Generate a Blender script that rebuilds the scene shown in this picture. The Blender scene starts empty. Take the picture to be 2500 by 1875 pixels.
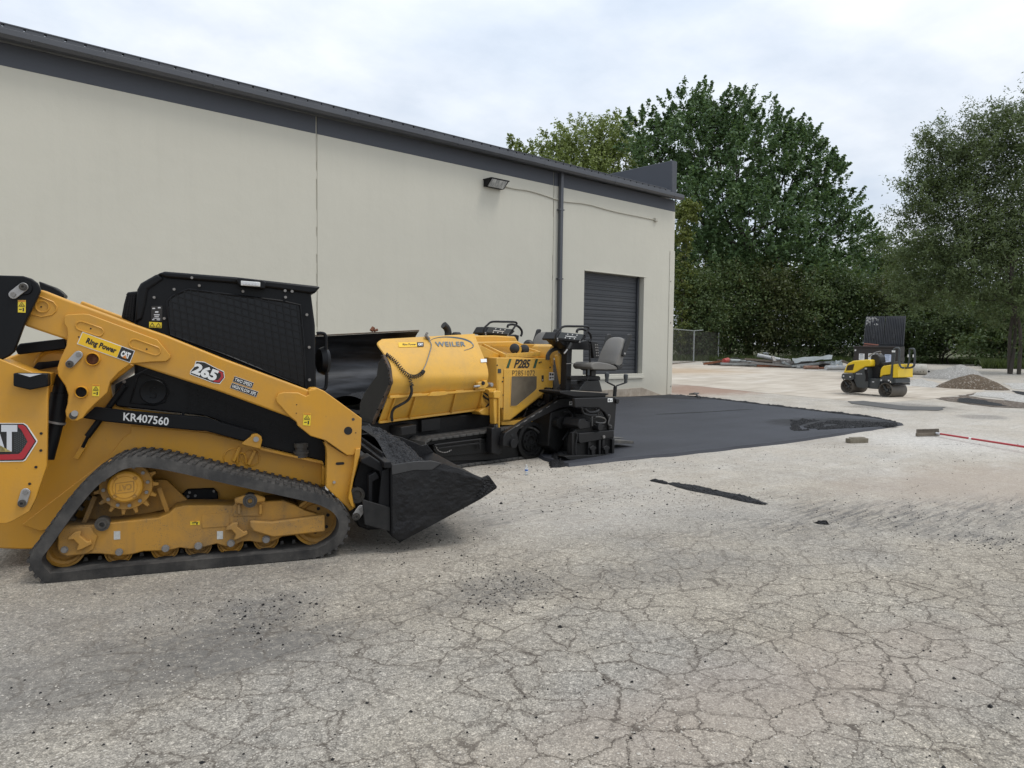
import bpy, bmesh, math, random
import numpy as np
from mathutils import Vector, Matrix, noise
from mathutils.geometry import delaunay_2d_cdt

random.seed(7)
RNG = np.random.default_rng(11)
SC = bpy.context.scene
COL = SC.collection
R = math.radians

# ------------------------------------------------------------------ camera
FPX, CAM_H = 1800.0, 1.65                 # focal length in pixels of a 2500 px wide frame, eye height
YAW, PITCH, ROLL = R(48.0), R(3.0), R(0.68)
_fw = Vector((math.cos(YAW)*math.cos(PITCH), math.sin(YAW)*math.cos(PITCH), -math.sin(PITCH)))
_rt = Vector((math.sin(YAW), -math.cos(YAW), 0))
_up = _rt.cross(_fw)
RT = math.cos(ROLL)*_rt + math.sin(ROLL)*_up
UP = -math.sin(ROLL)*_rt + math.cos(ROLL)*_up
FW = _fw
EYE = Vector((0, 0, CAM_H))
cam_data = bpy.data.cameras.new('camera')
cam = bpy.data.objects.new('camera', cam_data)
COL.objects.link(cam)
cam.matrix_world = Matrix(((RT.x, UP.x, -FW.x, EYE.x), (RT.y, UP.y, -FW.y, EYE.y), (RT.z, UP.z, -FW.z, EYE.z), (0, 0, 0, 1)))
cam_data.sensor_width = 36
cam_data.lens = 36*FPX/2500
cam_data.clip_start = 0.05
cam_data.clip_end = 2000
SC.camera = cam

# ------------------------------------------------------------------ sky, sun, exposure
SUN_AZ, SUN_EL = R(-60), R(64)           # high, behind the camera's right shoulder, behind thin cloud
SC.view_settings.view_transform = 'Standard'
SC.view_settings.look = 'None'
SC.view_settings.exposure = 0.10
SC.view_settings.gamma = 1.0
SC.view_settings.use_curve_mapping = False
W = bpy.data.worlds.new('World')
SC.world = W
W.use_nodes = True
def build_world():
    nt = W.node_tree
    nt.nodes.clear()
    N, L = nt.nodes.new, nt.links.new
    out = N('ShaderNodeOutputWorld'); bg = N('ShaderNodeBackground'); bg.inputs['Strength'].default_value = 0.119
    L(bg.outputs[0], out.inputs[0])
    sky = N('ShaderNodeTexSky'); sky.sky_type = 'NISHITA'; sky.sun_disc = False
    sky.sun_elevation = SUN_EL; sky.sun_rotation = math.pi/2 - SUN_AZ; sky.air_density = 1.0; sky.dust_density = 2.0
    tc = N('ShaderNodeTexCoord'); sep = N('ShaderNodeSeparateXYZ'); L(tc.outputs['Generated'], sep.inputs[0])
    zc = N('ShaderNodeMath'); zc.operation = 'MAXIMUM'; L(sep.outputs[2], zc.inputs[0]); zc.inputs[1].default_value = 0.0
    za = N('ShaderNodeMath'); za.operation = 'ADD'; L(zc.outputs[0], za.inputs[0]); za.inputs[1].default_value = 0.22
    dv = N('ShaderNodeVectorMath'); dv.operation = 'DIVIDE'; L(tc.outputs['Generated'], dv.inputs[0])
    cb = N('ShaderNodeCombineXYZ')
    for i in range(3): L(za.outputs[0], cb.inputs[i])
    L(cb.outputs[0], dv.inputs[1])
    n1 = N('ShaderNodeTexNoise'); n1.inputs['Scale'].default_value = 1.25; n1.inputs['Detail'].default_value = 6; n1.inputs['Roughness'].default_value = .5; n1.inputs['Distortion'].default_value = .5
    L(dv.outputs[0], n1.inputs['Vector'])
    n2 = N('ShaderNodeTexNoise'); n2.inputs['Scale'].default_value = 4.2; n2.inputs['Detail'].default_value = 8; n2.inputs['Roughness'].default_value = .55
    L(dv.outputs[0], n2.inputs['Vector'])
    r1 = N('ShaderNodeValToRGB'); e = r1.color_ramp.elements
    e[0].position = .36; e[0].color = (5.75, 6.35, 7.15, 1); e[1].position = .60; e[1].color = (7.15, 7.45, 7.85, 1)
    L(n1.outputs[0], r1.inputs[0])
    r2 = N('ShaderNodeValToRGB'); e = r2.color_ramp.elements
    e[0].position = .30; e[0].color = (.87, .89, .92, 1); e[1].position = .68; e[1].color = (1.07, 1.06, 1.05, 1)
    L(n2.outputs[0], r2.inputs[0])
    mu = N('ShaderNodeMix'); mu.data_type = 'RGBA'; mu.blend_type = 'MULTIPLY'; mu.inputs[0].default_value = 1
    L(r1.outputs[0], mu.inputs[6]); L(r2.outputs[0], mu.inputs[7])
    # overcast skies brighten steadily towards the zenith
    ze = N('ShaderNodeMath'); ze.operation = 'MULTIPLY_ADD'; L(zc.outputs[0], ze.inputs[0]); ze.inputs[1].default_value = .75; ze.inputs[2].default_value = .90
    mz = N('ShaderNodeVectorMath'); mz.operation = 'SCALE'; L(mu.outputs[2], mz.inputs[0]); L(ze.outputs[0], mz.inputs[3])
    mx = N('ShaderNodeMix'); mx.data_type = 'RGBA'; mx.inputs[0].default_value = .88
    L(sky.outputs[0], mx.inputs[6]); L(mz.outputs[0], mx.inputs[7])
    L(mx.outputs[2], bg.inputs['Color'])
build_world()
sl = bpy.data.lights.new('sun', 'SUN'); sl.energy = 1.15; sl.angle = R(16); sl.color = (1, .96, .9)
so = bpy.data.objects.new('sun', sl); COL.objects.link(so)
so.rotation_euler = Vector((-math.cos(SUN_EL)*math.cos(SUN_AZ), -math.cos(SUN_EL)*math.sin(SUN_AZ), -math.sin(SUN_EL))).to_track_quat('-Z', 'Y').to_euler()

# ------------------------------------------------------------------ helpers
CROPS = {'p': (0, 0, 1), 'a': (0, 620, 2.765), 'b': (0, 1000, 2.4578), 'c': (650, 750, 2.765), 'd': (780, 760, 2.765),
         'e': (1150, 760, 4.2536), 'f': (2030, 760, 7.2125), 'g': (1100, 380, 2.765), 'h': (0, 650, 5.53), 'i': (0, 880, 3.77),
         'j': (1680, 840, 5.53), 'k': (1600, 700, 2.4578), 'l': (2200, 850, 7.373)}
def px(c, x, y):
    ox, oy, s = CROPS[c]
    return ox + x/s, oy + y/s
def ray(x, y):
    return FW + RT*((x-1250)/FPX) - UP*((y-937.5)/FPX)
FWH = Vector((FW.x, FW.y, 0)).normalized()
def sstep(a, b, x):
    t = min(1, max(0, (x-a)/(b-a)))
    return t*t*(3-2*t)
def gz(x, y):                                # the yard climbs gently towards the trees
    s = x*FWH.x + y*FWH.y
    return .55*sstep(24, 54, s) + 1.6*sstep(58, 120, s)
def on_ground(x, y, dz=0.0):
    d = ray(x, y); z = 0
    for _ in range(25):
        t = (z + dz - CAM_H)/d.z
        p = EYE + d*t
        z = .5*z + .5*gz(p.x, p.y)
    return Vector((p.x, p.y, gz(p.x, p.y) + dz))
def at_depth(x, y, depth):
    return EYE + ray(x, y)*depth
WALL_Y = on_ground(1640.5, 963).y
def on_wall(x, y, dy=0.0):                   # dy: metres in front of the wall
    d = ray(x, y)
    return EYE + d*((WALL_Y - dy)/d.y)
class Frame:                                 # a machine's own axes: u forward along its side, v away from the viewer, z up
    def __init__(s, a, b, half):
        ga, gb = on_ground(*a), on_ground(*b)
        d = (gb-ga); d.z = 0; d.normalize()
        s.u = d; s.v = Vector((-d.y, d.x, 0)); s.half = half
        s.o = (ga+gb)/2 + s.v*half; s.o.z = 0
        s.rz = math.atan2(d.y, d.x)
    def pt(s, c, x, y, v):                   # v counted from the near side
        d = ray(*px(c, x, y)); n = s.v
        t = (n.dot(s.o) + (v - s.half) - n.dot(EYE))/n.dot(d)
        p = EYE + d*t - s.o
        return Vector((p.dot(s.u), p.dot(s.v), p.z))
    def poly(s, c, pts, v):
        return [s.pt(c, x, y, v) for x, y in pts]
    def vv(s, v):
        return v - s.half

class MB:
    def __init__(s): s.V, s.F = [], []
    def add(s, vs, fs):
        o = len(s.V); s.V += [tuple(v) for v in vs]; s.F += [tuple(i+o for i in f) for f in fs]; return s
    def prism(s, pts, d):
        pts = [Vector(p) for p in pts]; d = Vector(d); n = len(pts)
        return s.add(pts + [p+d for p in pts], [tuple(range(n)), tuple(range(2*n-1, n-1, -1))] + [(i, i+n, (i+1) % n+n, (i+1) % n) for i in range(n)])
    def box(s, c, size, m=None):
        vs = [Vector((x*size[0]/2, y*size[1]/2, z*size[2]/2)) for z in (-1, 1) for y in (-1, 1) for x in (-1, 1)]
        if m is not None: vs = [m @ v for v in vs]
        c = Vector(c)
        return s.add([v+c for v in vs], [(0, 2, 3, 1), (4, 5, 7, 6), (0, 1, 5, 4), (2, 6, 7, 3), (0, 4, 6, 2), (1, 3, 7, 5)])
    def bar(s, a, b, w, h=None, up=(0, 0, 1)):   # rectangular bar from a to b
        a, b = Vector(a), Vector(b); h = h or w
        d = (b-a); l = d.length
        if l < 1e-6: return s
        d.normalize(); upv = Vector(up)
        if abs(d.dot(upv)) > .97: upv = Vector((1, 0, 0))
        x = d.cross(upv).normalized(); z = x.cross(d)
        m = Matrix((d, x, z)).transposed()
        return s.box((a+b)/2, (l, w, h), m)
    def ring(s, p, t, r, n, ref):
        x = ref - t*ref.dot(t)
        if x.length < 1e-5: x = t.orthogonal()
        x.normalize(); y = t.cross(x)
        return [p + x*(r*math.cos(2*math.pi*i/n)) + y*(r*math.sin(2*math.pi*i/n)) for i in range(n)], x
    def tube(s, path, r, n=8, closed=False, r2=None):
        path = [Vector(p) for p in path]; m = len(path); ref = Vector((.3, .5, .81)); vs = []
        for i, p in enumerate(path):
            if closed: t = path[(i+1) % m]-path[i-1]
            else: t = path[min(i+1, m-1)]-path[max(i-1, 0)]
            if t.length < 1e-7: t = Vector((0, 0, 1))
            t.normalize()
            rr = r if r2 is None else r + (r2-r)*i/(m-1)
            q, ref = s.ring(p, t, rr, n, ref); vs += q
        fs = [(i*n+j, i*n+(j+1) % n, (i+1) % m*n+(j+1) % n, (i+1) % m*n+j) for i in range(m if closed else m-1) for j in range(n)]
        if not closed: fs += [tuple(range(n-1, -1, -1)), tuple(range((m-1)*n, m*n))]
        return s.add(vs, fs)
    def cyl(s, a, b, r, n=20, r2=None): return s.tube([a, b], r, n, r2=r2)
    def lathe(s, o, ax, prof, n=28):
        o, ax = Vector(o), Vector(ax).normalized(); x = ax.orthogonal().normalized(); y = ax.cross(x); m = len(prof)
        vs = [o + ax*h + x*(r*math.cos(2*math.pi*j/n)) + y*(r*math.sin(2*math.pi*j/n)) for r, h in prof for j in range(n)]
        fs = [(i*n+j, i*n+(j+1) % n, (i+1)*n+(j+1) % n, (i+1)*n+j) for i in range(m-1) for j in range(n)]
        fs += [tuple(range(n-1, -1, -1)), tuple(range((m-1)*n, m*n))]
        return s.add(vs, fs)
    def loft(s, rows, close=False):             # rows of equal point counts
        n = len(rows[0]); vs = [p for r in rows for p in r]
        fs = [(i*n+j, i*n+j+1, (i+1)*n+j+1, (i+1)*n+j) for i in range(len(rows)-1) for j in range(n-1)]
        if close: fs += [(i*n+n-1, i*n, (i+1)*n, (i+1)*n+n-1) for i in range(len(rows)-1)]
        return s.add(vs, fs)
    def slab(s, rows, d):                       # a lofted skin given thickness d (vector)
        n = len(rows[0]); m = len(rows); d = Vector(d)
        top = [Vector(p) for r in rows for p in r]; k = len(top)
        fs = [(i*n+j, i*n+j+1, (i+1)*n+j+1, (i+1)*n+j) for i in range(m-1) for j in range(n-1)]
        fs += [tuple(q+k for q in reversed(f)) for f in fs]
        edge = [j for j in range(n)] + [i*n+n-1 for i in range(1, m)] + [(m-1)*n+j for j in range(n-2, -1, -1)] + [i*n for i in range(m-2, 0, -1)]
        fs += [(edge[i], edge[i]+k, edge[(i+1) % len(edge)]+k, edge[(i+1) % len(edge)]) for i in range(len(edge))]
        return s.add(top + [p+d for p in top], fs)
    def mesh(s, name, sharp=35, fix=True):
        me = bpy.data.meshes.new(name)
        me.from_pydata(s.V, [], s.F); 
        if fix:
            bm = bmesh.new(); bm.from_mesh(me); bmesh.ops.recalc_face_normals(bm, faces=bm.faces); bm.to_mesh(me); bm.free()
        me.polygons.foreach_set('use_smooth', [True]*len(me.polygons))
        me.set_sharp_from_angle(angle=R(sharp))
        return me
    def build(s, name, mat, parent=None, bevel=0, sharp=35, fix=True, seg=2):
        return mkobj(name, s.mesh(name, sharp, fix), mat, parent, bevel, seg)
def mkobj(name, me, mat=None, parent=None, bevel=0, seg=2):
    o = bpy.data.objects.new(name, me); COL.objects.link(o)
    if mat is not None and not me.materials: me.materials.append(mat)
    if parent is not None: o.parent = parent
    if bevel:
        m = o.modifiers.new('bevel', 'BEVEL'); m.width = bevel; m.segments = seg; m.limit_method = 'ANGLE'; m.angle_limit = R(40)
    return o
def thing(name, label, cat, loc=(0, 0, 0), rz=0, group=None):
    o = bpy.data.objects.new(name, None); COL.objects.link(o); o.location = loc; o.rotation_euler = (0, 0, rz)
    o.empty_display_size = .2
    return tag(o, label, cat, group)
def tag(o, label, cat, group=None):
    o['label'] = label; o['category'] = cat
    if group: o['group'] = group
    return o
def structure(o): o['kind'] = 'structure'; return o
def stuff(o, label=None):
    o['kind'] = 'stuff'
    if label: o['label'] = label
    return o
def copy_of(o, parent=None):
    c = o.copy(); COL.objects.link(c)
    if parent is not None: c.parent = parent
    return c
def copy_tree(o, parent=None):
    c = copy_of(o, parent)
    for ch in list(o.children): copy_tree(ch, c)
    return c
def smooth_path(pts, k=6, closed=False):
    pts = [Vector(p) for p in pts]; n = len(pts); out = []
    rng = range(n) if closed else range(n-1)
    for i in rng:
        g = (lambda j: pts[j % n]) if closed else (lambda j: pts[min(max(j, 0), n-1)])
        p0, p1, p2, p3 = g(i-1), g(i), g(i+1), g(i+2)
        for q in range(k):
            t = q/k
            out.append(.5*((2*p1)+(p2-p0)*t+(2*p0-5*p1+4*p2-p3)*t*t+(3*p1-p0-3*p2+p3)*t**3))
    if not closed: out.append(pts[-1])
    return out
_tc = {}
def text_mesh(s, bold=0.0, spacing=1.0):
    k = (s, bold, spacing)
    if k not in _tc:
        cu = bpy.data.curves.new('letters', 'FONT'); cu.body = s; cu.offset = bold; cu.space_character = spacing; cu.resolution_u = 3
        ob = bpy.data.objects.new('letters', cu); COL.objects.link(ob)
        me = bpy.data.meshes.new_from_object(ob.evaluated_get(bpy.context.evaluated_depsgraph_get()))
        v = np.array([q.co[:2] for q in me.vertices]); lo, hi = v.min(0), v.max(0)
        _tc[k] = ((v-lo)/(hi-lo), [tuple(p.vertices) for p in me.polygons])
        bpy.data.objects.remove(ob); bpy.data.curves.remove(cu); bpy.data.meshes.remove(me)
    return _tc[k]
def letters(mb, s, quad, lift, bold=0.012, spacing=1.0):
    """lettering laid on the surface whose corners are quad = top left, top right, bottom right, bottom left"""
    v, f = text_mesh(s, bold, spacing); tl, tr, br, bl = [Vector(q) for q in quad]; lift = Vector(lift)
    return mb.add([(bl*(1-a)+br*a)*(1-b)+(tl*(1-a)+tr*a)*b+lift for a, b in v], f)
def sub_quad(quad, x0, x1, y0, y1):             # a part of a quad, fractions from the left and from the top
    tl, tr, br, bl = [Vector(q) for q in quad]
    g = lambda x, y: (tl*(1-x)+tr*x)*(1-y)+(bl*(1-x)+br*x)*y
    return [g(x0, y0), g(x1, y0), g(x1, y1), g(x0, y1)]

# ------------------------------------------------------------------ materials
class NT:
    def __init__(s, name):
        s.m = bpy.data.materials.new(name); s.m.use_nodes = True; s.t = s.m.node_tree; s.t.nodes.clear()
        s.out = s.t.nodes.new('ShaderNodeOutputMaterial'); s.b = s.n('ShaderNodeBsdfPrincipled'); s.l(s.b.outputs[0], s.out.inputs[0])
    def n(s, t, **kw):
        o = s.t.nodes.new(t)
        for k, v in kw.items(): setattr(o, k, v)
        return o
    def l(s, a, b): s.t.links.new(a, b)
    def put(s, sock, v):
        if isinstance(v, bpy.types.NodeSocket): s.l(v, sock)
        elif isinstance(v, (tuple, list)): sock.default_value = (*v, 1) if len(v) == 3 and sock.type == 'RGBA' else v
        else: sock.default_value = v
    def coord(s, kind='Object'): return s.n('ShaderNodeTexCoord').outputs[kind]
    def noise(s, vec, scale, detail=4, rough=.55, dist=0):
        o = s.n('ShaderNodeTexNoise'); s.l(vec, o.inputs['Vector']); o.inputs['Scale'].default_value = scale; o.inputs['Detail'].default_value = detail
        o.inputs['Roughness'].default_value = rough; o.inputs['Distortion'].default_value = dist; return o.outputs[0]
    def voro(s, vec, scale, feature='F1', out=0, rnd=1):
        o = s.n('ShaderNodeTexVoronoi', feature=feature); s.l(vec, o.inputs['Vector']); o.inputs['Scale'].default_value = scale
        o.inputs['Randomness'].default_value = rnd; return o.outputs[out]
    def ramp(s, f, stops):
        o = s.n('ShaderNodeValToRGB'); e = o.color_ramp.elements
        while len(e) < len(stops): e.new(.5)
        for q, (p, c) in zip(e, stops): q.position = p; q.color = (c, c, c, 1) if not isinstance(c, tuple) else (*c, 1)
        s.put(o.inputs[0], f); return o.outputs[0]
    def mix(s, f, a, b, mode='MIX'):
        o = s.n('ShaderNodeMix', data_type='RGBA', blend_type=mode); s.put(o.inputs[0], f); s.put(o.inputs[6], a); s.put(o.inputs[7], b); return o.outputs[2]
    def math(s, op, a, b=0.0, c=None, clamp=False):
        o = s.n('ShaderNodeMath', operation=op, use_clamp=clamp); s.put(o.inputs[0], a); s.put(o.inputs[1], b)
        if c is not None: s.put(o.inputs[2], c)
        return o.outputs[0]
    def vmath(s, op, a, b):
        o = s.n('ShaderNodeVectorMath', operation=op); s.put(o.inputs[0], a); s.put(o.inputs[1], b); return o.outputs[0]
    def mapping(s, vec, loc=(0, 0, 0), rot=(0, 0, 0), sc=(1, 1, 1)):
        o = s.n('ShaderNodeMapping', vector_type='POINT'); s.l(vec, o.inputs[0]); o.inputs[1].default_value = loc; o.inputs[2].default_value = rot; o.inputs[3].default_value = sc
        return o.outputs[0]
    def bump(s, h, strength, dist, prev=None):
        o = s.n('ShaderNodeBump'); s.l(h, o.inputs['Height']); o.inputs['Strength'].default_value = strength; o.inputs['Distance'].default_value = dist
        if prev is not None: s.l(prev, o.inputs['Normal'])
        return o.outputs[0]
    def set(s, color=None, rough=None, metal=None, normal=None, **kw):
        if color is not None: s.put(s.b.inputs['Base Color'], color)
        if rough is not None: s.put(s.b.inputs['Roughness'], rough)
        if metal is not None: s.put(s.b.inputs['Metallic'], metal)
        if normal is not None: s.l(normal, s.b.inputs['Normal'])
        for k, v in kw.items(): s.put(s.b.inputs[k], v)
        return s.m
def paint(name, col, rough=.4, dirt=.35, dirt_col=(.30, .26, .20), scale=3.0, speck=0.0, metal=0, wear=0.0, wear_col=(.25, .24, .23), bump=.0, spec=.5):
    """painted or bare machine surface with its own dust, specks and worn spots"""
    k = NT(name); c = k.coord()
    big = k.noise(c, scale, 6, .62)
    f = k.math('MULTIPLY', k.ramp(big, [(.42, 0.), (.72, 1.)]), dirt)
    streak = k.noise(k.mapping(c, sc=(14, 14, 2.2)), 1.0, 5, .6)
    f = k.math('ADD', f, k.math('MULTIPLY', k.ramp(streak, [(.5, 0.), (.8, 1.)]), dirt*.5), clamp=True)
    tone = k.noise(c, .9, 3)
    col2 = k.mix(k.ramp(tone, [(.3, 0.), (.7, 1.)]), tuple(q*.94 for q in col), tuple(min(1, q*1.05) for q in col))
    cc = k.mix(f, col2, dirt_col)
    if speck:
        sp = k.ramp(k.noise(c, 130, 2, .6), [(.60, 0.), (.66, 1.)])
        sp = k.math('MULTIPLY', sp, k.ramp(k.noise(c, 4.5, 4), [(.4, 0.), (.62, speck)]))
        cc = k.mix(sp, cc, (.10, .085, .06))
    if wear:
        w = k.ramp(k.noise(c, 22, 8, .7), [(.66, 0.), (.72, wear)])
        cc = k.mix(w, cc, wear_col)
    r = k.math('ADD', rough, k.math('MULTIPLY', f, .45), clamp=True)
    nrm = k.bump(k.noise(c, 60, 5, .6), .12+bump, .004)
    return k.set(cc, r, metal, nrm, **{'Specular IOR Level': spec})
YELLOW = paint('yellow_paint', (.60, .292, .024), .38, .28, (.27, .19, .10), wear=.55, wear_col=(.16, .10, .04))
YELLOW_DIRTY = paint('dirty_yellow_paint', (.45, .225, .030), .6, .8, (.17, .122, .07), 2.2, speck=1.)
PAVER_YELLOW = paint('paver_yellow_paint', (.70, .385, .050), .34, .34, (.30, .22, .12), 2.0, speck=.55, wear=.6, wear_col=(.12, .085, .05))
ROLLER_YELLOW = paint('roller_yellow_paint', (.78, .53, .02), .3, .1)
BLACK = paint('black_paint', (.006, .0066, .008), .38, .10, (.024, .022, .02), 3, spec=.2)
BLACK_MATT = paint('matt_black_steel', (.009, .009, .010), .5, .25, (.02, .019, .018), 3, wear=.35, wear_col=(.04, .039, .037), bump=.2, spec=.2)
DARK = paint('recess_shade_paint', (.008, .008, .009), .7, .1, (.02, .02, .02))  # near-black colour paints the shade inside holes, slots and wells
CHARCOAL = paint('charcoal_paint', (.045, .052, .055), .45, .15, (.12, .11, .10))
RUBBER = paint('track_rubber', (.036, .035, .034), .8, .8, (.115, .107, .097), 4, speck=0, wear=.6, wear_col=(.17, .16, .145), bump=.5, spec=.25)
STEEL = paint('bare_steel', (.42, .41, .40), .42, .3, (.24, .22, .19), 8, metal=.7)
STEEL_DULL = paint('dull_steel', (.25, .24, .23), .55, .4, (.2, .17, .13), 8, metal=.5)
GREASY = paint('greasy_steel', (.05, .045, .04), .5, .5, (.12, .10, .07), 20, bump=.3)
RUST = paint('rusty_iron', (.20, .075, .035), .8, .5, (.10, .05, .03), 6, bump=.3)
WHITE = paint('white_print', (.78, .78, .76), .5, .06)
PRINT_BLACK = paint('black_print', (.012, .012, .012), .5, .05)
STICKER = paint('yellow_sticker', (.80, .60, .03), .45, .05)
RING_YELLOW = paint('bright_yellow_print', (.82, .50, .015), .4, .04)
RED_PRINT = paint('red_print', (.40, .02, .03), .4, .05)
ORANGE = paint('orange_print', (.62, .20, .02), .4, .05)
SILVER = paint('silver_print', (.60, .61, .63), .4, .05)
GREEN_PRINT = paint('green_print', (.01, .12, .06), .4, .05)
BLUE_GREY = paint('blue_grey_print', (.10, .15, .19), .4, .05)
VINYL = paint('grey_vinyl', (.15, .143, .132), .5, .35, (.22, .20, .165), 5, bump=.1)
GLASS_DARK = NT('dark_glass').set((.010, .011, .013), .15, 0, **{'Specular IOR Level': .3})
LENS = NT('lamp_lens').set((.62, .62, .60), .15, 0)
# ================================================================== GROUND
def ell(k, c, centre, along, across, soft=.35, nz=None, namt=.0):
    """1 inside an ellipse on the ground given by three pixels of the reference, fading over 'soft'"""
    C, A, B = on_ground(*centre), on_ground(*along), on_ground(*across)
    a = (A-C); b = (B-C); a.z = b.z = 0
    b = b - a*(b.dot(a)/a.dot(a)) if b.length > 0 else b
    d = k.vmath('SUBTRACT', c, tuple(C))
    def dot(v):
        o = k.n('ShaderNodeVectorMath', operation='DOT_PRODUCT'); k.l(d, o.inputs[0]); o.inputs[1].default_value = tuple(v/v.dot(v)); return o.outputs['Value']
    x, y = dot(a), dot(b)
    r = k.math('SQRT', k.math('ADD', k.math('MULTIPLY', x, x), k.math('MULTIPLY', y, y)))
    if nz is not None: r = k.math('ADD', r, k.math('MULTIPLY', k.math('SUBTRACT', nz, .5), namt))
    o = k.n('ShaderNodeMapRange', interpolation_type='SMOOTHSTEP'); k.put(o.inputs[0], r)
    o.inputs[1].default_value = 1-soft; o.inputs[2].default_value = 1+soft; o.inputs[3].default_value = 1; o.inputs[4].default_value = 0
    return o.outputs[0]

def ground_material():
    k = NT('old_cracked_asphalt'); c = k.coord()
    n_big = k.noise(c, .35, 5, .6); n_mid = k.noise(c, 1.7, 6, .65); n_fine = k.noise(c, 9, 6, .7)
    ang = math.degrees(math.atan2(FWH.y, FWH.x))
    streak = k.noise(k.mapping(c, rot=(0, 0, R(22)), sc=(.35, 2.6, 1)), 1.6, 6, .65)      # wear along the driving direction
    base = k.mix(k.ramp(n_mid, [(.3, 0.), (.7, 1.)]), (.32, .280, .222), (.44, .392, .315))
    base = k.mix(k.math('MULTIPLY', k.ramp(n_big, [(.42, 0.), (.62, 1.)]), .55), base, (.300, .292, .275))
    # exposed aggregate
    v1 = k.n('ShaderNodeTexVoronoi'); k.l(c, v1.inputs['Vector']); v1.inputs['Scale'].default_value = 135
    rnd = k.n('ShaderNodeSeparateColor'); k.l(v1.outputs['Color'], rnd.inputs[0])
    grain = k.ramp(rnd.outputs[0], [(0, .58), (.25, .84), (.55, 1.0), (.82, 1.14), (.95, 1.45), (1, 1.75)])
    pits = k.ramp(v1.outputs['Distance'], [(.30, 1.), (.75, .52)])
    v2 = k.n('ShaderNodeTexVoronoi'); k.l(c, v2.inputs['Vector']); v2.inputs['Scale'].default_value = 52
    rnd2 = k.n('ShaderNodeSeparateColor'); k.l(v2.outputs['Color'], rnd2.inputs[0])
    grain2 = k.ramp(rnd2.outputs[1], [(0, .66), (.35, .95), (.75, 1.06), (.96, 1.35), (1, 1.6)])
    base = k.mix(.85, base, grain, 'MULTIPLY'); base = k.mix(.7, base, pits, 'MULTIPLY'); base = k.mix(.75, base, grain2, 'MULTIPLY')
    pale = k.ramp(k.noise(c, 26, 4, .7), [(.62, 0.), (.70, .6)])
    base = k.mix(pale, base, (.50, .46, .40))
    # limestone dust over the middle of the yard
    dn = k.noise(c, .8, 7, .7)
    dust = ell(k, c, (1950, 1045), (2750, 1020), (1950, 1180), .5, dn, 1.1)
    dust2 = ell(k, c, (1420, 1200), (1750, 1130), (1480, 1300), .5, dn, 1.3)
    dust3 = ell(k, c, (2300, 1080), (2420, 1110), (2250, 1120), .6, dn, 1.4)
    far_dust = k.n('ShaderNodeMapRange', interpolation_type='SMOOTHSTEP')
    dd = k.n('ShaderNodeVectorMath', operation='DOT_PRODUCT'); k.l(c, dd.inputs[0]); dd.inputs[1].default_value = tuple(FWH)
    k.l(dd.outputs['Value'], far_dust.inputs[0]); far_dust.inputs[1].default_value = 5.0; far_dust.inputs[2].default_value = 11
    df = k.math('MAXIMUM', k.math('MULTIPLY', dust, .85), k.math('MULTIPLY', dust2, .6))
    df = k.math('MAXIMUM', df, k.math('MULTIPLY', far_dust.outputs[0], k.ramp(n_mid, [(.3, .45), (.7, .9)])))
    tex_d = k.ramp(k.noise(c, 14, 8, .75), [(.32, .35), (.62, 1.)])
    df = k.math('MULTIPLY', df, tex_d)
    dcol = k.mix(k.ramp(dn, [(.35, 0.), (.65, 1.)]), (.46, .405, .335), (.56, .525, .465))
    dcol = k.mix(k.math('MULTIPLY', dust3, .7), dcol, (.68, .66, .62))
    dcol = k.mix(.35, dcol, grain2, 'MULTIPLY'); dcol = k.mix(k.ramp(k.noise(c, 5.5, 7, .75), [(.50, 0.), (.68, .55)]), dcol, (.27, .245, .21)); dcol = k.mix(k.ramp(streak, [(.34, .5), (.46, 0.)]), dcol, (.64, .61, .56))
    col = k.mix(df, base, dcol)
    # warm, rusty and pale blotches
    tan = ell(k, c, (2420, 1180), (2640, 1150), (2400, 1260), .6, n_mid, 1.2)
    col = k.mix(k.math('MULTIPLY', tan, .5), col, (.36, .285, .22))
    pink = ell(k, c, (1900, 1700), (2350, 1560), (1900, 1860), .6, n_mid, 1.4)
    col = k.mix(k.math('MULTIPLY', pink, .35), col, (.36, .29, .235))
    red = ell(k, c, (1720, 950), (1850, 957), (1720, 968), .5, n_mid, 1.2)
    col = k.mix(k.math('MULTIPLY', red, .75), col, (.27, .155, .10))
    # dark marks: dragged asphalt, tyre and track smears, darker ground around the bucket
    smtex = k.ramp(k.noise(c, 18, 6, .75), [(.36, .35), (.56, 1.)])
    def dark(f, amt, colr=(.075, .073, .072)):
        nonlocal col
        col = k.mix(k.math('MULTIPLY', k.math('MULTIPLY', f, smtex), amt*.9), col, colr)
    dark(ell(k, c, (250, 1640), (900, 1520), (300, 1720), .45, streak, 1.5), .72, (.145, .134, .118))
    dark(ell(k, c, (560, 1590), (790, 1535), (580, 1640), .5, streak, 1.6), .6, (.095, .090, .084))
    dark(ell(k, c, (640, 1490), (760, 1450), (650, 1530), .6, k.noise(c, 6, 6, .75), 2.2), .6)
    dark(ell(k, c, (1210, 1440), (1330, 1400), (1230, 1480), .6, k.noise(c, 5, 6, .75), 2.0), .55)
    dark(ell(k, c, (1620, 1390), (1850, 1350), (1640, 1425), .7, streak, 1.4), .38, (.12, .116, .11))
    dark(ell(k, c, (300, 1480), (820, 1400), (320, 1560), .6, n_mid, 1.6), .38, (.13, .125, .12))
    comb = k.noise(k.mapping(c, rot=(0, 0, R(-8)), sc=(.7, 7, 1)), 2.4, 7, .75)
    scr = k.ramp(comb, [(.44, 0.), (.60, 1.)])
    dark(k.math('MULTIPLY', ell(k, c, (2280, 1255), (2700, 1225), (2280, 1300), .6, n_mid, 1.3), scr), .85)
    dark(k.math('MULTIPLY', ell(k, c, (2440, 1320), (2600, 1325), (2440, 1335), .6, n_mid, 1.0), scr), .8)
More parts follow.
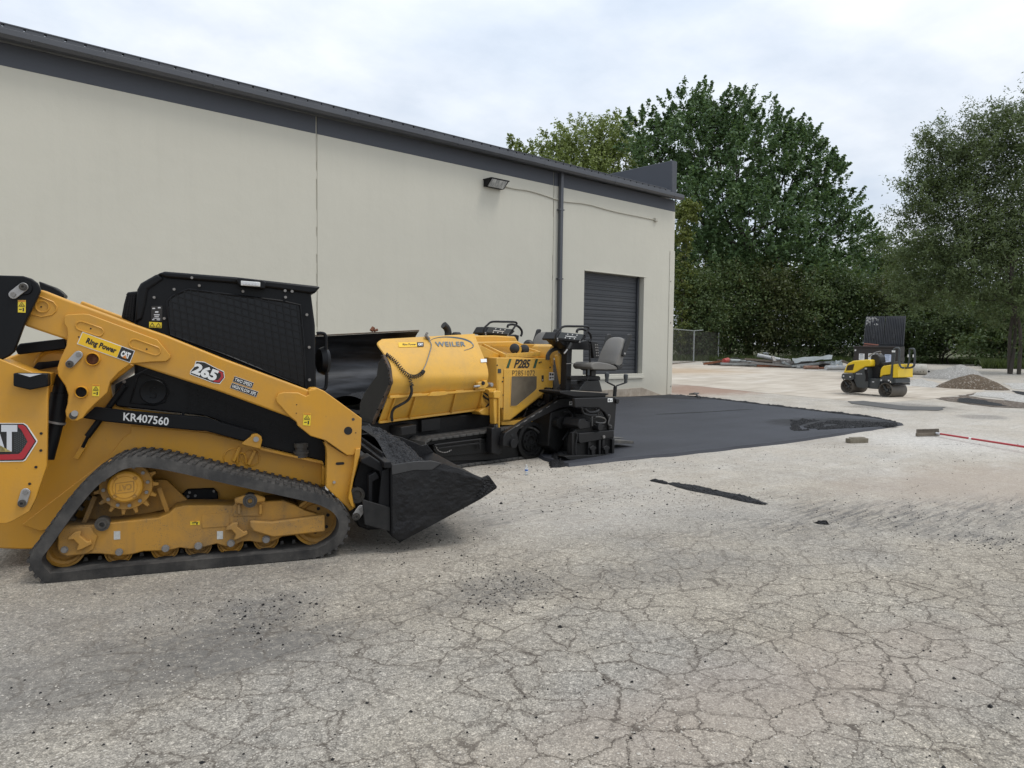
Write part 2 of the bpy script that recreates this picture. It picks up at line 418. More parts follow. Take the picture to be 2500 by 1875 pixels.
    dark(k.math('MULTIPLY', ell(k, c, (1330, 1235), (1480, 1195), (1340, 1270), .7, n_mid, 1.2), scr), .55)
    dark(k.math('MULTIPLY', ell(k, c, (2000, 1230), (2180, 1260), (1960, 1250), .7, n_mid, 1.2), scr), .6)
    dark(ell(k, c, (1380, 1500), (1420, 1470), (1400, 1520), .6, n_fine, 2.), .25)
    dark(ell(k, c, (930, 1290), (1150, 1240), (960, 1345), .5, n_mid, 1.6), .55, (.10, .098, .095))
    dark(ell(k, c, (1990, 1075), (2110, 1086), (1990, 1090), .6, n_mid, 1.2), .35, (.17, .15, .13))
    dark(ell(k, c, (2200, 993), (2330, 1000), (2200, 1003), .4, n_mid, .8), .75, (.10, .095, .09))
    dark(ell(k, c, (2400, 1018), (2460, 1022), (2400, 1024), .4, n_mid, .8), .65, (.10, .095, .09))
    # alligator cracks, wandering and broken
    wob = k.n('ShaderNodeTexNoise'); k.l(c, wob.inputs['Vector']); wob.inputs['Scale'].default_value = 5; wob.inputs['Detail'].default_value = 6; wob.inputs['Roughness'].default_value = .7
    cw = k.vmath('ADD', c, k.vmath('MULTIPLY', k.vmath('SUBTRACT', wob.outputs['Color'], (.5, .5, .5)), (.20, .20, 0)))
    wob2 = k.n('ShaderNodeTexNoise'); k.l(c, wob2.inputs['Vector']); wob2.inputs['Scale'].default_value = 52; wob2.inputs['Detail'].default_value = 4
    cw = k.vmath('ADD', cw, k.vmath('MULTIPLY', k.vmath('SUBTRACT', wob2.outputs['Color'], (.5, .5, .5)), (.034, .034, 0)))
    e1 = k.voro(k.mapping(cw, sc=(1, 1.2, 1)), 3.7, 'DISTANCE_TO_EDGE'); e2 = k.voro(k.mapping(cw, loc=(3.3, 1.7, 0)), 7.6, 'DISTANCE_TO_EDGE'); e3 = k.voro(k.mapping(cw, loc=(9.1, 4.2, 0)), 1.25, 'DISTANCE_TO_EDGE')
    zone = k.math('MAXIMUM', ell(k, c, (1950, 1650), (2950, 1420), (1750, 1290), .6, n_mid, .8), k.math('MULTIPLY', ell(k, c, (900, 1850), (1800, 1700), (850, 1720), .6, n_mid, 1.2), .6))
    zone = k.math('MULTIPLY', zone, k.ramp(k.noise(c, 1.3, 3), [(.30, .45), (.5, 1.)]))
    br = k.ramp(k.noise(c, 4.2, 4, .6), [(.32, .22), (.47, 1.)])
    wid_ = k.ramp(k.noise(c, 3.1, 4), [(.3, .75), (.7, 1.3)]); e1 = k.math('DIVIDE', e1, wid_)
    w1 = k.math('MULTIPLY', k.ramp(e1, [(.0, 1.), (.0085, .95), (.018, 0.)]), k.math('MULTIPLY', zone, br))
    w2 = k.math('MULTIPLY', k.ramp(e2, [(.0, .75), (.028, 0.)]), k.math('MULTIPLY', zone, k.ramp(k.noise(c, 2.3, 3), [(.40, 0.), (.55, .8)])))
    w3 = k.math('MULTIPLY', k.ramp(e3, [(.0, .9), (.006, 0.)]), k.ramp(k.noise(c, .9, 3), [(.42, 0.), (.6, .7)]))
    crack = k.math('MAXIMUM', k.math('MAXIMUM', w1, w2), w3)
    crack = k.math('MULTIPLY', crack, k.math('SUBTRACT', 1.0, k.math('MULTIPLY', df, .8)))
    halo = k.math('MULTIPLY', k.ramp(e1, [(.0, .28), (.07, 0.)]), zone)
    col = k.mix(halo, col, (.20, .165, .125))
    col = k.mix(k.math('MULTIPLY', crack, .80), col, (.060, .046, .034))
    # far side: dirt, then rough grass
    fg = k.n('ShaderNodeMapRange', interpolation_type='SMOOTHSTEP'); k.put(fg.inputs[0], k.math('ADD', dd.outputs['Value'], k.math('MULTIPLY', k.math('SUBTRACT', n_big, .5), 8)))
    fg.inputs[1].default_value = 57; fg.inputs[2].default_value = 62
    col = k.mix(fg.outputs[0], col, k.mix(n_mid, (.10, .085, .055), (.07, .09, .03)))
    h = k.math('ADD', k.math('MULTIPLY', rnd.outputs[0], .5), k.math('ADD', k.math('MULTIPLY', v1.outputs['Distance'], -1.0), k.math('MULTIPLY', crack, -3.5)))
    nrm = k.bump(h, .55, .006, k.bump(n_fine, .35, .02))
    return k.set(col, .88, 0, nrm)
def grid_sheet(x0, x1, y0, y1, nx, ny, z=0.0):
    xs, ys = np.linspace(x0, x1, nx), np.linspace(y0, y1, ny)
    vs = [(x, y, gz(x, y)+z) for y in ys for x in xs]
    fs = [(j*nx+i, j*nx+i+1, (j+1)*nx+i+1, (j+1)*nx+i) for j in range(ny-1) for i in range(nx-1)]
    return MB().add(vs, fs)
GROUND_MAT = ground_material()
structure(grid_sheet(-120, 330, -120, 330, 181, 181).build('ground', GROUND_MAT, fix=False, sharp=180))

def poly_sheet(name, pix, mat, dz, step=.5, thick=0.0, rag=0.0, parent=None, zpix=None):
    """a sheet lying on the yard, its outline given in reference pixels; thick > 0 gives it a ragged sloping edge"""
    P = [on_ground(x, y, thick+dz) for x, y in pix]
    out = []
    for i, p in enumerate(P):
        q = P[(i+1) % len(P)]; n = max(1, int((q-p).length/(step*.35)))
        for j in range(n):
            w = p.lerp(q, j/n)
            if rag: w = w + Vector((noise.noise(w*3.1), noise.noise(w*3.1+Vector((9, 4, 2))), 0))*rag + Vector((noise.noise(w*13.), noise.noise(w*13.+Vector((3, 1, 7))), 0))*rag*.6
            out.append(Vector((w.x, w.y)))
    n = len(out); xs = [p.x for p in out]; ys = [p.y for p in out]
    ins = []
    def inside(p):
        r = False
        for i in range(n):
            a, b = out[i], out[i-1]
            if (a.y > p.y) != (b.y > p.y) and p.x < (b.x-a.x)*(p.y-a.y)/(b.y-a.y)+a.x: r = not r
        return r
    x = min(xs)
    while x < max(xs):
        y = min(ys)
        while y < max(ys):
            p = Vector((x+random.uniform(-.2, .2)*step, y+random.uniform(-.2, .2)*step))
            if inside(p) and min((p-q).length for q in out[::2]) > step*.3: ins.append(p)
            y += step
        x += step
    v, e, f, *_ = delaunay_2d_cdt(out+ins, [(i, (i+1) % n) for i in range(n)], [], 1, 1e-5)
    mb = MB(); vs = [Vector((p.x, p.y, gz(p.x, p.y)+dz+thick)) for p in v]
    fs = []
    for q in f:
        q = list(q); a, b, cc = [v[i] for i in q[:3]]
        if (b.x-a.x)*(cc.y-a.y)-(b.y-a.y)*(cc.x-a.x) < 0: q.reverse()
        fs.append(tuple(q))
    mb.add(vs, fs)
    if thick:
        cx, cy = sum(xs)/n, sum(ys)/n; o = len(mb.V); low = []
        for i, p in enumerate(out):
            t = (out[(i+1) % n]-out[i-1]).normalized(); nn = Vector((t.y, -t.x))
            if (nn.x*(p.x-cx)+nn.y*(p.y-cy)) < 0: nn = -nn
            w = p + nn*(thick*(.9+.7*noise.noise(Vector((p.x*5, p.y*5, 0)))))
            low.append((w.x, w.y, gz(w.x, w.y)-.01))
        top = [(p.x, p.y, gz(p.x, p.y)+dz+thick) for p in out]
        mb.add(top+low, [(i, (i+1) % n, n+(i+1) % n, n+i) for i in range(n)])
    return mb.build(name, mat, parent, fix=bool(thick), sharp=60)

def concrete_material():
    k = NT('dusty_concrete'); c = k.coord()
    n1 = k.noise(c, .7, 6, .6); n2 = k.noise(c, 11, 7, .7)
    st = k.noise(k.mapping(c, rot=(0, 0, R(8)), sc=(.22, 2.2, 1)), 1.1, 7, .68)
    col = k.mix(k.ramp(n1, [(.35, 0.), (.65, 1.)]), (.40, .345, .275), (.53, .475, .395))
    col = k.mix(k.ramp(st, [(.5, 0.), (.68, .65)]), col, (.29, .24, .185))
    col = k.mix(k.ramp(st, [(.32, .6), (.44, 0.)]), col, (.60, .57, .52))
    col = k.mix(k.ramp(n2, [(.55, 0.), (.75, .35)]), col, (.26, .22, .17))
    rust = ell(k, c, (1640, 905), (1800, 906), (1640, 912), .8, n1, 1.)
    col = k.mix(k.math('MULTIPLY', rust, .6), col, (.40, .27, .15))
    return k.set(col, .85, 0, k.bump(n2, .3, .01))
slab = poly_sheet('concrete_apron', [(1560, 930), (1720, 944), (1844, 957), (1960, 968), (2076, 979), (2170, 982), (2260, 975), (2392, 958), (2420, 948), (2345, 935), (2225, 922), (2100, 912), (1900, 897), (1560, 886)], concrete_material(), .006, 1.5, rag=.05)
structure(slab)
def fresh_material():
    k = NT('fresh_asphalt'); c = k.coord()
    n1 = k.noise(c, .9, 4); n2 = k.noise(c, 55, 5, .7); v = k.voro(c, 120)
    roll = k.noise(k.mapping(c, sc=(.12, 1.4, 1)), 1.2, 4, .6)
    col = k.mix(k.ramp(n1, [(.35, 0.), (.65, 1.)]), (.027, .028, .034), (.037, .039, .047))
    col = k.mix(k.ramp(roll, [(.45, 0.), (.7, .5)]), col, (.050, .052, .061))  # paler streaks: sheen of the roller passes painted into the colour
    col = k.mix(k.ramp(v, [(.05, .5), (.5, 0.)]), col, (.062, .063, .070))
    k.b.inputs['Specular IOR Level'].default_value = .35
    loose = k.math('MAXIMUM', ell(k, c, (2040, 1036), (2190, 1034), (2040, 1048), .3, k.noise(c, 2.5, 6, .75), 1.2), ell(k, c, (1640, 972), (1760, 978), (1640, 977), .3, k.noise(c, 2.5, 6, .75), .8))
    col = k.mix(k.math('MULTIPLY', loose, .8), col, (.018, .018, .019))
    return k.set(col, k.mix(loose, (.62, .62, .62), (.8, .8, .8)), 0, k.bump(n2, .5, .006, k.bump(v, .5, .004)))
FRESH = fresh_material()
def loose_material():
    k = NT('loose_asphalt'); c = k.coord()
    v = k.voro(c, 62); n = k.noise(c, 24, 6, .75); r = k.n('ShaderNodeTexVoronoi'); k.l(c, r.inputs['Vector']); r.inputs['Scale'].default_value = 62
    s = k.n('ShaderNodeSeparateColor'); k.l(r.outputs['Color'], s.inputs[0])
    col = k.mix(k.ramp(s.outputs[0], [(.5, 0.), (1, 1.)]), (.009, .009, .010), (.024, .024, .026))
    k.b.inputs['Specular IOR Level'].default_value = .28
    return k.set(col, .5, 0, k.bump(k.math('ADD', k.math('MULTIPLY', v, -1.), n), 1.0, .016))
LOOSE = loose_material()
mat_obj = poly_sheet('fresh_asphalt_mat', [(1290, 1090), (1330, 1117), (1386, 1131), (1440, 1125), (1503, 1118), (1640, 1107), (1800, 1089), (1950, 1072), (2056, 1056), (2140, 1043), (2203, 1033), (2130, 1020), (1960, 1000), (1800, 981), (1700, 969), (1642, 963), (1560, 967), (1440, 972), (1250, 985)], FRESH, .0, .8, thick=.045, rag=.035)
structure(mat_obj)
# joint between the two passes, a raised ragged lip of loose mix
def ridge(name, pts, w, h, mat, seg=.06, cross=9, seed=0, lump=1.0, z0=0.0):
    P = [on_ground(x, y, z0) for x, y in pts]; path = []
    for a, b in zip(P, P[1:]):
        n = max(2, int((b-a).length/seg)); path += [a.lerp(b, i/n) for i in range(n)]
    path.append(P[-1]); m = len(path); rows = []
    for i, p in enumerate(path):
        t = path[min(i+1, m-1)]-path[max(i-1, 0)]; t.normalize(); s = Vector((-t.y, t.x, 0)); q = i/(m-1)
        env = min(1, q*6, (1-q)*6)**.6
        ww = w*(.35+.65*env)*(1+.45*noise.noise(p*2.3+Vector((seed, 0, 0))))
        row = []
        for j in range(cross):
            a = -1+2*j/(cross-1); hh = h*env*max(0, 1-abs(a)**1.7)*(1+.5*noise.noise(p*5+Vector((a, seed, 1))))
            pos = p + s*(a*ww) + t*(noise.noise(p*9+Vector((a*3, 0, seed)))*.05*lump)
            lum = lump*.02*(noise.noise(pos*31) + .7*noise.noise(pos*67))*(1-abs(a)**3)
            row.append(Vector((pos.x, pos.y, p.z + hh + lum - (.012 if abs(a) > .95 else 0))))
        rows.append(row)
    return MB().loft(rows).build(name, mat, fix=False, sharp=80)
stuff(ridge('loose_asphalt_ridge', [(1635, 1180), (1700, 1195), (1775, 1210), (1868, 1232)], .12, .035, LOOSE, .03, 15), 'ridge of loose black asphalt spilled on the pale yard')
stuff(ridge('loose_asphalt_ridge', [(1588, 1173), (1612, 1178), (1630, 1182)], .05, .03, LOOSE, .03, 9, 4), 'small tail of loose black asphalt beside the long spilled ridge')
stuff(ridge('loose_asphalt_ridge', [(1990, 1277), (2005, 1279), (2022, 1280)], .04, .03, LOOSE, .02, 9, 8), 'short dab of loose black asphalt alone on the yard')
stuff(ridge('asphalt_joint', [(1600, 1012), (1690, 1008), (1760, 1004), (1838, 999)], .05, .012, LOOSE, .1, 7, 3, .3, .045), 'thin ragged joint line across the fresh asphalt')

stuff(ridge('mat_edge', [(1470, 1129), (1503, 1125), (1640, 1111), (1800, 1093), (1950, 1075.5), (2056, 1059), (2140, 1045.5), (2200, 1036)], .07, .022, LOOSE, .03, 11, 5, .9), 'ragged crumbly edge of the fresh asphalt along the pale yard')
stuff(ridge('mat_edge', [(2195, 1032), (2130, 1021), (1960, 1001), (1800, 982), (1700, 970), (1645, 964)], .09, .05, LOOSE, .06, 7, 9, 1.6), 'ragged far edge of the fresh asphalt towards the concrete')
# crumbs of asphalt and pale stones lying about
def crumbs(name, n, where, size, mat, label, flat=.7, dz=0.0):
    P = np.zeros((n, 3)); S = np.zeros(n); i = 0
    while i < n:
        x, y, s = where()
        g = on_ground(x, y, dz)
        P[i] = g; S[i] = s*random.lognormvariate(0, .35)*size; i += 1
    base = np.array([(1, 0, 0), (-1, 0, 0), (0, 1, 0), (0, -1, 0), (0, 0, 1), (0, 0, -.6)], float)
    F0 = np.array([(0, 2, 4), (2, 1, 4), (1, 3, 4), (3, 0, 4), (2, 0, 5), (1, 2, 5), (3, 1, 5), (0, 3, 5)])
    jit = 1+RNG.uniform(-.4, .4, (n, 6, 3)); a = RNG.uniform(0, 6.28, n)
    v = base[None]*jit*S[:, None, None]; v[:, :, 2] *= flat
    ca, sa = np.cos(a)[:, None], np.sin(a)[:, None]
    vx = v[:, :, 0]*ca-v[:, :, 1]*sa; vy = v[:, :, 0]*sa+v[:, :, 1]*ca
    v = np.stack([vx, vy, v[:, :, 2]], 2) + P[:, None]; v[:, :, 2] += (S*.35*flat)[:, None]
    f = (F0[None]+6*np.arange(n)[:, None, None]).reshape(-1, 3)
    me = bpy.data.meshes.new(name); me.from_pydata(v.reshape(-1, 3).tolist(), [], f.tolist())
    return stuff(mkobj(name, me, mat), label)
def near_spot():
    return random.uniform(-40, 2560), 1230 + 660*random.random()**.8, 1
def spill():
    c = random.choice([(1250, 1145, 120, 14), (1150, 1215, 120, 30), (1420, 1215, 160, 25), (1640, 1215, 160, 25), (1480, 1135, 180, 8), (2000, 1265, 250, 30), (2300, 1250, 160, 35),
                       (1800, 1100, 300, 25), (2250, 1090, 250, 40), (640, 1500, 120, 30), (1240, 1440, 80, 30), (2440, 1325, 80, 14), (1000, 1310, 120, 40)])
    return random.gauss(c[0], c[2]), max(1085, random.gauss(c[1], c[3])), 1
crumbs('asphalt_crumbs', 3000, spill, .0052, LOOSE, 'loose black asphalt crumbs scattered over the yard')
crumbs('asphalt_crumbs', 300, near_spot, .0055, LOOSE, 'sparse black asphalt crumbs on the cracked paving')
def loose_spot():
    while True:
        x, y = random.uniform(1930, 2190), random.uniform(1026, 1052)
        t = (x-1930)/260
        if y < 1053-14*t and y > 1024+9*t and noise.noise(Vector((x*.03, y*.12, 0)))+t*.6 > .05: return x, y, 1
crumbs('loose_mix', 6000, loose_spot, .017, LOOSE, 'coarse unrolled mix at the tip of the fresh asphalt', .6, .045)
PALE = paint('pale_stone', (.50, .46, .40), .8, .3)
crumbs('loose_grit', 5000, near_spot, .0038, PALE, 'pale grit loosened from the cracked paving', .5)

# ================================================================== BUILDING
def wall_material(name, col, dirt):
    k = NT(name); c = k.coord()
    n1 = k.noise(c, .5, 4); n2 = k.noise(c, 34, 6, .65); st = k.noise(k.mapping(c, sc=(5, 5, .35)), 1.0, 5, .6)
    cc = k.mix(k.ramp(n1, [(.3, 0.), (.7, 1.)]), tuple(q*.965 for q in col), tuple(q*1.02 for q in col))
    cc = k.mix(k.math('MULTIPLY', k.ramp(st, [(.5, 0.), (.8, 1.)]), dirt), cc, tuple(q*.78 for q in col))
    sep = k.n('ShaderNodeSeparateXYZ'); k.l(c, sep.inputs[0])
    low = k.n('ShaderNodeMapRange', interpolation_type='SMOOTHSTEP'); k.put(low.inputs[0], k.math('ADD', sep.outputs[2], k.math('MULTIPLY', k.math('SUBTRACT', n1, .5), .8)))
    low.inputs[1].default_value = .05; low.inputs[2].default_value = .9; low.inputs[3].default_value = .38; low.inputs[4].default_value = 0
    cc = k.mix(low.outputs[0], cc, (.36, .33, .27))
    blot = k.ramp(k.noise(c, 2.2, 8, .7), [(.72, 0.), (.78, .18)])
    cc = k.mix(blot, cc, tuple(q*.8 for q in col))
    return k.set(cc, .75, 0, k.bump(n2, .25, .006, k.bump(k.noise(c, 3, 3), .25, .03)))
BEIGE = wall_material('beige_wall_paint', (.56, .538, .455), .15)
SLATE = wall_material('slate_trim_paint', (.072, .078, .092), .16)
GUTTER = paint('slate_metal', (.066, .070, .080), .42, .12, (.16, .16, .16), 2)
DOORP = paint('door_paint', (.034, .037, .043), .45, .15, (.10, .10, .10), 3)
WY = WALL_Y
XC = on_wall(1648.3, 517.4).x
Z_BEIGE = on_wall(1648.3, 517.4).z
X_SEAM, X_J2 = on_wall(773, 400).x, on_wall(1352, 480).x
k_lip = (on_wall(1671, 488).z + on_wall(300, 158).z)/2 - CAM_H
D_G = .36
Z_LIP = CAM_H + k_lip*(WY-D_G)/WY
Z_BAND = Z_LIP + .02
dl, dr = on_wall(1426.5, 700).x, on_wall(1572, 720).x
dt_, db = on_wall(1500, 668).z, on_wall(1566, 912).z
bld = thing('warehouse', 'long beige warehouse with slate grey trim, gutter and one roll-up door', 'building', (XC-15, WY, 0))
BO = bld.location
def bx(mb, x0, x1, y0, y1, z0, z1):      # world box into building space; y measured out from the wall face (negative = towards the viewer)
    return mb.box((((x0+x1)/2)-BO.x, (y0+y1)/2, (z0+z1)/2), (x1-x0, y1-y0, z1-z0))
G = .018
TH = .28
for x0, x1 in ((-26, X_SEAM-G), (X_SEAM+G, X_J2-G)):
    bx(MB(), x0, x1, 0, TH, -.3, Z_BEIGE).build('wall_panel', BEIGE, bld, .008)
    bx(MB(), x0, x1, .002, TH, Z_BEIGE+.001, Z_BAND).build('fascia_panel', SLATE, bld, .006)
m = MB()
for a in ((X_J2+G, dl, -.3, Z_BEIGE), (dr, XC, -.3, Z_BEIGE), (dl, dr, -.3, db), (dl, dr, dt_, Z_BEIGE)):
    pass
# door panel: one outline with the opening cut through
def frame_panel(x0, x1, z0, z1, hx0, hx1, hz0, hz1, ya, yb):
    o = [(x0, z0), (x1, z0), (x1, z1), (x0, z1)]; h = [(hx0, hz0), (hx1, hz0), (hx1, hz1), (hx0, hz1)]
    vs = [(x-BO.x, y, z) for y in (ya, yb) for x, z in o+h]; fs = []
    for i in range(4):
        j = (i+1) % 4
        fs += [(i, j, 4+j, 4+i), (8+j, 8+i, 12+i, 12+j), (i, 8+i, 8+j, j), (4+i, 4+j, 12+j, 12+i)]
    return MB().add(vs, fs)
frame_panel(X_J2+G, XC, -.3, Z_BEIGE, dl, dr, db, dt_, 0, TH).build('wall_panel', BEIGE, bld, .006)
bx(MB(), X_J2+G, XC, .002, TH, Z_BEIGE+.001, Z_BAND).build('fascia_panel', SLATE, bld, .006)
for xx in (X_SEAM, X_J2):
    m = bx(MB(), xx-G+.001, xx+G-.001, .03, TH-.02, -.3, Z_BAND-.01)
    zz = .2
    while zz < Z_BEIGE:
        h = random.uniform(.15, .6)
        if random.random() < .7: bx(m, xx-G*.85, xx+G*.85, .012+random.random()*.012, .035, zz, zz+h)
        zz += h+random.uniform(.02, .2)
    m.build('joint_sealant', BEIGE, bld)
bx(MB(), XC-TH, XC-.004, TH+.002, 32, -.3, Z_BAND).build('end_wall', BEIGE, bld)
bx(MB(), -26, XC, 32.002, 32.28, -.3, Z_BAND).build('back_wall', BEIGE, bld)
bx(MB(), -26.002, -25.72, TH+.002, 32, -.3, Z_BAND).build('end_wall', BEIGE, bld)
# roll-up door: every slat its own piece
door = bx(MB(), dl+.01, dr-.01, .235, .27, db, dt_-.03).build('roll_up_door', DOORP, bld)
nsl = 10; sh = (dt_-db-.05)/nsl
prof = [(0, 0), (0, .012), (.02, .02), (.02, .30), (.0, .34), (.0, .44), (.02, .48), (.02, .62), (.004, .66), (.004, .80), (.02, .84), (.02, .955), (-.004, .965), (-.004, .99)]
rows = [[Vector((x, .232-d*.7, t*sh)) for d, t in prof] for x in (dl+.02-BO.x, dr-.13-BO.x)]
sl_mesh = MB().slab(rows, (0, .02, 0)).mesh('slat', 25)
for i in range(nsl):
    o = mkobj('slat', sl_mesh, DOORP, door); o.location = (0, 0, db+.004+i*sh)
bx(MB(), dr-.125, dr-.05, .16, .232, db+.002, dt_-.002).build('door_track', DOORP, door, .006)
bx(MB(), dl+.001, dl+.03, .2, .232, db+.002, dt_-.002).build('door_track', DOORP, door, .006)
m = bx(MB(), dl-.02, dr+.05, -.035, .16, db-.10, db-.001); bx(m, dl-.02, dr+.05, -.055, -.036, db-.155, db-.08)
m.build('door_sill', BEIGE, bld, .008)
bx(MB(), dl-.02, dr+.12, -.012, .06, dt_-.012, dt_+.02).build('door_lintel', BEIGE, bld, .004)
# corner flashing with screws
fa, fb = on_wall(1631.5, 780).x, XC-.001
m = bx(MB(), fa, fb+.012, -.022, -.001, .02, on_wall(1637, 612).z); m.build('corner_flashing', BEIGE, bld, .004)
for yy in (687, 788, 943):
    p = on_wall(1636, yy); MB().cyl((p.x-BO.x, -.022, p.z), (p.x-BO.x, -.036, p.z), .022, 8).build('screw', STEEL_DULL, bld)
# bare footing exposed at the wall's foot
FOOT = paint('stained_footing', (.36, .31, .25), .85, .7, (.20, .16, .12), 5, bump=.4)
fp = [(1380, 968), (1400, 956), (1500, 951), (1540, 948), (1565, 946), (1580, 951), (1600, 959), (1617, 965), (1622, 969)]
fpts = [on_wall(x, y) for x, y in fp]
MB().prism([Vector((p.x-BO.x, -.001, max(p.z, -.05))) for p in fpts], (0, -.03, 0)).build('footing', FOOT, bld, .008)
# eaves: soffit, gutter, roof edge
GX1 = (lambda d: (EYE + d*((WY-D_G)/d.y)).x)(ray(1671, 488))
bx(MB(), -26, GX1-.05, -.20, -.001, Z_LIP+.05, Z_LIP+.10).build('soffit', GUTTER, bld)
m = MB(); pr = [(-.19, Z_LIP+.002), (-.30, Z_LIP), (-.36, Z_LIP+.05), (-.36, Z_LIP+.145), (-.345, Z_LIP+.15), (-.345, Z_LIP+.06), (-.295, Z_LIP+.012), (-.205, Z_LIP+.012), (-.205, Z_LIP+.15), (-.19, Z_LIP+.15)]
m.prism([(GX1-BO.x, y, z) for y, z in pr], (-26-GX1, 0, 0)); bx(m, GX1-.012, GX1, -.34, -.21, Z_LIP+.005, Z_LIP+.148)
m.build('gutter', GUTTER, bld, .003)
x = -25.0; gsm = MB().box((0, -.2835, Z_LIP+.0875), (.012, .157, .135)).mesh('gutter_seam')
while x < XC:
    o = mkobj('gutter_seam', gsm, GUTTER, bld); o.location = (x-BO.x, 0, 0); x += 3.05
ZR = Z_LIP+.185
bx(MB(), -26, GX1+.03, -.30, -.10, ZR-.02, ZR).build('drip_edge', GUTTER, bld)
m = MB(); x = -26.0; i = 0
while x < GX1-.9:                                     # ribbed roof edge: closed ribs with small gaps between
    g = .042 if (i*7919) % 11 else 0
    bx(m, x+g/2, x+.305-g/2, -.26, -.16, ZR+.001, ZR+.055); x += .305; i += 1
bx(m, -26, GX1-.9, -.27, -.15, ZR+.056, ZR+.075)
m.build('ribbed_roof_edge', GUTTER, bld)
rp = [(-26-BO.x, .0, ZR-.02), (XC-BO.x, .0, ZR-.02), (XC-BO.x, 16, ZR+.25), (-26-BO.x, 16, ZR+.25)]
MB().prism(rp, (0, 0, -.05)).build('roof', GUTTER, bld)
# raised parapet along the far end wall
def on_x(px_, py_, X):
    d = ray(px_, py_); t = X/d.x; return EYE + d*t
pa = on_x(1641.3, 391, XC-.3); pb = on_x(1496, 424, XC-.3)
ztop = pa.z
MB().box((XC-.15-BO.x, (pa.y+28)/2-WY, (ztop+ZR-.05)/2), (.28, 28-pa.y, ztop-ZR+.05)).build('parapet', SLATE, bld, .02)
d_ = ray(1554, 452); t_ = (WY+.9)/d_.y; pv = EYE+d_*t_
MB().lathe((pv.x-BO.x, .9, ZR-.02), (0, 0, 1), [(.06, 0), (.06, pv.z-ZR+.02), (.13, pv.z-ZR+.03), (.15, pv.z-ZR+.06), (.13, pv.z-ZR+.10), (.05, pv.z-ZR+.13)]).build('roof_vent', STEEL_DULL, bld)
# downspout
dsx0, dsx1 = on_wall(1360.2, 600).x, on_wall(1366.5, 600).x
m = MB(); bx(m, dsx0, dsx1, -.135, -.025, .15, Z_LIP+.03); m.build('downspout', GUTTER, bld, .012)
for zz in (1.2, 3.6, 5.6): bx(MB(), dsx0-.04, dsx1+.04, -.139, -.001, zz, zz+.035).build('pipe_strap', GUTTER, bld, .003)
# wall lamp and its conduit
def wl(c, x, y, dy=0.0):
    return on_wall(*px(c, x, y), dy)
l0, l1 = wl('g', 222, 160), wl('g', 338, 235)
lc = (l0+l1)/2; lw = abs(l1.x-l0.x); lh = abs(l0.z-l1.z)
lamp = thing('wall_lamp', 'dark wall pack lamp with ribbed glass mounted high on the beige wall', 'wall lamp', (lc.x, WY, lc.z))
w2, h2 = lw/2, lh/2
prf = [(-.002, -h2*.9), (-.002, h2), (-.30, h2*1.0), (-.34, h2*.8), (-.14, -h2*.95)]
MB().prism([(-w2, y, z) for y, z in prf], (.03, 0, 0)).prism([(w2-.03, y, z) for y, z in prf], (.03, 0, 0)).box((0, -.17, h2*.93), (lw+.04, .36, .03)).box((0, -.03, 0), (lw-.02, .05, lh*.9)).build('housing', BLACK, lamp, .01)
LENS2 = NT('prismatic_glass'); c_ = LENS2.coord()
LENS2 = LENS2.set(LENS2.mix(LENS2.ramp(LENS2.noise(LENS2.mapping(c_, sc=(30, 4, 6)), 1, 2), [(.4, 0.), (.6, 1.)]), (.30, .31, .31), (.62, .62, .60)), .25)
rows = []
for i in range(19):
    xx = -w2+.035 + (lw-.07)*i/18; o_ = .012*(i % 2)
    rows.append([Vector((xx, -.325-o_, h2*.74)), Vector((xx, -.24-o_, -.1*h2)), Vector((xx, -.145-o_*.5, -h2*.9))])
MB().slab(rows, (0, .02, 0)).build('lens', LENS2, lamp)
cpts = [wl('g', x, y) for x, y in ((318, 196), (420, 222), (500, 233), (560, 247), (640, 272), (700, 293), (750, 308), (820, 316), (880, 322), (950, 336), (1000, 350), (1080, 372), (1160, 390), (1270, 412), (1372, 433))]
cond = thing('conduit', 'thin beige conduit sagging along the wall from the lamp to a junction box', 'conduit', (cpts[7].x, WY, cpts[7].z))
pp = [Vector((p.x-cond.location.x, -.02 if abs(p.x-(dsx0+dsx1)/2) > .5 else -.02, p.z-cond.location.z)) for p in cpts]
MB().tube(smooth_path(pp, 4), .017, 8).build('pipe', BEIGE, cond)
MB().box(pp[-1]+Vector((.05, -.02, 0)), (.13, .08, .12)).box(pp[-1]+Vector((.05, -.065, 0)), (.10, .012, .09)).build('junction_box', BEIGE, cond, .008)
# ================================================================== TREES AND SHRUBS
def leaf_mat(name, a, b, c3=None, trans=.35, rough=.5):
    k = NT(name); c = k.coord()
    g = k.n('ShaderNodeNewGeometry'); ri = g.outputs['Random Per Island']
    n1 = k.noise(c, .35, 3)
    col = k.mix(ri, a, b)
    col = k.mix(k.math('MULTIPLY', k.ramp(n1, [(.4, 0.), (.65, 1.)]), .6), col, tuple(q*1.35 for q in b))
    if c3: col = k.mix(k.ramp(ri, [(.93, 0.), (.97, 1.)]), col, c3)
    k.set(col, rough, 0)
    k.b.inputs['Specular IOR Level'].default_value = .35
    tr = k.n('ShaderNodeBsdfTranslucent'); k.put(tr.inputs[0], k.mix(.5, col, (.12, .17, .02)))
    ms = k.n('ShaderNodeMixShader'); ms.inputs[0].default_value = trans; k.l(k.b.outputs[0], ms.inputs[1]); k.l(tr.outputs[0], ms.inputs[2]); k.l(ms.outputs[0], k.out.inputs[0])
    return k.m
MAPLE = leaf_mat('maple_leaves', (.056, .108, .046), (.125, .198, .085), rough=.38)
MAPLE2 = leaf_mat('light_maple_leaves', (.16, .21, .055), (.26, .305, .10))
LOCUST = leaf_mat('locust_leaves', (.064, .093, .040), (.120, .156, .066))
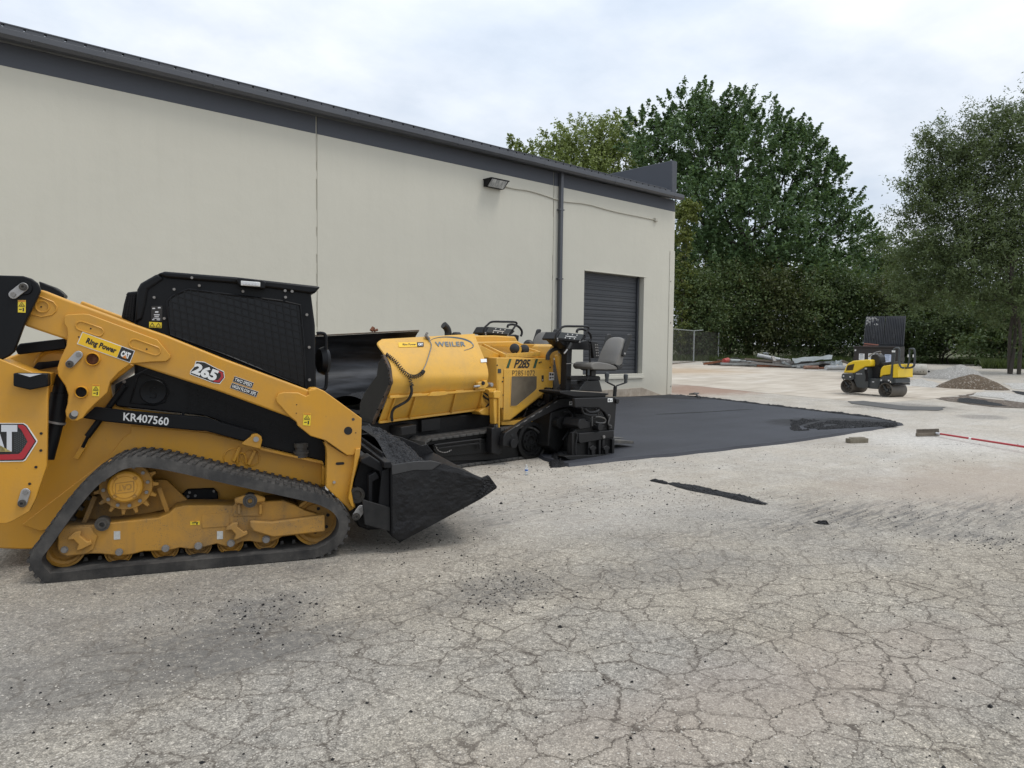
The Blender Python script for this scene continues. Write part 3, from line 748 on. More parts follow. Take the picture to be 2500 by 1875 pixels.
SHRUB = leaf_mat('shrub_leaves', (.054, .088, .033), (.112, .152, .058), (.12, .10, .04))
SHRUB2 = leaf_mat('dark_shrub_leaves', (.042, .068, .027), (.085, .120, .046))
SUN_PAINTED = leaf_mat('sun_painted_leaves', (.10, .15, .022), (.17, .23, .04))  # brighter leaf colour stands in for sunlight on the undergrowth
SHRUB3 = leaf_mat('olive_shrub_leaves', (.050, .066, .024), (.090, .105, .040), (.13, .12, .04))
YELLOWISH = leaf_mat('yellow_green_leaves', (.10, .13, .03), (.17, .19, .05))
WEED = leaf_mat('weed_leaves', (.034, .050, .016), (.070, .092, .030))
BARK = paint('bark', (.052, .043, .035), .9, .4, (.09, .085, .07), 6, bump=.8)

def leaf_cloud(centres, radii, n, L, wfrac=.55, up=.35, shell=.35, cl=60, spread=.30, droop=0.0, spray=0.0):
    """leaf-sized folded faces gathered in sprays through the volume of several ellipsoids"""
    C = np.array(centres, float); Rr = np.array(radii, float)
    vol = Rr.prod(1)**.75; pr = vol/vol.sum()
    nc = max(1, n//cl)
    bi = RNG.choice(len(C), nc, p=pr)
    d = RNG.normal(size=(nc, 3)); d[:, 2] += .25; d /= np.linalg.norm(d, axis=1)[:, None]
    rad = shell + (1-shell)*RNG.random(nc)**.55
    cc = C[bi] + d*Rr[bi]*rad[:, None]
    out = d*1.0; out[:, 2] += up - droop; out /= np.linalg.norm(out, axis=1)[:, None]
    s = spread*(.6+.9*RNG.random(nc))*np.minimum(Rr[bi].min(1), 3.0)
    idx = np.repeat(np.arange(nc), cl); m = len(idx)
    t = RNG.random(m)
    off = RNG.normal(size=(m, 3))*(s[idx]*(.55-.35*t*spray))[:, None]
    off[:, 2] *= .7
    p = cc[idx] + out[idx]*(s[idx]*(t-.35)*(1.0+1.6*spray))[:, None] + off
    nrm = out[idx]*.5 + RNG.normal(size=(m, 3))*.75; nrm[:, 2] += .55; nrm /= np.linalg.norm(nrm, axis=1)[:, None]
    ax = RNG.normal(size=(m, 3)); ax[:, 2] -= .4+droop; ax -= nrm*(ax*nrm).sum(1)[:, None]; ax /= np.linalg.norm(ax, axis=1)[:, None]
    sd = np.cross(nrm, ax)
    ll = L*(.6+.8*RNG.random(m))[:, None]; ww = ll*wfrac*.5
    v = np.stack([p - ax*ll*.5, p + sd*ww - ax*ll*.05 + nrm*ww*.3, p + ax*ll*.5, p - sd*ww - ax*ll*.05 + nrm*ww*.3], 1)
    return v
def cloud_obj(name, v, mat, parent=None):
    m = len(v); me = bpy.data.meshes.new(name)
    me.vertices.add(4*m); me.vertices.foreach_set('co', v.reshape(-1).astype('f'))
    me.loops.add(4*m); me.loops.foreach_set('vertex_index', np.arange(4*m, dtype='i'))
    me.polygons.add(m); me.polygons.foreach_set('loop_start', np.arange(0, 4*m, 4, dtype='i'))
    me.update(calc_edges=True); me.validate()
    return mkobj(name, me, mat, parent)
def blob_world(bl, depth):
    cs, rs = [], []
    for x, y, rx, ry, *dd in bl:
        dep = depth+(dd[0] if dd else 0)
        cs.append(at_depth(x, y, dep)); rs.append((rx*dep/FPX, rx*dep/FPX, ry*dep/FPX))
    return cs, rs
def tree(name, label, base_px, depth, blobs, n, L, mat, trunk_r=.3, group=None, cat='tree', limbs=True, stems=1, **kw):
    cs, rs = blob_world(blobs, depth)
    b = at_depth(base_px[0], base_px[1], depth); b.z = gz(b.x, b.y)-.05
    t = thing(name, label, cat, b, 0, group)
    cl = leaf_cloud([c-b for c in cs], rs, n, L, **kw)
    cloud_obj('crown' if cat == 'tree' else 'foliage', cl, mat, t)
    top = max(cs, key=lambda c: c.z)-b
    m = MB(); trunk_top = Vector((top.x*.5, top.y*.5, top.z*.62)); forks = []
    for s in range(stems):
        o = Vector((random.uniform(-.3, .3), random.uniform(-.3, .3), 0))*(stems > 1)
        w = [o, o+Vector((trunk_top.x*.15+random.uniform(-.2, .2)*stems, trunk_top.y*.1, trunk_top.z*.3)), o+Vector((trunk_top.x*.45+random.uniform(-.5, .5)*(stems-1), random.uniform(-.4, .4)*(stems-1), trunk_top.z*.65)), trunk_top*.95+o*2]
        w = smooth_path(w, 5); m.tube(w, trunk_r, 8, r2=trunk_r*.3); forks.append(w)
    m.build('trunk', BARK, t, sharp=70)
    if limbs:
        for c, r in zip(cs, rs):
            e = c-b; w = random.choice(forks); i = int(len(w)*random.uniform(.35, .8)); s = w[i]
            mid = s.lerp(e, .5)+Vector((0, 0, -.08*(e-s).length))
            lm = MB(); lm.tube(smooth_path([s, mid, e+Vector((0, 0, r[2]*.4))], 5), trunk_r*.38, 6, r2=trunk_r*.07)
            for q in range(4):
                dd = Vector((random.gauss(0, 1), random.gauss(0, 1), random.gauss(.3, .8))).normalized(); q0 = s.lerp(e, random.uniform(.45, .95)); q1 = e+Vector((dd.x*r[0], dd.y*r[1], dd.z*r[2]))*.85
                lm.tube(smooth_path([q0, q0.lerp(q1, .5)+Vector((0, 0, -.1)), q1], 4), trunk_r*.14, 5, r2=trunk_r*.03)
            lm.build('limb', BARK, t, sharp=70)
    return t
tree('maple_tree', 'tallest dark green maple rising behind the warehouse corner', (1830, 880), 72,
     [(1725, 265, 62, 72), (1790, 275, 75, 70), (1665, 285, 55, 70), (1700, 350, 130, 90), (1620, 335, 55, 75), (1610, 430, 90, 110, -2), (1790, 400, 150, 120), (1860, 320, 72, 65), (1930, 370, 68, 72), (2020, 430, 55, 70), (2050, 520, 60, 70), (1690, 520, 120, 130, -3), (1560, 340, 50, 75), (1905, 470, 105, 100, -2), (1960, 380, 62, 68), (2010, 440, 55, 55),
      (1830, 560, 150, 110, -3), (1990, 560, 110, 95), (2070, 590, 70, 62), (1720, 640, 110, 85, -3), (1900, 660, 160, 80, -2), (2060, 690, 90, 80)], 105000, .34, MAPLE, .42, 'trees behind the yard', spray=1.35, up=.8, spread=.17, shell=.45, cl=62)
tree('light_green_tree', 'pale green tree showing above the gutter next to the dark maple', (1430, 870), 90,
     [(1425, 365, 95, 62), (1330, 385, 70, 50), (1255, 375, 42, 34), (1500, 340, 62, 62), (1500, 420, 90, 80), (1390, 440, 130, 60)], 30000, .34, MAPLE2, .35, 'trees behind the yard', spray=1.1, up=1.0, spread=.2, cl=44)
tree('locust_tree', 'feathery grey green locust tree leaning in above the gravel heap', (2475, 890), 42,
     [(2250, 470, 45, 70), (2290, 400, 65, 80), (2350, 360, 90, 75), (2440, 330, 85, 70), (2530, 310, 90, 80), (2280, 510, 90, 90), (2380, 470, 110, 100), (2490, 450, 110, 110), (2225, 610, 62, 75), (2215, 720, 55, 60), (2330, 620, 110, 90), (2440, 600, 110, 100), (2540, 590, 110, 120), (2300, 710, 80, 60), (2420, 720, 90, 60), (2530, 760, 90, 90)],
     115000, .175, LOCUST, .11, 'trees behind the yard', wfrac=.36, spread=.27, shell=.15, cl=64, up=.5, spray=1.0, stems=3)
tree('distant_tree', 'small distant tree filling the dip between maple and locust', (2150, 870), 95,
     [(2140, 620, 60, 60), (2190, 680, 60, 70), (2110, 700, 70, 70)], 11000, .34, SHRUB, .25, 'trees behind the yard', cl=36)
tree('yellow_green_tree', 'yellow green sapling leaning beside the warehouse corner', (1662, 880), 63,
     [(1680, 520, 32, 28), (1665, 590, 25, 50), (1672, 700, 30, 60), (1665, 800, 24, 50)], 5500, .24, YELLOWISH, .08, 'trees behind the yard', cl=30)
SH = [((1705, 885), 64, [(1690, 720, 60, 60), (1720, 790, 60, 70), (1690, 850, 45, 40)], SHRUB, 'shrub of dark leaves right behind the chain link fence'),
      ((1790, 885), 66, [(1760, 690, 70, 60), (1800, 740, 85, 80), (1770, 820, 60, 60)], SHRUB, 'tall leafy shrub behind the scrap heap, next after the fence'),
      ((1890, 885), 66, [(1880, 700, 80, 55), (1900, 770, 80, 75), (1850, 830, 60, 40)], SHRUB3, 'broad shrub behind the middle of the scrap heap'),
      ((1985, 890), 66, [(1970, 710, 80, 55), (1990, 780, 80, 70), (1960, 840, 60, 40)], SHRUB, 'rounded shrub between scrap heap and dumpster'),
      ((2085, 895), 66, [(2060, 720, 70, 60), (2110, 770, 90, 70), (2080, 840, 80, 50)], SHRUB2, 'dark shrub directly behind the open dumpster lids'),
      ((2200, 900), 64, [(2190, 730, 70, 60), (2230, 800, 80, 75), (2190, 860, 60, 40)], SHRUB3, 'dark shrub behind the white pipe by the dumpster'),
      ((2310, 905), 60, [(2290, 790, 90, 60), (2400, 800, 80, 60), (2260, 870, 40, 30)], SHRUB2, 'dark shrub behind the pale gravel heap'),
      ((2450, 915), 54, [(2440, 850, 90, 50), (2530, 830, 90, 70), (2480, 770, 90, 70)], SHRUB, 'leafy shrub under the locust tree behind the dirt heap')]
for b_, dep, bl, mt, lb in SH:
    tree('shrub', lb, b_, dep, bl, 19000, .23, mt, .09, 'shrubs along the far edge of the yard', 'shrub', True, 3, spread=.34, shell=.3, cl=44)
# the wood behind, one mass, and undergrowth with sunlight painted into its leaf colour
wb = []
for x in range(1560, 2760, 55):
    for y, ry in ((640, 55), (730, 60), (810, 60)):
        if y == 640 and 2080 < x < 2140: continue
        wb.append((x+random.uniform(-20, 20), y+random.uniform(-20, 20), 60, ry, random.uniform(-4, 6)))
cs, rs = blob_world(wb, 104)
stuff(cloud_obj('woodland', leaf_cloud(cs, rs, 60000, .5, cl=40, spread=.4, shell=.1), SHRUB2), 'dark wood closing the view behind the shrubs')
wb = [(x, 832+random.uniform(-26, 26), 15, 15, random.uniform(-1, 3)) for x in (2290, 2312, 2335, 2352, 2372, 2462)]
cs, rs = blob_world(wb, 61)
stuff(cloud_obj('sun_painted_undergrowth', leaf_cloud(cs, rs, 2600, .16, cl=26, spread=.4, shell=.1), SUN_PAINTED), 'undergrowth with painted-in sunlight, glimpsed through gaps in the shrubs')
# rough grass at the foot of the shrubs
def grass(name, label, x0, x1, d0, d1, n, h, mat):
    vs = np.zeros((n, 4, 3))
    for i in range(n):
        p = at_depth(random.uniform(x0, x1), 880, random.uniform(d0, d1)); p.z = gz(p.x, p.y)
        a = random.uniform(0, 6.28); hh = h*random.uniform(.4, 1.2); w = .018*hh/.4+.012; l = Vector((random.gauss(0, .3), random.gauss(0, .3), 1))*hh; s = Vector((math.cos(a), math.sin(a), 0))*w
        vs[i] = (p-s, p+s, p+l*.6+s*.7, p+l)
    stuff(cloud_obj(name, vs, mat), label)
grass('tall_grass', 'rough tall grass growing behind the dirt heap', 2400, 2700, 48, 54, 9000, .6, WEED)
grass('weeds', 'low weeds along the foot of the shrubs', 1640, 2400, 60, 65, 9000, .5, WEED)
# ================================================================== COMPACT TRACK LOADER
L_ = Frame((122, 1425), (753, 1368), .98)
loader = thing('track_loader', 'yellow compact track loader with black cab and raised bucket full of asphalt', 'track loader', L_.o, L_.rz)
TOW = Vector((0, -1, 0))                       # towards the viewer, out of the machine's side
def lp(c, x, y, v): return L_.pt(c, x, y, v)
def lpoly(c, pts, v): return L_.poly(c, pts, v)
def lprism(mb, c, pts, v0, v1): return mb.prism(lpoly(c, pts, v0), (0, v1-v0, 0))
def lrad(c, x, y, r, v): return (lp(c, x, y, v)-lp(c, x+r, y, v)).length
def lcyl(mb, c, x, y, r, v0, v1, n=20):
    p = lp(c, x, y, v0); return mb.cyl(p, p+Vector((0, v1-v0, 0)), lrad(c, x, y, r, v0), n)
def ring_tube(mb, F, c, x, y, r, v, t):
    p = F.pt(c, x, y, v); rr = (p-F.pt(c, x+r, y, v)).length
    return mb.tube([p+Vector((rr*math.cos(a*math.pi/12), 0, rr*math.sin(a*math.pi/12))) for a in range(24)], t, 6, True)
def stadium(a, b, r, n=7):
    a, b = Vector(a), Vector(b); d = (b-a).normalized(); nrm = Vector((-d.z, 0, d.x)); out = []
    for i in range(n+1):
        t = math.pi/2 - math.pi*i/n
        out.append(b + d*(r*math.cos(t)) + nrm*(r*math.sin(t)))
    for i in range(n+1):
        t = math.pi/2 - math.pi*i/n
        out.append(a - d*(r*math.cos(t)) - nrm*(r*math.sin(t)))
    return out
def decal(name, quad, mat, parent, lift, thick=.0012):
    mb = MB(); q = [Vector(p)+TOW*lift for p in quad]; mb.prism(q, -TOW*thick)
    return mb.build(name, mat, parent)
def warning(quad, parent, lift=.003):
    o = decal('warning_sticker', quad, STICKER, parent, lift)
    mb = MB(); mb.prism([Vector(p)+TOW*(lift+.0006) for p in sub_quad(quad, .04, .96, .02, .13)], TOW*.0008); mb.build('sticker_header', ORANGE, o)
    mb = MB(); q = lambda x, y: sub_quad(quad, x, x, y, y)[0]+TOW*(lift+.0006)
    tri = [q(.5, .18), q(.85, .47), q(.15, .47)]
    for i in range(3): mb.bar(tri[i], tri[(i+1) % 3], (tri[0]-tri[1]).length*.10, .002, up=(0, 1, 0))
    mb.prism([q(.42, .33), q(.6, .38), q(.45, .43)], TOW*.0008)
    mb.prism([q(.08, .52), q(.92, .52), q(.92, .545), q(.08, .545)], TOW*.0008)
    mb.prism([q(.62, .62), q(.8, .62), q(.8, .9), q(.62, .9)], TOW*.0008).prism([q(.15, .72), q(.5, .70), q(.5, .78), q(.15, .78)], TOW*.0008)
    mb.build('sticker_print', PRINT_BLACK, o)
    return o
def quadL(c, pts, v): return [lp(c, x, y, v) for x, y in pts]
LETT = TOW*.0016
def text_part(name, s, quad, mat, parent, bold=.02, lift=.0035, spacing=1.0):
    return letters(MB(), s, quad, TOW*lift, bold, spacing).build(name, mat, parent, fix=False)

# --- tracks: belt, lugs, wheels, frame
belt_px = [(300, 1050), (600, 1020), (1000, 983), (1400, 946), (1800, 908), (1910, 892), (2000, 850), (2065, 790), (2095, 710), (2088, 640), (2050, 580), (1990, 538), (1900, 502), (1700, 455), (1400, 388), (1100, 318), (960, 291), (860, 280), (770, 284), (695, 304), (620, 348), (530, 412), (415, 540), (308, 685), (228, 798), (184, 855), (168, 905), (180, 962), (224, 1014)]
TV = .0
loop = smooth_path(lpoly('b', belt_px, TV), 5, True)
zmin = min(p.z for p in loop)
def resample(lp_, n):
    d = [0.]; P = lp_+[lp_[0]]
    for a, b in zip(P, P[1:]): d.append(d[-1]+(b-a).length)
    out = []; j = 0
    for i in range(n):
        t = d[-1]*i/n
        while d[j+1] < t: j += 1
        f = (t-d[j])/max(1e-9, d[j+1]-d[j]); out.append(P[j].lerp(P[j+1], f))
    return out, d[-1]
LP, LLEN = resample(loop, 150)
def loop_frame(i):
    a, p, b = LP[i-1], LP[i], LP[(i+1) % len(LP)]
    t = (b-a).normalized(); return p, t, Vector((-t.z, 0, t.x))   # inward normal for this winding
cen = sum(LP, Vector())/len(LP)
p_, t_, n_ = loop_frame(10); SGN = 1 if (cen-p_).dot(n_) > 0 else -1
yN, yF = L_.vv(0), L_.vv(.45)
rows = []
for i in range(len(LP)):
    p, t, n = loop_frame(i); n = n*SGN
    o = p + n*.007; q = p + n*.078
    rows.append([Vector((o.x, yN+.012, o.z)), Vector((p.x+n.x*.001, yN+.03, p.z+n.z*.001)), Vector((p.x+n.x*.001, yF-.03, p.z+n.z*.001)), Vector((o.x, yF-.012, o.z)), Vector((q.x, yF, q.z)), Vector((q.x, yN, q.z))])
rows.append(rows[0])
track = MB().loft(rows, True).build('track', RUBBER, loader, sharp=40)
lug_m = MB().prism([(-.020, -.105, 0), (.006, -.105, 0), (.024, .105, 0), (-.002, .105, 0)], (0, 0, .018)).mesh('tread_lug')
NL = 84; LG, _ = resample(loop, NL)
def place_on_loop(o, p, t, n, y, out=0.0, flip=1):
    up = -n; m = Matrix((t*flip, Vector((0, 1, 0))*flip, up)).transposed() if False else Matrix((t, up.cross(t), up)).transposed()
    o.matrix_local = Matrix.Translation(Vector((p.x, y, p.z))+n*.0+up*out) @ m.to_4x4()
for i in range(NL):
    a, p, b = LG[i-1], LG[i], LG[(i+1) % NL]; t = (b-a).normalized(); n = Vector((-t.z, 0, t.x))*SGN
    for s in (0, 1):
        pp = p if s == 0 else p.lerp(b, .5)
        o = mkobj('tread_lug', lug_m, RUBBER, track); place_on_loop(o, pp, t, n, L_.vv(.118 if s == 0 else .335), -.009)
gl_m = MB().prism([(-.018, -.03, 0), (.018, -.03, 0), (.009, -.022, .045), (-.009, -.022, .045)], (0, .06, 0)).mesh('drive_lug')
for i in range(0, 56):
    pts, _ = (LGD, 0) if i else resample(loop, 56)
    LGD = pts
    a, p, b = pts[i-1], pts[i], pts[(i+1) % 56]; t = (b-a).normalized(); n = Vector((-t.z, 0, t.x))*SGN
    o = mkobj('drive_lug', gl_m, GREASY, track)
    up = n; o.matrix_local = Matrix.Translation(Vector((p.x, L_.vv(.26), p.z))+n*.060) @ Matrix((t, up.cross(t), up)).transposed().to_4x4()
def wheel(name, c, x, y, r, v0, v1, mat, hub=True, bolt=True):
    p = lp(c, x, y, v0); rr = lrad(c, x, y, r, v0); w = v1-v0
    pr = [(0, .03), (rr*.25, .03), (rr*.28, .045), (rr*.66, .05), (rr*.74, .028), (rr*.86, .022), (rr*.9, .0), (rr, .006), (rr, w-.006), (rr*.9, w), (0, w)]
    o = MB().lathe(p, (0, 1, 0), pr, 36).build(name, mat, loader, sharp=30)
    return o, p, rr
wheel('rear_idler', 'b', 385, 832, 132, .13, .40, YELLOW_DIRTY)
fi, fp_, fr = wheel('front_idler', 'b', 1905, 672, 150, .13, .40, YELLOW_DIRTY)
mb = MB()
for q in range(6):
    a = q*math.pi/3+.4; p = fp_+Vector((fr*.48*math.cos(a), .045, fr*.48*math.sin(a))); mb = MB().cyl(p, p+TOW*.004, fr*.07, 10); mb.build('hole_disc', DARK, fi)
for x, y, r in ((712, 855, 86), (990, 832, 84), (1190, 815, 82), (1383, 798, 79), (1597, 775, 77)):
    wheel('track_roller', 'b', x, y, r, .15, .38, YELLOW_DIRTY)
# sprocket with teeth, bolts and hub cap
sc, sr = lp('b', 757, 455, .13), lrad('b', 757, 455, 196, .13)
gear = []
for q in range(15):
    for da, rr in ((-.13, .80), (-.06, .84), (-.035, 1.0), (.035, 1.0), (.06, .84), (.13, .80)):
        a = q*2*math.pi/15+da*1.35; gear.append(sc+Vector((sr*rr*math.cos(a), 0, sr*rr*math.sin(a))))
spk = MB().prism(gear, (0, .05, 0)).build('sprocket', YELLOW_DIRTY, loader, .004)
MB().lathe(sc+TOW*.012, (0, 1, 0), [(sr*.80, 0), (sr*.82, .012)], 36).build('sprocket_plate', YELLOW_DIRTY, spk)
for q in range(12):
    a = q*math.pi/6+.15; p = sc+Vector((sr*.675*math.cos(a), -.012, sr*.675*math.sin(a))); MB().cyl(p, p+TOW*.018, sr*.062, 6).build('bolt', STEEL_DULL, spk)
hub = MB().lathe(sc+TOW*.075, (0, 1, 0), [(0, 0), (sr*.36, 0), (sr*.375, .006), (sr*.46, .006), (sr*.52, .016), (sr*.545, .03), (sr*.55, .075)], 40).build('hub_cap', YELLOW, spk, sharp=30)
for q in range(4):
    a = q*math.pi/2+.75; p = sc+Vector((sr*.42*math.cos(a), -.069, sr*.42*math.sin(a))); MB().lathe(p+TOW*.006, (0, 1, 0), [(0, .003), (sr*.03, .003), (sr*.05, 0), (sr*.07, .006)], 12).build('hub_bolt', YELLOW_DIRTY, spk)
hq = [sc+Vector((sx*sr*.27, -.0755, sz*sr*.17)) for sx, sz in ((1, -.85), (-1, -1.15), (-1, .85), (1, 1.15))]
mb = MB()
for i in range(4): mb.tube([hq[i], hq[(i+1) % 4]], .0028, 5)
letters(mb, 'CAT', sub_quad(hq, .12, .88, .2, .8), TOW*.002, .02); mb.build('cast_letters', YELLOW_DIRTY, spk, fix=False)
# track frame
fr_px = [(345, 712), (360, 698), (560, 694), (590, 680), (680, 678), (950, 650), (1015, 622), (1050, 590), (1110, 576), (1300, 574), (1395, 578), (1440, 560), (1520, 556), (1700, 545), (1770, 572), (1830, 606), (1905, 628), (1905, 660), (1700, 760), (1640, 790), (1560, 800), (1500, 790), (1455, 792), (1400, 818), (1350, 822), (1300, 806), (1240, 822), (1190, 836), (1140, 838), (1080, 830), (1000, 850), (930, 850), (860, 852), (800, 868), (720, 880), (600, 866), (540, 866), (400, 886), (362, 872), (342, 838)]
frame = lprism(MB(), 'b', fr_px, .10, .34).build('track_frame', YELLOW_DIRTY, loader, .008)
lprism(MB(), 'b', [(348, 716), (365, 706), (540, 706), (585, 760), (560, 840), (520, 866), (402, 880), (362, 866), (345, 836)], .088, .10).build('end_plate', YELLOW_DIRTY, frame, .006)
lprism(MB(), 'b', [(1498, 668), (1632, 674), (1950, 632), (1952, 734), (1640, 768), (1520, 732), (1500, 705)], .045, .11).build('guide_rail', YELLOW_DIRTY, frame, .012)
lprism(MB(), 'b', [(1212, 630), (1376, 620), (1376, 700), (1212, 712)], .095, .10).build('cover_plate', YELLOW_DIRTY, frame, .003)
lprism(MB(), 'b', [(1398, 585), (1420, 545), (1590, 528), (1590, 560), (1570, 575), (1570, 640), (1400, 640)], .09, .10).build('pivot_plate', YELLOW_DIRTY, frame, .005)
for x0 in (1425, 1555):
    lprism(MB(), 'b', [(x0, 570), (x0+18, 568), (x0+18, 626), (x0, 630)], .07, .10).build('gusset', YELLOW_DIRTY, frame, .004)
lprism(MB(), 'b', [(1408, 535), (1460, 516), (1540, 510), (1592, 528), (1592, 552), (1540, 560), (1460, 570), (1408, 562)], .05, .10).build('bearing_cap', YELLOW_DIRTY, frame, .01)
for (x, y, r, d) in ((1500, 548, 44, .045), (612, 690, 46, .07)):
    p, rr = lp('b', x, y, d), lrad('b', x, y, r, d)
    MB().lathe(p, (0, 1, 0), [(0, .01), (rr*.3, .01), (rr*.35, -.01), (rr*.6, -.01), (rr*.65, .004), (rr, .004), (rr, .08)], 24).build('axle_end', GREASY, frame)
for x, y in ((387, 840), (715, 855), (993, 833), (1190, 818), (1385, 802), (1597, 778)):
    p, rr = lp('b', x, y, .088), lrad('b', x, y, 20, .088)
    b = MB().cyl(p, p+TOW*.02, rr, 6); b.lathe(p+TOW*.004, (0, 1, 0), [(rr*1.2, 0), (rr*1.2, .01)], 16); b.build('axle_bolt', STEEL_DULL, frame)
for ox, oy, k_ in ((470, 780, 1.0), (1415, 722, .9)):       # tie-down hooks
    pts = [(-20, -45), (15, -50), (10, -20), (55, 15), (75, 5), (80, 30), (50, 45), (20, 60), (-15, 70), (0, 30), (-30, 0), (-68, 5), (-60, -15)]
    lprism(MB(), 'b', [(ox+x*k_, oy+y*k_) for x, y in pts], .055, .10).build('tie_down_hook', YELLOW_DIRTY, frame, .006)
warning(quadL('b', [(1142, 668), (1198, 666), (1198, 690), (1142, 692)], .10), frame)
for q in ([(683, 730), (722, 728), (722, 778), (683, 780)], [(1302, 730), (1338, 728), (1338, 776), (1302, 778)]):
    decal('paper_label', quadL('b', q, .10), paint('faded_label', (.5, .5, .47), .6, .4, (.2, .2, .18), 60) if q[0][0] < 700 else bpy.data.materials['faded_label'], frame, .002)
# brace struts from frame to sprocket motor
for a, b in (((500, 690), (570, 520)), ((1010, 625), (955, 470))):
    MB().bar(lp('b', *a, .20), lp('b', *b, .20), .03, .012, up=(0, 1, 0)).build('brace', YELLOW_DIRTY, frame)
lprism(MB(), 'b', [(940, 420), (1000, 420), (1150, 568), (1000, 600), (560, 690), (480, 690), (560, 520)], .30, .34).build('motor_plate', YELLOW_DIRTY, frame, .006)
# far track: same pieces on the other side
for o in [track, frame, fi, spk]:
    c = copy_of(o, loader); c.location.y += 1.51

# --- body
body_px = [(-160, 700), (40, 706), (200, 640), (430, 590), (912, 752), (745, 880), (765, 1010), (850, 1040), (1400, 1108), (1640, 1270), (1760, 1300), (2175, 1420), (2190, 1600), (2190, 1720), (2000, 1900), (1200, 2010), (500, 1990), (140, 1995), (0, 1990), (-160, 1960)]
body = lprism(MB(), 'a', body_px, .47, 1.49).build('body', YELLOW, loader, .012)
lprism(MB(), 'b', [(130, 690), (440, 450), (640, 300), (740, 170), (783, 140), (786, 96), (1260, 140), (1500, 200), (1560, 236), (1935, 318), (1948, 340), (1946, 450), (1600, 560), (1100, 600), (600, 640), (240, 730)], .455, .468).build('side_plate', YELLOW, body, .005)
lprism(MB(), 'b', [(1560, 228), (1938, 316), (1950, 345), (1945, 330), (1930, 325), (1560, 242)], .36, .455).build('deck_edge', YELLOW, body, .004)
lprism(MB(), 'b', [(1935, 322), (1950, 338), (1946, 455), (1932, 452)], .37, .455).build('fender_edge', YELLOW, body, .004)
lprism(MB(), 'b', [(1080, 520), (1125, 478), (1280, 472), (1308, 500), (1308, 560), (1100, 575)], .42, .455).build('valve_cover', BLACK_MATT, body, .008)
for x, y in ((1137, 498), (1283, 490), (1128, 522), (1172, 518)):
    lcyl(MB(), 'b', x, y, 9, .405, .42, 6).build('bolt', STEEL_DULL, body)
mb = MB(); ring_tube(mb, L_, 'b', 1395, 285, 52, .452, .006); ring_tube(mb, L_, 'b', 1505, 290, 52, .452, .006); mb.build('weld_rings', YELLOW, body)
for a, b in (((1440, 225), (1400, 310)), ((1530, 245), (1490, 330))):
    MB().bar(lp('b', *a, .44), lp('b', *b, .44), .025, .03, up=(0, 1, 0)).build('stop_bracket', YELLOW, body, .004)
MB().tube(smooth_path([lp('b', *q, .44) for q in ((1420, 320), (1430, 275), (1450, 260), (1470, 275), (1480, 330))], 4), .007, 6).build('stop_loop', YELLOW, body)
# black engine side panel under the arm
panel_px = [(775, 880), (960, 790), (1010, 760), (1300, 790), (2050, 1080), (2200, 1230), (2200, 1420), (2120, 1385), (1770, 1300), (1640, 1262), (1480, 1130), (1390, 1095), (850, 1036), (790, 1030), (770, 1000)]
sp = lprism(MB(), 'a', panel_px, .43, .469).build('side_panel', BLACK, loader, .01)
mb = MB(); p, rr = lp('a', 1035, 930, .43), lrad('a', 1035, 930, 92, .43)
mb.lathe(p+TOW*.012, (0, 1, 0), [(0, .003), (rr*.9, .003), (rr*.95, 0), (rr, .004), (rr, .012)], 36); mb.build('round_cover', BLACK, sp)
MB().tube(smooth_path([lp('a', *q, .418) for q in ((1055, 915), (1040, 900), (1010, 915), (1030, 935), (1050, 945), (1045, 970), (1010, 965))], 4), .004, 6).build('cover_emblem', BLACK_MATT, sp)
mb = MB()
fr_ = [(930, 830), (960, 805), (1100, 850), (1140, 930), (1110, 1000), (1040, 1020), (880, 1005)]
P = lpoly('a', fr_, .428); mb.tube(P, .008, 6, True); mb.build('panel_rib', BLACK, sp)
for x, y in ((1160, 948), (1236, 1080), (880, 1070) if 0 else (838, 863)):
    lcyl(MB(), 'a', x, y, 12, .42, .43, 10).build('bolt', STEEL_DULL if x < 900 else BLACK_MATT, sp)
# louvre cells at the right of the panel
mb = MB()
for i in range(13):
    x = 1270+i*62; y0 = 880+i*29; mb.bar(lp('a', x, y0, .428), lp('a', x+10, min(y0+150, 1280), .428), .007, .008, up=(0, 1, 0))
for j in range(5):
    mb.bar(lp('a', 1250, 885+j*38, .428), lp('a', 2000, 1190+j*26, .428), .007, .008, up=(0, 1, 0))
mb.build('louvre_grille', BLACK_MATT, sp)
# --- cab
cab_px = [(905, 900), (905, 470), (925, 240), (948, 198), (1062, 135), (1112, 120), (1600, 160), (1795, 182), (2128, 226), (2100, 262), (2128, 480), (2140, 1120), (2060, 1130), (1300, 800)]
cab = lprism(MB(), 'a', cab_px, .46, 1.50).build('cab', BLACK, loader, .035, seg=3)
lprism(MB(), 'a', [(1062, 133), (1112, 117), (1600, 156), (1795, 178), (2135, 216), (2164, 222), (2128, 262), (2098, 268), (1900, 240), (1600, 200), (1120, 160)], .43, 1.53).build('cab_roof', BLACK, loader, .015)
lprism(MB(), 'a', [(1062, 133), (1110, 165), (1000, 240), (985, 330), (960, 440), (905, 470), (925, 240), (948, 198)], .44, .47).build('corner_post', BLACK, cab, .015)
scr_px = [(1130, 320), (1165, 285), (1215, 262), (1270, 240), (1900, 318), (2025, 345), (2050, 600), (2062, 905), (1990, 872), (1500, 672), (1150, 545), (1135, 420)]
lprism(MB(), 'a', scr_px, .452, .462).build('window_glass', GLASS_DARK, cab)
mb = MB(); P = lpoly('a', scr_px, .446); mb.tube(P, .010, 6, True); mb.build('screen_frame', BLACK, cab)
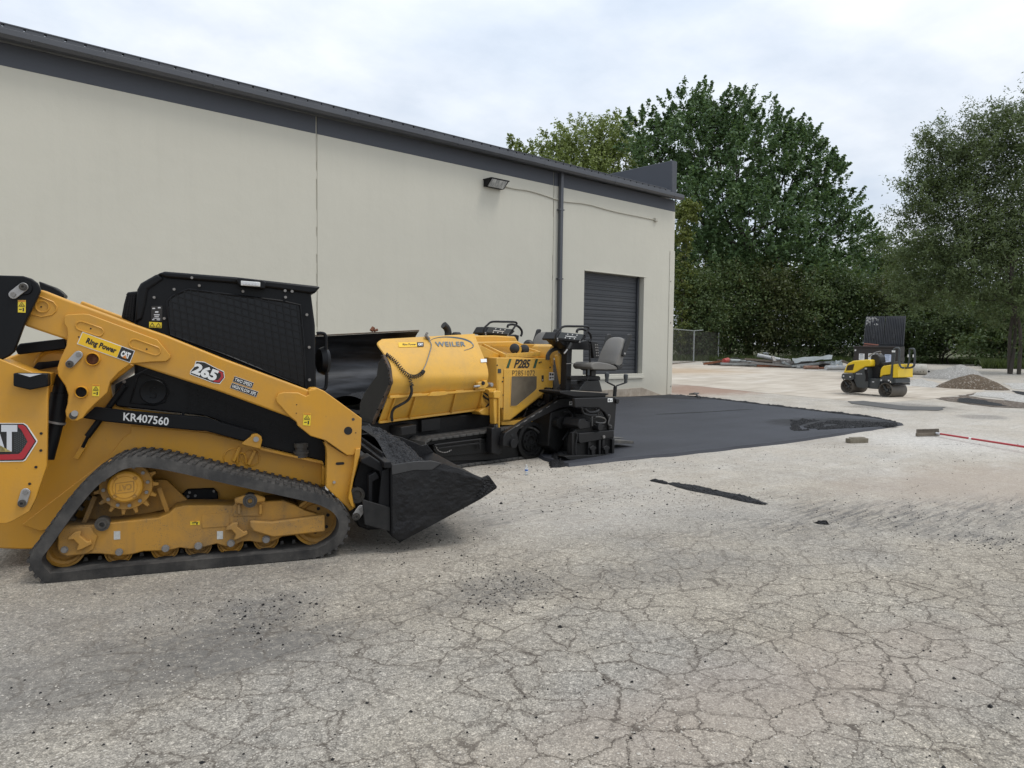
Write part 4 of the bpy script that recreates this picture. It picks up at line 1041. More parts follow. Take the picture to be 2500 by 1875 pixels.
def in_poly(p, poly):
    r = False; n = len(poly)
    for i in range(n):
        (xa, ya), (xb, yb) = poly[i], poly[i-1]
        if (ya > p[1]) != (yb > p[1]) and p[0] < (xb-xa)*(p[1]-ya)/(yb-ya)+xa: r = not r
    return r
def clip(a, b, poly, k=90):
    runs = []; cur = None
    for i in range(k+1):
        t = i/k; p = (a[0]+(b[0]-a[0])*t, a[1]+(b[1]-a[1])*t)
        if in_poly(p, poly):
            if cur is None: cur = p
            last = p
        elif cur is not None: runs.append((cur, last)); cur = None
    if cur is not None: runs.append((cur, last))
    return runs
mb = MB()
for i in range(-4, 30):
    for a, b in clip((1000+i*47, 200), (1090+i*47, 960), scr_px): mb.bar(lp('a', *a, .444), lp('a', *b, .444), .0085, .012, up=(0, 1, 0))
for j in range(-6, 22):
    for a, b in clip((1050, 150+j*47), (2120, 460+j*47), scr_px): mb.bar(lp('a', *a, .443), lp('a', *b, .443), .0085, .012, up=(0, 1, 0))
mb.build('side_screen', paint('screen_paint', (.007, .007, .008), .4, .15, (.02, .02, .02), spec=.25), cab)
for x, y in ((1295, 160), (1345, 213), (1640, 252), (1925, 248), (1972, 252), (2072, 410), (2088, 630), (2090, 850), (1040, 293), (1175, 238), (1108, 435), (1928, 292)):
    lcyl(MB(), 'a', x, y, 10, .428, .45, 8).build('cab_bolt', STEEL_DULL, cab)
lprism(MB(), 'a', [(1588, 172), (1602, 158), (1775, 176), (1795, 192), (1790, 236), (1618, 216)], .36, .45).build('lamp_housing', BLACK, cab, .008)
wl_ = lprism(MB(), 'a', [(1626, 180), (1757, 190), (1757, 221), (1626, 212)], .352, .362).build('work_lamp', LENS, cab, .004)
for i in range(5): lcyl(MB(), 'a', 1650+i*21, 197+i*1.8, 10, .347, .353, 10).build('led', SILVER, wl_)
# rear air grille of the cab
rg = lprism(MB(), 'a', [(858, 258), (930, 250), (908, 470), (818, 432), (835, 340)], .50, 1.3).build('rear_grille', BLACK, cab, .01)
mb = MB()
for i in range(9):
    y = 275+i*18; mb.bar(lp('a', 853-i*3.4, y, .494), lp('a', 917-i*2, y-4, .494), .010, .012, up=(0, 1, 0))
for i in range(4): mb.bar(lp('a', 862+i*15, 268, .492), lp('a', 832+i*20, 430, .492), .008, .012, up=(0, 1, 0))
mb.build('grille_bars', BLACK_MATT, rg)
sheet_ = decal('instruction_sticker', quadL('a', [(1022, 352), (1096, 350), (1096, 455), (1020, 452)], .455), PRINT_BLACK, cab, .004)
mb = MB(); q_ = quadL('a', [(1022, 352), (1096, 350), (1096, 455), (1020, 452)], .455)
for a in ((.1, .35, .12, .2), (.6, .85, .08, .16), (.35, .65, .35, .45), (.25, .75, .55, .62), (.3, .7, .68, .74), (.2, .8, .8, .84), (.1, .3, .88, .94), (.5, .8, .88, .94)):
    mb.prism([Vector(p)+TOW*.006 for p in sub_quad(q_, *a)], TOW*.0006)
mb.build('sticker_lines', SILVER, sheet_)
wq = quadL('a', [(1007, 458), (1093, 463), (1091, 500), (1007, 496)], .455); o = decal('warning_sticker', wq, STICKER, cab, .004)
mb = MB()
for x0, x1 in ((.06, .44), (.54, .94)):
    t = [sub_quad(wq, (x0+x1)/2, x1, .15, .85)[0], sub_quad(wq, x1, x1, .85, .85)[0], sub_quad(wq, x0, x0, .85, .85)[0]]
    for i in range(3): mb.bar(t[i]+TOW*.005, t[(i+1) % 3]+TOW*.005, .003, .002, up=(0, 1, 0))
mb.build('sticker_print', PRINT_BLACK, o)
# front of cab: grab rail and lamp
MB().tube(smooth_path([lp('c', *q, .55) for q in ((340, 178), (375, 176), (400, 195), (404, 300), (406, 520), (380, 556), (345, 556))], 4), .014, 8).build('grab_rail', BLACK, cab)
p = lp('c', 372, 362, .60); MB().lathe(p, (1, .2, 0), [(.10, -.02), (.12, .02), (.10, .05), (.0, .06)], 20).build('mirror', BLACK, cab)
# far-side arm top and small black fittings seen over the near arm
lprism(MB(), 'h', [(520, 200), (620, 240), (720, 275), (800, 325), (860, 385), (862, 425), (640, 420), (540, 300)], 1.55, 1.72).build('far_bracket', BLACK, loader, .01)
# --- rear tower (black) and its pins
tower = lprism(MB(), 'a', [(-120, 140), (155, 148), (210, 165), (250, 195), (270, 232), (270, 258), (163, 478), (95, 660), (60, 690), (-20, 730), (-120, 740)], .09, .13).build('rear_tower', BLACK, loader, .008)
lprism(MB(), 'a', [(100, 640), (130, 605), (440, 570), (450, 640), (120, 680)], .36, .44).build('cross_tube', BLACK, loader, .008)
mb = MB(); p, rr = lp('h', 330, 290, .09), lrad('h', 330, 290, 118, .09); mb.lathe(p+TOW*.012, (0, 1, 0), [(0, 0), (rr*.9, 0), (rr, .012)], 30); mb.build('boss', BLACK, tower)
def pin_link(c, a, b, r, v, parent, eye=True):
    A, B = lp(c, *a, v), lp(c, *b, v); rr = lrad(c, *a, r, v)
    o = MB().prism(stadium(A, B, rr), TOW*.012).build('pin_plate', STEEL, parent, .003)
    MB().lathe(A+TOW*.024, (0, 1, 0), [(0, .006), (rr*.28, .006), (rr*.32, -.004), (rr*.55, -.004), (rr*.6, 0), (rr*.85, 0), (rr*.9, .012)], 20).build('pin_head', GREASY, o)
    MB().cyl(B+TOW*.012, B+TOW*.024, rr*.6, 6).build('bolt', STEEL_DULL, o)
    return o
pin_link('h', (320, 280), (185, 385), 66, .078, tower)
warning(quadL('h', [(243, 456), (350, 458), (347, 628), (243, 622)], .09), tower)
# --- rear corner panel with emblem and lamp
rp_px = [(-160, -40), (0, -12), (300, 108), (440, 236), (430, 970), (330, 1270), (272, 1390), (120, 1480), (62, 1502), (-160, 1506)]
rpan = lprism(MB(), 'i', rp_px, .05, .09).build('rear_panel', YELLOW, loader, .006)
lprism(MB(), 'i', [(0, -10), (300, 108), (440, 120), (440, 240), (120, 240), (-40, 240)], .075, .32).build('panel_shoulder', YELLOW, rpan, .006)
lprism(MB(), 'i', [(121, 116), (440, 121), (440, 238), (276, 272), (121, 236)], -.03, .06).build('tail_lamp_hood', BLACK, rpan, .008)
lprism(MB(), 'i', [(165, 120), (385, 123), (275, 152)], -.034, -.031).build('lamp_glare_strip', SILVER, rpan)
for x, y in ((378, 672), (375, 829), (330, 982), (272, 1136)):
    lcyl(MB(), 'i', x, y, 14, .046, .052, 14).build('hole_disc', DARK, rpan)
pin_link('i', (208, 1312), (238, 1212), 45, .048, rpan)
em = lprism(MB(), 'i', [(-60, 576), (216, 577), (250, 596), (345, 738), (343, 752), (236, 918), (212, 930), (-60, 936)], .046, .05).build('emblem', WHITE, rpan)
lprism(MB(), 'i', [(-60, 582), (212, 583), (242, 602), (334, 744), (230, 908), (208, 922), (-60, 926)], .044, .0455).build('emblem_field', PRINT_BLACK, em)
lprism(MB(), 'i', [(165, 592), (208, 593), (236, 610), (322, 744), (224, 898), (204, 912), (-60, 918), (-60, 868), (170, 862), (196, 842), (254, 748), (196, 640), (168, 614)], .042, .0435).build('emblem_chevron', RED_PRINT, em, .0015)
mb = MB()
for i in range(7):
    for j in range(11):
        x, y = 138+i*17, 660+j*19+(i % 2)*9
        if x < 250-abs(y-748)*.55 and y < 850:
            ring = [lp('i', x+7*math.cos(a*math.pi/3), y+8*math.sin(a*math.pi/3), .0435) for a in range(6)]; mb.prism(ring, TOW*.0006)
mb.build('emblem_mesh', CHARCOAL, em)
q = quadL('i', [(-262, 588), (160, 590), (160, 840), (-262, 840)], .0435)
text_part('emblem_letters', 'CAT', q, SILVER, em, .06, .002, .9)
MB().prism(lpoly('i', [(-120, 840), (-20, 770), (108, 840)], .0425), TOW*.001).build('emblem_triangle', paint('gold_print', (.45, .36, .12), .4, .05), em)
# hydraulic cylinder between rear panel and arm bracket
mb = MB(); mb.cyl(lp('i', 425, 900, .25), lp('i', 520, 540, .25), .052, 18); mb.cyl(lp('i', 505, 590, .25), lp('i', 555, 300, .25), .060, 18); mb.cyl(lp('i', 545, 330, .25), lp('i', 590, 140, .25), .05, 18)
cyl_ = mb.build('lift_cylinder', BLACK, loader)
MB().cyl(lp('i', 507, 575, .25), lp('i', 512, 556, .25), .066, 18).build('cylinder_band', STEEL_DULL, cyl_)
mb = MB(); mb.cyl(lp('i', 805, 700, .40), lp('i', 1150, 230, .40), .022, 10); mb.cyl(lp('i', 760, 800, .40), lp('i', 830, 660, .40), .012, 8)
strut = mb.build('gas_strut', BLACK, loader)
MB().bar(lp('i', 700, 905, .42), lp('i', 780, 770, .42), .035, .03, up=(0, 1, 0)).build('strut_bracket', YELLOW, strut, .004)
for i in range(5):
    MB().tube(smooth_path([lp('h', 400+i*20, 1420-i*8, .42), lp('h', 520, 1380-i*16+random.uniform(-10, 10), .40), lp('h', 640, 1350-i*12+random.uniform(-10, 10), .42), lp('h', 800, 1330-i*10, .44)], 5), .012, 6).build('hydraulic_hose', BLACK_MATT, loader)
MB().tube(smooth_path([lp('h', *q, .43) for q in ((470, 1320), (520, 1230), (600, 1170), (700, 1150), (860, 1152))], 5), .012, 8).build('body_rib', YELLOW, loader)
# --- lift arm, near side and far side
arm_px = [(160, 482), (272, 238), (430, 300), (870, 462), (1110, 545), (1500, 703), (2110, 930), (2125, 905), (2180, 920), (2010, 1142), (1958, 1104), (1500, 936), (900, 742), (450, 580)]
arm = lprism(MB(), 'a', arm_px, .17, .31).build('lift_arm', YELLOW, loader, .014, seg=3)
brk_px = [(430, 440), (436, 418), (455, 408), (560, 402), (600, 406), (1062, 578), (1150, 682), (1150, 704), (1122, 726), (1020, 730), (880, 742), (800, 800), (745, 860), (725, 935), (642, 1012), (592, 1062), (560, 1108), (522, 1128), (480, 1126), (446, 1096), (440, 1060), (455, 1010), (460, 950), (440, 890), (392, 822), (386, 770), (408, 705), (448, 620), (456, 545), (450, 500), (432, 472)]
brk = lprism(MB(), 'a', smooth_px(brk_px) if 'smooth_px' in globals() else brk_px, .145, .172).build('arm_bracket', YELLOW, loader, .006)
mb = MB(); mb.tube(lpoly('a', [(205, 405), (255, 280), (300, 300), (360, 325), (383, 355), (378, 385), (350, 410), (280, 425)], .169), .006, 6, True); ring_tube(mb, L_, 'a', 285, 355, 45, .168, .006); mb.build('cast_ribs', YELLOW, arm)
mb = MB(); mb.tube(stadium(lp('a', 545, 485, .144), lp('a', 665, 525, .144), lrad('a', 600, 500, 33, .144)), .006, 6, True); mb.tube(stadium(lp('a', 905, 605, .144), lp('a', 1050, 655, .144), lrad('a', 900, 600, 33, .144)), .006, 6, True); mb.build('slot_rims', YELLOW, brk)
for c_, x, y, v in (('a', 612, 504, .143), ('a', 990, 642, .143), ('a', 278, 357, .168), ('a', 532, 560, .143)):
    lcyl(MB(), c_, x, y, 6, v, v+.01, 10).build('hole_disc', DARK, arm if v > .15 else brk)
for c_, x, y, r in (('h', 1250, 1255, 92), ('h', 1097, 1700, 84)):
    p, rr = lp(c_, x, y, .132), lrad(c_, x, y, r, .132)
    t = MB().lathe(p, (0, 1, 0), [(rr*.92, .02), (rr*.92, -.01), (rr*1.0, -.016), (rr*1.12, -.008), (rr*1.16, .012)], 32).build('arm_tube', YELLOW, brk)
    MB().lathe(p, (0, 1, 0), [(0, .009), (rr*.93, .009)], 32).build('tube_bore', RUST if y < 1500 else DARK, t)
pin_link('h', (945, 1320), (1062, 1195), 62, .138, brk)
p, rr = lp('i', 690, 487, .145), lrad('i', 690, 487, 32, .145); MB().cyl(p, p+TOW*.014, rr, 20).build('pin_head', STEEL, brk); MB().cyl(p+Vector((-.01, 0, -.015)), p+Vector((-.01, -.008, -.015)), rr*1.25, 14).build('pin_grease', GREASY, brk)
warning(quadL('i', [(852, 219), (917, 221), (913, 330), (848, 327)], .145), brk)
# dealer plate
dq = quadL('h', [(1114, 884), (1822, 1141), (1756, 1305), (1040, 1050)], .145)
dp = decal('dealer_plate', dq, WHITE, brk, .003)
decal('plate_field', sub_quad(dq, .012, .742, .05, .95), RING_YELLOW, dp, .005)
decal('plate_square', sub_quad(dq, .748, .988, .05, .95), PRINT_BLACK, dp, .005)
text_part('plate_letters', 'Ring Power', sub_quad(dq, .13, .69, .27, .83), PRINT_BLACK, dp, .045, .0065, 1.03)
text_part('plate_brand', 'CAT', sub_quad(dq, .785, .955, .27, .76), WHITE, dp, .07, .0065, .92)
cq = sub_quad(dq, .83, .915, .55, .80); MB().prism([(cq[0]+cq[1])/2+TOW*.0072, cq[2]+TOW*.0072, cq[3]+TOW*.0072], TOW*.001).build('plate_triangle', ORANGE, dp)
# number and model plates on the arm
bg = lprism(MB(), 'a', [(1322, 722), (1380, 728), (1470, 775), (1512, 792), (1518, 835), (1484, 878), (1440, 872), (1282, 812), (1284, 790), (1310, 760)], .168, .17).build('model_plate', WHITE, arm)
lprism(MB(), 'a', [(1326, 727), (1380, 733), (1470, 779), (1508, 796), (1513, 834), (1482, 872), (1441, 867), (1288, 808), (1289, 792), (1314, 762)], .166, .1675).build('plate_field', PRINT_BLACK, bg)
lprism(MB(), 'a', [(1462, 782), (1504, 799), (1509, 832), (1480, 868), (1440, 862), (1443, 850), (1470, 853), (1492, 828), (1489, 806), (1462, 794)], .164, .1655).build('plate_chevron', RED_PRINT, bg)
text_part('model_number', '265', quadL('a', [(1324, 732), (1484, 788), (1450, 862), (1290, 802)], .166), WHITE, bg, .05, .003)
for q, s in ((((1584, 824), (1714, 870), (1700, 906), (1570, 861)), 'TWO SPEED'), (((1566, 868), (1744, 930), (1730, 967), (1552, 904)), 'HIGH FLOW XPS')):
    Q = quadL('a', q, .17); o = decal('model_plate', Q, SILVER, arm, .002); decal('plate_field', sub_quad(Q, .01, .99, .06, .94), PRINT_BLACK, o, .0035)
    text_part('plate_letters', s, sub_quad(Q, .06, .94, .22, .80), WHITE, o, .015, .0055)
# front knuckle and lower arm
kn_px = [(70, 640), (66, 612), (85, 582), (120, 574), (215, 576), (268, 600), (290, 590), (282, 562), (320, 556), (345, 545), (392, 566), (645, 750), (640, 952), (632, 962), (600, 985), (592, 999), (545, 1000), (400, 900), (300, 870), (212, 800), (202, 772), (150, 730)]
kn = lprism(MB(), 'c', kn_px, .145, .172).build('front_knuckle', YELLOW, loader, .006)
lprism(MB(), 'c', [(268, 580), (300, 545), (345, 545), (420, 590), (640, 760), (636, 950), (545, 990), (400, 890), (215, 790)], .172, .31).build('knuckle_box', YELLOW, kn, .01)
lprism(MB(), 'c', [(205, 790), (300, 850), (545, 1002), (630, 960), (622, 1060), (580, 1200), (604, 1352), (562, 1378), (556, 1362), (402, 1215), (410, 1000), (405, 950), (380, 892), (300, 862)], .19, .29).build('lower_arm', YELLOW, loader, .01)
lprism(MB(), 'c', [(604, 958), (636, 952), (632, 1000), (600, 1120), (575, 1240), (596, 1352), (575, 1350), (552, 1290), (590, 1080)], .12, .20).build('arm_flange', YELLOW, loader, .006)
for x, y, r, mm in ((553, 834, 28, DARK), (587, 757, 10, GREASY), (205, 658, 4, DARK), (203, 716, 4, DARK), (604, 848, 4, DARK)):
    lcyl(MB(), 'c', x, y, r, .143, .15, 18).build('hole_disc', mm, kn)
MB().prism(stadium(lp('c', 478, 1056, .188), lp('c', 518, 1054, .188), lrad('c', 480, 1056, 9, .188)), TOW*.002).build('slot', DARK, loader)
lcyl(MB(), 'c', 459, 1182, 10, .18, .19, 8).build('bolt', STEEL, loader)
warning(quadL('c', [(252, 714), (302, 716), (297, 800), (247, 796)], .145), kn)
# far-side arm (same castings)
for o in (arm, kn):
    c = copy_of(o, loader); c.location.y += 1.50
# control link with stencilled number
link_px = [(558, 1108), (640, 1032), (850, 1058), (1395, 1104), (1470, 1130), (1762, 1212), (1778, 1238), (1742, 1268), (1640, 1264), (1392, 1196), (1325, 1194), (700, 1132)]
link = lprism(MB(), 'a', link_px, .33, .38).build('control_link', BLACK, loader, .008)
text_part('stencil_number', 'KR407560', quadL('a', [(835, 1068), (1142, 1104), (1136, 1160), (832, 1124)], .33), WHITE, link, .02, .004)
lprism(MB(), 'a', [(1632, 1278), (1690, 1235), (1700, 1218), (1735, 1212), (1765, 1232), (1770, 1255), (1758, 1318), (1640, 1290)], .30, .33).build('link_ear', YELLOW, loader, .006)
p, rr = lp('a', 1728, 1250, .30), lrad('a', 1728, 1250, 19, .30); MB().cyl(p, p+TOW*.014, rr, 18).build('pin_head', STEEL, loader)
# dark fittings inside the front fork
lprism(MB(), 'c', [(0, 700), (180, 740), (330, 880), (395, 930), (410, 1000), (400, 1210), (330, 1060), (180, 980), (0, 930)], .46, .60).build('front_shroud', BLACK, loader, .02)
p = lp('c', 235, 970, .40)
mb = MB().lathe(p+Vector((0, 0, -.05)), (0, 0, 1), [(.05, 0), (.05, .03), (.06, .03), (.06, .05), (.045, .05), (.045, .08), (.055, .08), (.055, .11), (0, .11)], 16); mb.build('hydraulic_coupler', GREASY, loader)
# --- quick coupler and bucket
lprism(MB(), 'c', [(640, 1010), (690, 1010), (790, 1090), (800, 1500), (690, 1505), (620, 1480), (590, 1390), (590, 1180)], .20, 1.76).build('coupler_plate', BLACK_MATT, loader, .01)
mb = MB(); p, rr = lp('c', 612, 1270, .17), lrad('c', 612, 1270, 55, .17); mb.lathe(p, (0, 1, 0), [(0, .02), (rr*.5, .02), (rr*.6, 0), (rr, 0), (rr, .08)], 24); mb.build('pivot_boss', GREASY, loader)
pin_link('c', (606, 1410), (640, 1362), 28, .10, loader)
lprism(MB(), 'c', [(690, 1140), (740, 1110), (765, 1140), (760, 1160), (720, 1180), (722, 1440), (690, 1500), (670, 1490), (700, 1420)], .06, .14).build('coupler_lever', BLACK_MATT, loader, .008)
lprism(MB(), 'c', [(640, 1030), (700, 1000), (790, 1060), (790, 1200), (765, 1110), (640, 1050)], .05, .2).build('coupler_bracket', BLACK_MATT, loader, .008)
BV0, BV1 = -.04, 2.0
bpts = {'tb': (842, 1062), 'bb': (845, 1545), 'bc': (905, 1588), 'tip': (1560, 1215)}
A = [lp('c', *q, BV0) for q in ((842, 1060), (842, 1545), (880, 1588), (960, 1560), (1500, 1275), (1560, 1215))]
side = [(842, 1060), (850, 1075), (1000, 1050), (1110, 1042), (1290, 1085), (1460, 1152), (1500, 1140), (1560, 1215), (1450, 1290), (905, 1588), (842, 1545)]
bucket = MB()
wid = Vector((0, BV1-BV0, 0))
shell = [lp('c', *q, BV0) for q in ((842, 1062), (842, 1545), (905, 1588), (1455, 1285))]
th = .025
inner = [shell[0]+Vector((th, 0, 0)), shell[1]+Vector((th, 0, th)), shell[2]+Vector((th*.4, 0, th*1.2)), shell[3]+Vector((-th*.4, 0, th))]
bucket.prism(shell+inner[::-1], wid)
bko = bucket.build('bucket', BLACK_MATT, loader, .004)
sideP = [lp('c', *q, BV0) for q in side]
BUCKET = paint('caked_bucket', (.008, .008, .009), .5, .5, (.024, .023, .022), 7, wear=.35, wear_col=(.035, .034, .033), bump=1.2, spec=.3)
so_ = MB().prism(sideP, (0, .025, 0)).build('bucket_side', BUCKET, bko, .006)
s2 = copy_of(so_, bko); s2.location.y = BV1-BV0-.025
MB().prism([lp('c', *q, BV0-.004) for q in ((846, 1064), (1000, 1042), (1112, 1036), (1185, 1052), (1120, 1098), (1000, 1100), (850, 1132))], (0, .006, 0)).build('side_wear_plate', paint('worn_plate', (.035, .035, .036), .4, .4, (.07, .068, .065), 9, wear=.6, wear_col=(.10, .10, .10)), bko, .003)
def caked(a, b):
    tops = [lp('c', *q, BV0-.002) for q in ((852, 1135), (1000, 1104), (1120, 1100), (1190, 1056), (1300, 1092), (1460, 1154), (1552, 1214))]
    bots = [lp('c', *q, BV0-.002) for q in ((852, 1540), (885, 1574), (950, 1562), (1100, 1482), (1280, 1386), (1450, 1294), (1556, 1222))]
    f = a*6; i = min(5, int(f)); f -= i
    return tops[i].lerp(tops[i+1], f).lerp(bots[i].lerp(bots[i+1], f), b)
rows = []
for i in range(90):
    row = []
    for j in range(60):
        p = caked(i/89, j/59); e = min(1, 10*min(i/89, 1-i/89, j/59, 1-j/59))
        row.append(p+TOW*e*max(0, .006+.012*noise.noise(p*4)+.006*noise.noise(p*13)+.004*noise.noise(p*37)+.003*noise.noise(p*80)))
    rows.append(row)
MB().loft(rows).build('caked_asphalt', BUCKET, bko, fix=False, sharp=180)
ce = [lp('c', *q, BV0-.01) for q in ((1440, 1290), (1500, 1138), (1562, 1214), (1448, 1300))]
MB().prism([lp('c', *q, BV0-.01) for q in ((1380, 1325), (1470, 1240), (1562, 1212), (1450, 1296))], (0, BV1-BV0+.02, 0)).build('cutting_edge', BLACK_MATT, bko, .006)
MB().prism([lp('c', *q, BV0-.014) for q in ((1445, 1160), (1505, 1136), (1562, 1214), (1450, 1296), (1420, 1270), (1470, 1220))], (0, .04, 0)).build('edge_corner', LOOSE, bko, .008)
# back of the bucket: plate stiffeners seen from behind
p0 = shell[0]; p1 = shell[1]
MB().box(p0+Vector((-.03, .99, .0)), (.06, 2.02, .05)).build('back_rail', BLACK_MATT, bko, .006)
for yy in (.0, .55, 1.1, 1.6):
    MB().prism([p0+Vector((-.002, yy+.05, -.03)), p0+Vector((-.06, yy+.05, -.06)), p1+Vector((-.10, yy+.05, .12)), p1+Vector((-.002, yy+.05, .02))], (0, .03, 0)).build('back_rib', BLACK_MATT, bko, .004)
MB().prism([p1+Vector((-.22, .02, .30)), p1+Vector((-.002, .02, .22)), p1+Vector((-.002, .02, .03)), p1+Vector((-.20, .02, .10))], (0, .03, 0)).build('wear_bar', paint('scuffed_plate', (.016, .016, .016), .5, .4, (.045, .042, .04), 12, spec=.25), bko, .004)
mb = MB(); n = 22
for i in range(n):
    y0 = .25+i*.05; mb.box(p0+Vector((-.02, y0, .045)), (.02, .03, .03))
mb.build('step_teeth', BLACK_MATT, bko)
# heap of hot mix in the bucket
def heap(name, fn, nu, nv, mat, label, k=.02, cat=None):
    rows = []
    for i in range(nu):
        row = []
        for j in range(nv):
            p = fn(i/(nu-1), j/(nv-1)); p = Vector(p)
            e = min(1, 8*min(i/(nu-1), 1-i/(nu-1), j/(nv-1), 1-j/(nv-1)))
            p.z += e*k*(noise.noise(p*14)+.8*noise.noise(p*33)+.6*noise.noise(p*70))
            row.append(p)
        rows.append(row)
    o = MB().loft(rows).build(name, mat, fix=False, sharp=180)
    return stuff(o, label)
E1, E2 = shell[0]+Vector((.02, .03, .0)), shell[3]+Vector((-.06, .03, .02))
def bucket_heap(a, b):
    p = E1.lerp(E2, a); y = BV0+.03+(BV1-BV0-.06)*b - L_.half
    dome = .02 + .22*max(0, (1-abs(2*a-.62)**2.0))*(.05+.95*sstep(0, .42, b)) * (1-.35*a)
    dome *= (1-.5*abs(2*b-1)**6)
    side_h = [lp('c', *q, BV0).z for q in ((850, 1075), (1110, 1045), (1460, 1155))]
    z = p.z + dome*(.55 if b < .02 else 1)
    q = Vector((p.x, y, z-.04)); w = Matrix.Rotation(L_.rz, 3, 'Z') @ q
    return w + L_.o
heap('bucket_load', bucket_heap, 90, 130, LOOSE, 'heaped load of loose black asphalt in the bucket', .022)
# ================================================================== ASPHALT PAVER
P_ = Frame((1127, 1143), (1322, 1116), 1.2)
paver = thing('asphalt_paver', 'yellow tracked asphalt paver with barrel shaped hopper and two operator seats', 'paver', P_.o, P_.rz)
def kp(c, x, y, v): return P_.pt(c, x, y, v)
def pb(name, c, pts, v0, v1, mat, parent=None, bevel=.006, seg=2):
    return MB().prism(P_.poly(c, pts, v0), (0, v1-v0, 0)).build(name, mat, parent or paver, bevel, seg=seg)
def pt_(name, c, pts, v, r, mat, parent=None, k=5, n=8):
    return MB().tube(smooth_path([kp(c, *(q[:2]), v if len(q) == 2 else q[2]) for q in pts], k), r, n).build(name, mat, parent or paver)
def krad(c, x, y, r, v): return (kp(c, x, y, v)-kp(c, x+r, y, v)).length
def pcyl(name, c, x, y, r, v0, v1, mat, parent=None, n=20):
    p = kp(c, x, y, v0); return MB().cyl(p, p+Vector((0, v1-v0, 0)), krad(c, x, y, r, v0), n).build(name, mat, parent or paver, .003)
def ku(c, x, y, u):                            # the point where the line of sight meets the plane u = const of the paver
    d = ray(*px(c, x, y)); n = P_.u; t = (n.dot(P_.o)+u-n.dot(EYE))/n.dot(d); p = EYE+d*t-P_.o
    return Vector((p.dot(P_.u), p.dot(P_.v), p.z))
def kz(c, x, y, z):
    d = ray(*px(c, x, y)); t = (z-CAM_H)/d.z; p = EYE+d*t-P_.o
    return Vector((p.dot(P_.u), p.dot(P_.v), p.z))
PY, PBK = PAVER_YELLOW, paint('paver_black_paint', (.0085, .0085, .0092), .45, .25, (.026, .024, .022), 4, wear=.3, wear_col=(.04, .04, .04), bump=.15, spec=.32)
DUSTY = paint('dusty_shoe', (.04, .039, .037), .75, .8, (.11, .105, .098), 9, bump=.6)
TAR = paint('tarred_steel', (.008, .008, .008), .5, .35, (.022, .021, .02), 14, bump=.9, spec=.28)
# --- tracks
tl = smooth_path(P_.poly('d', [(735, 870), (1000, 832), (1180, 806), (1400, 778), (1480, 810), (1522, 880), (1512, 950), (1450, 1002), (1200, 1034), (960, 1056), (850, 1040), (765, 1002), (722, 950), (714, 905)], 0), 6, True)
zl = min(p.z for p in tl)
for p in tl: p.z = max(p.z, .02)
tl, tlen = resample(tl, 120)
cen2 = sum(tl, Vector())/len(tl)
def nrm_at(pts, i):
    a, p, b = pts[i-1], pts[i], pts[(i+1) % len(pts)]; t = (b-a).normalized(); n = Vector((-t.z, 0, t.x))
    return p, t, n
p_, t_, n_ = nrm_at(tl, 5); SG2 = 1 if (cen2-p_).dot(n_) > 0 else -1
rows = []
for i in range(len(tl)):
    p, t, n = nrm_at(tl, i); n = n*SG2
    a, b = p+n*.03, p+n*.075
    rows.append([Vector((a.x, P_.vv(.06), a.z)), Vector((a.x, P_.vv(.30), a.z)), Vector((b.x, P_.vv(.30), b.z)), Vector((b.x, P_.vv(.06), b.z))])
rows.append(rows[0])
ptrack = MB().loft(rows, True).build('track', TAR, paver)
NS = 42; ts, _ = resample(tl, NS); pitch = tlen/NS
shoe = MB().box((0, 0, -.012), (pitch*.93, .36, .03)).mesh('track_shoe')
for i in range(NS):
    p, t, n = nrm_at(ts, i); n = n*SG2
    up_ = n; o = mkobj('track_shoe', shoe, DUSTY if t.z*0+p.z > .33 else TAR, ptrack, .004)
    if p.z <= .33: o.data = o.data if False else o.data
    o.matrix_local = Matrix.Translation(Vector((p.x, P_.vv(.18), p.z))+n*.02) @ Matrix((t, up_.cross(t), up_)).transposed().to_4x4()
c = copy_of(ptrack, paver); c.location.y += 2.05
pb('track_frame', 'd', [(765, 905), (1180, 850), (1340, 830), (1345, 985), (1180, 1005), (850, 1015), (790, 975)], .04, .32, TAR, None, .01)
pb('track_side_rail', 'd', [(770, 930), (1180, 885), (1180, 950), (800, 985)], .02, .04, TAR)
pt_('step_bar', 'd', [(788, 905), (800, 900), (1065, 866), (1080, 870), (1082, 932)], -.03, .014, PBK)
pt_('step_bar', 'd', [(800, 925), (830, 922), (1060, 892), (1075, 900)], -.03, .010, PBK)
ch = [kp('d', *q, -.03) for q in ((785, 910), (800, 938), (830, 952), (862, 950), (888, 936))]
chain = MB()
chp = smooth_path(ch, 4)
for i, (a, b) in enumerate(zip(chp, chp[1:])):
    chain.tube([a+Vector((0, .006*(-1)**i, 0)), b+Vector((0, .006*(-1)**i, 0))], .006, 5)
chain.build('chain', STEEL_DULL, paver)
for x, y in ((830, 1000), (900, 1008), (980, 1005), (1060, 995), (1140, 985), (1220, 975), (1290, 965)):
    pcyl('bottom_roller', 'd', x, y, 24, .09, .30, TAR)
w0 = kp('e', 635, 1345, -.02); wr = krad('e', 635, 1345, 135, -.02)
wh = MB().lathe(w0, (0, 1, 0), [(0, .06), (wr*.22, .05), (wr*.25, .02), (wr*.55, .03), (wr*.6, .06), (wr*.78, .05), (wr*.82, 0), (wr, .01), (wr, .28)], 36).build('drive_wheel', TAR, paver, sharp=30)
for q in range(8):
    a = q*math.pi/4; p = w0+Vector((wr*.42*math.cos(a), .022, wr*.42*math.sin(a))); MB().cyl(p, p+TOW*.02, .018, 6).build('wheel_bolt', PBK, wh)
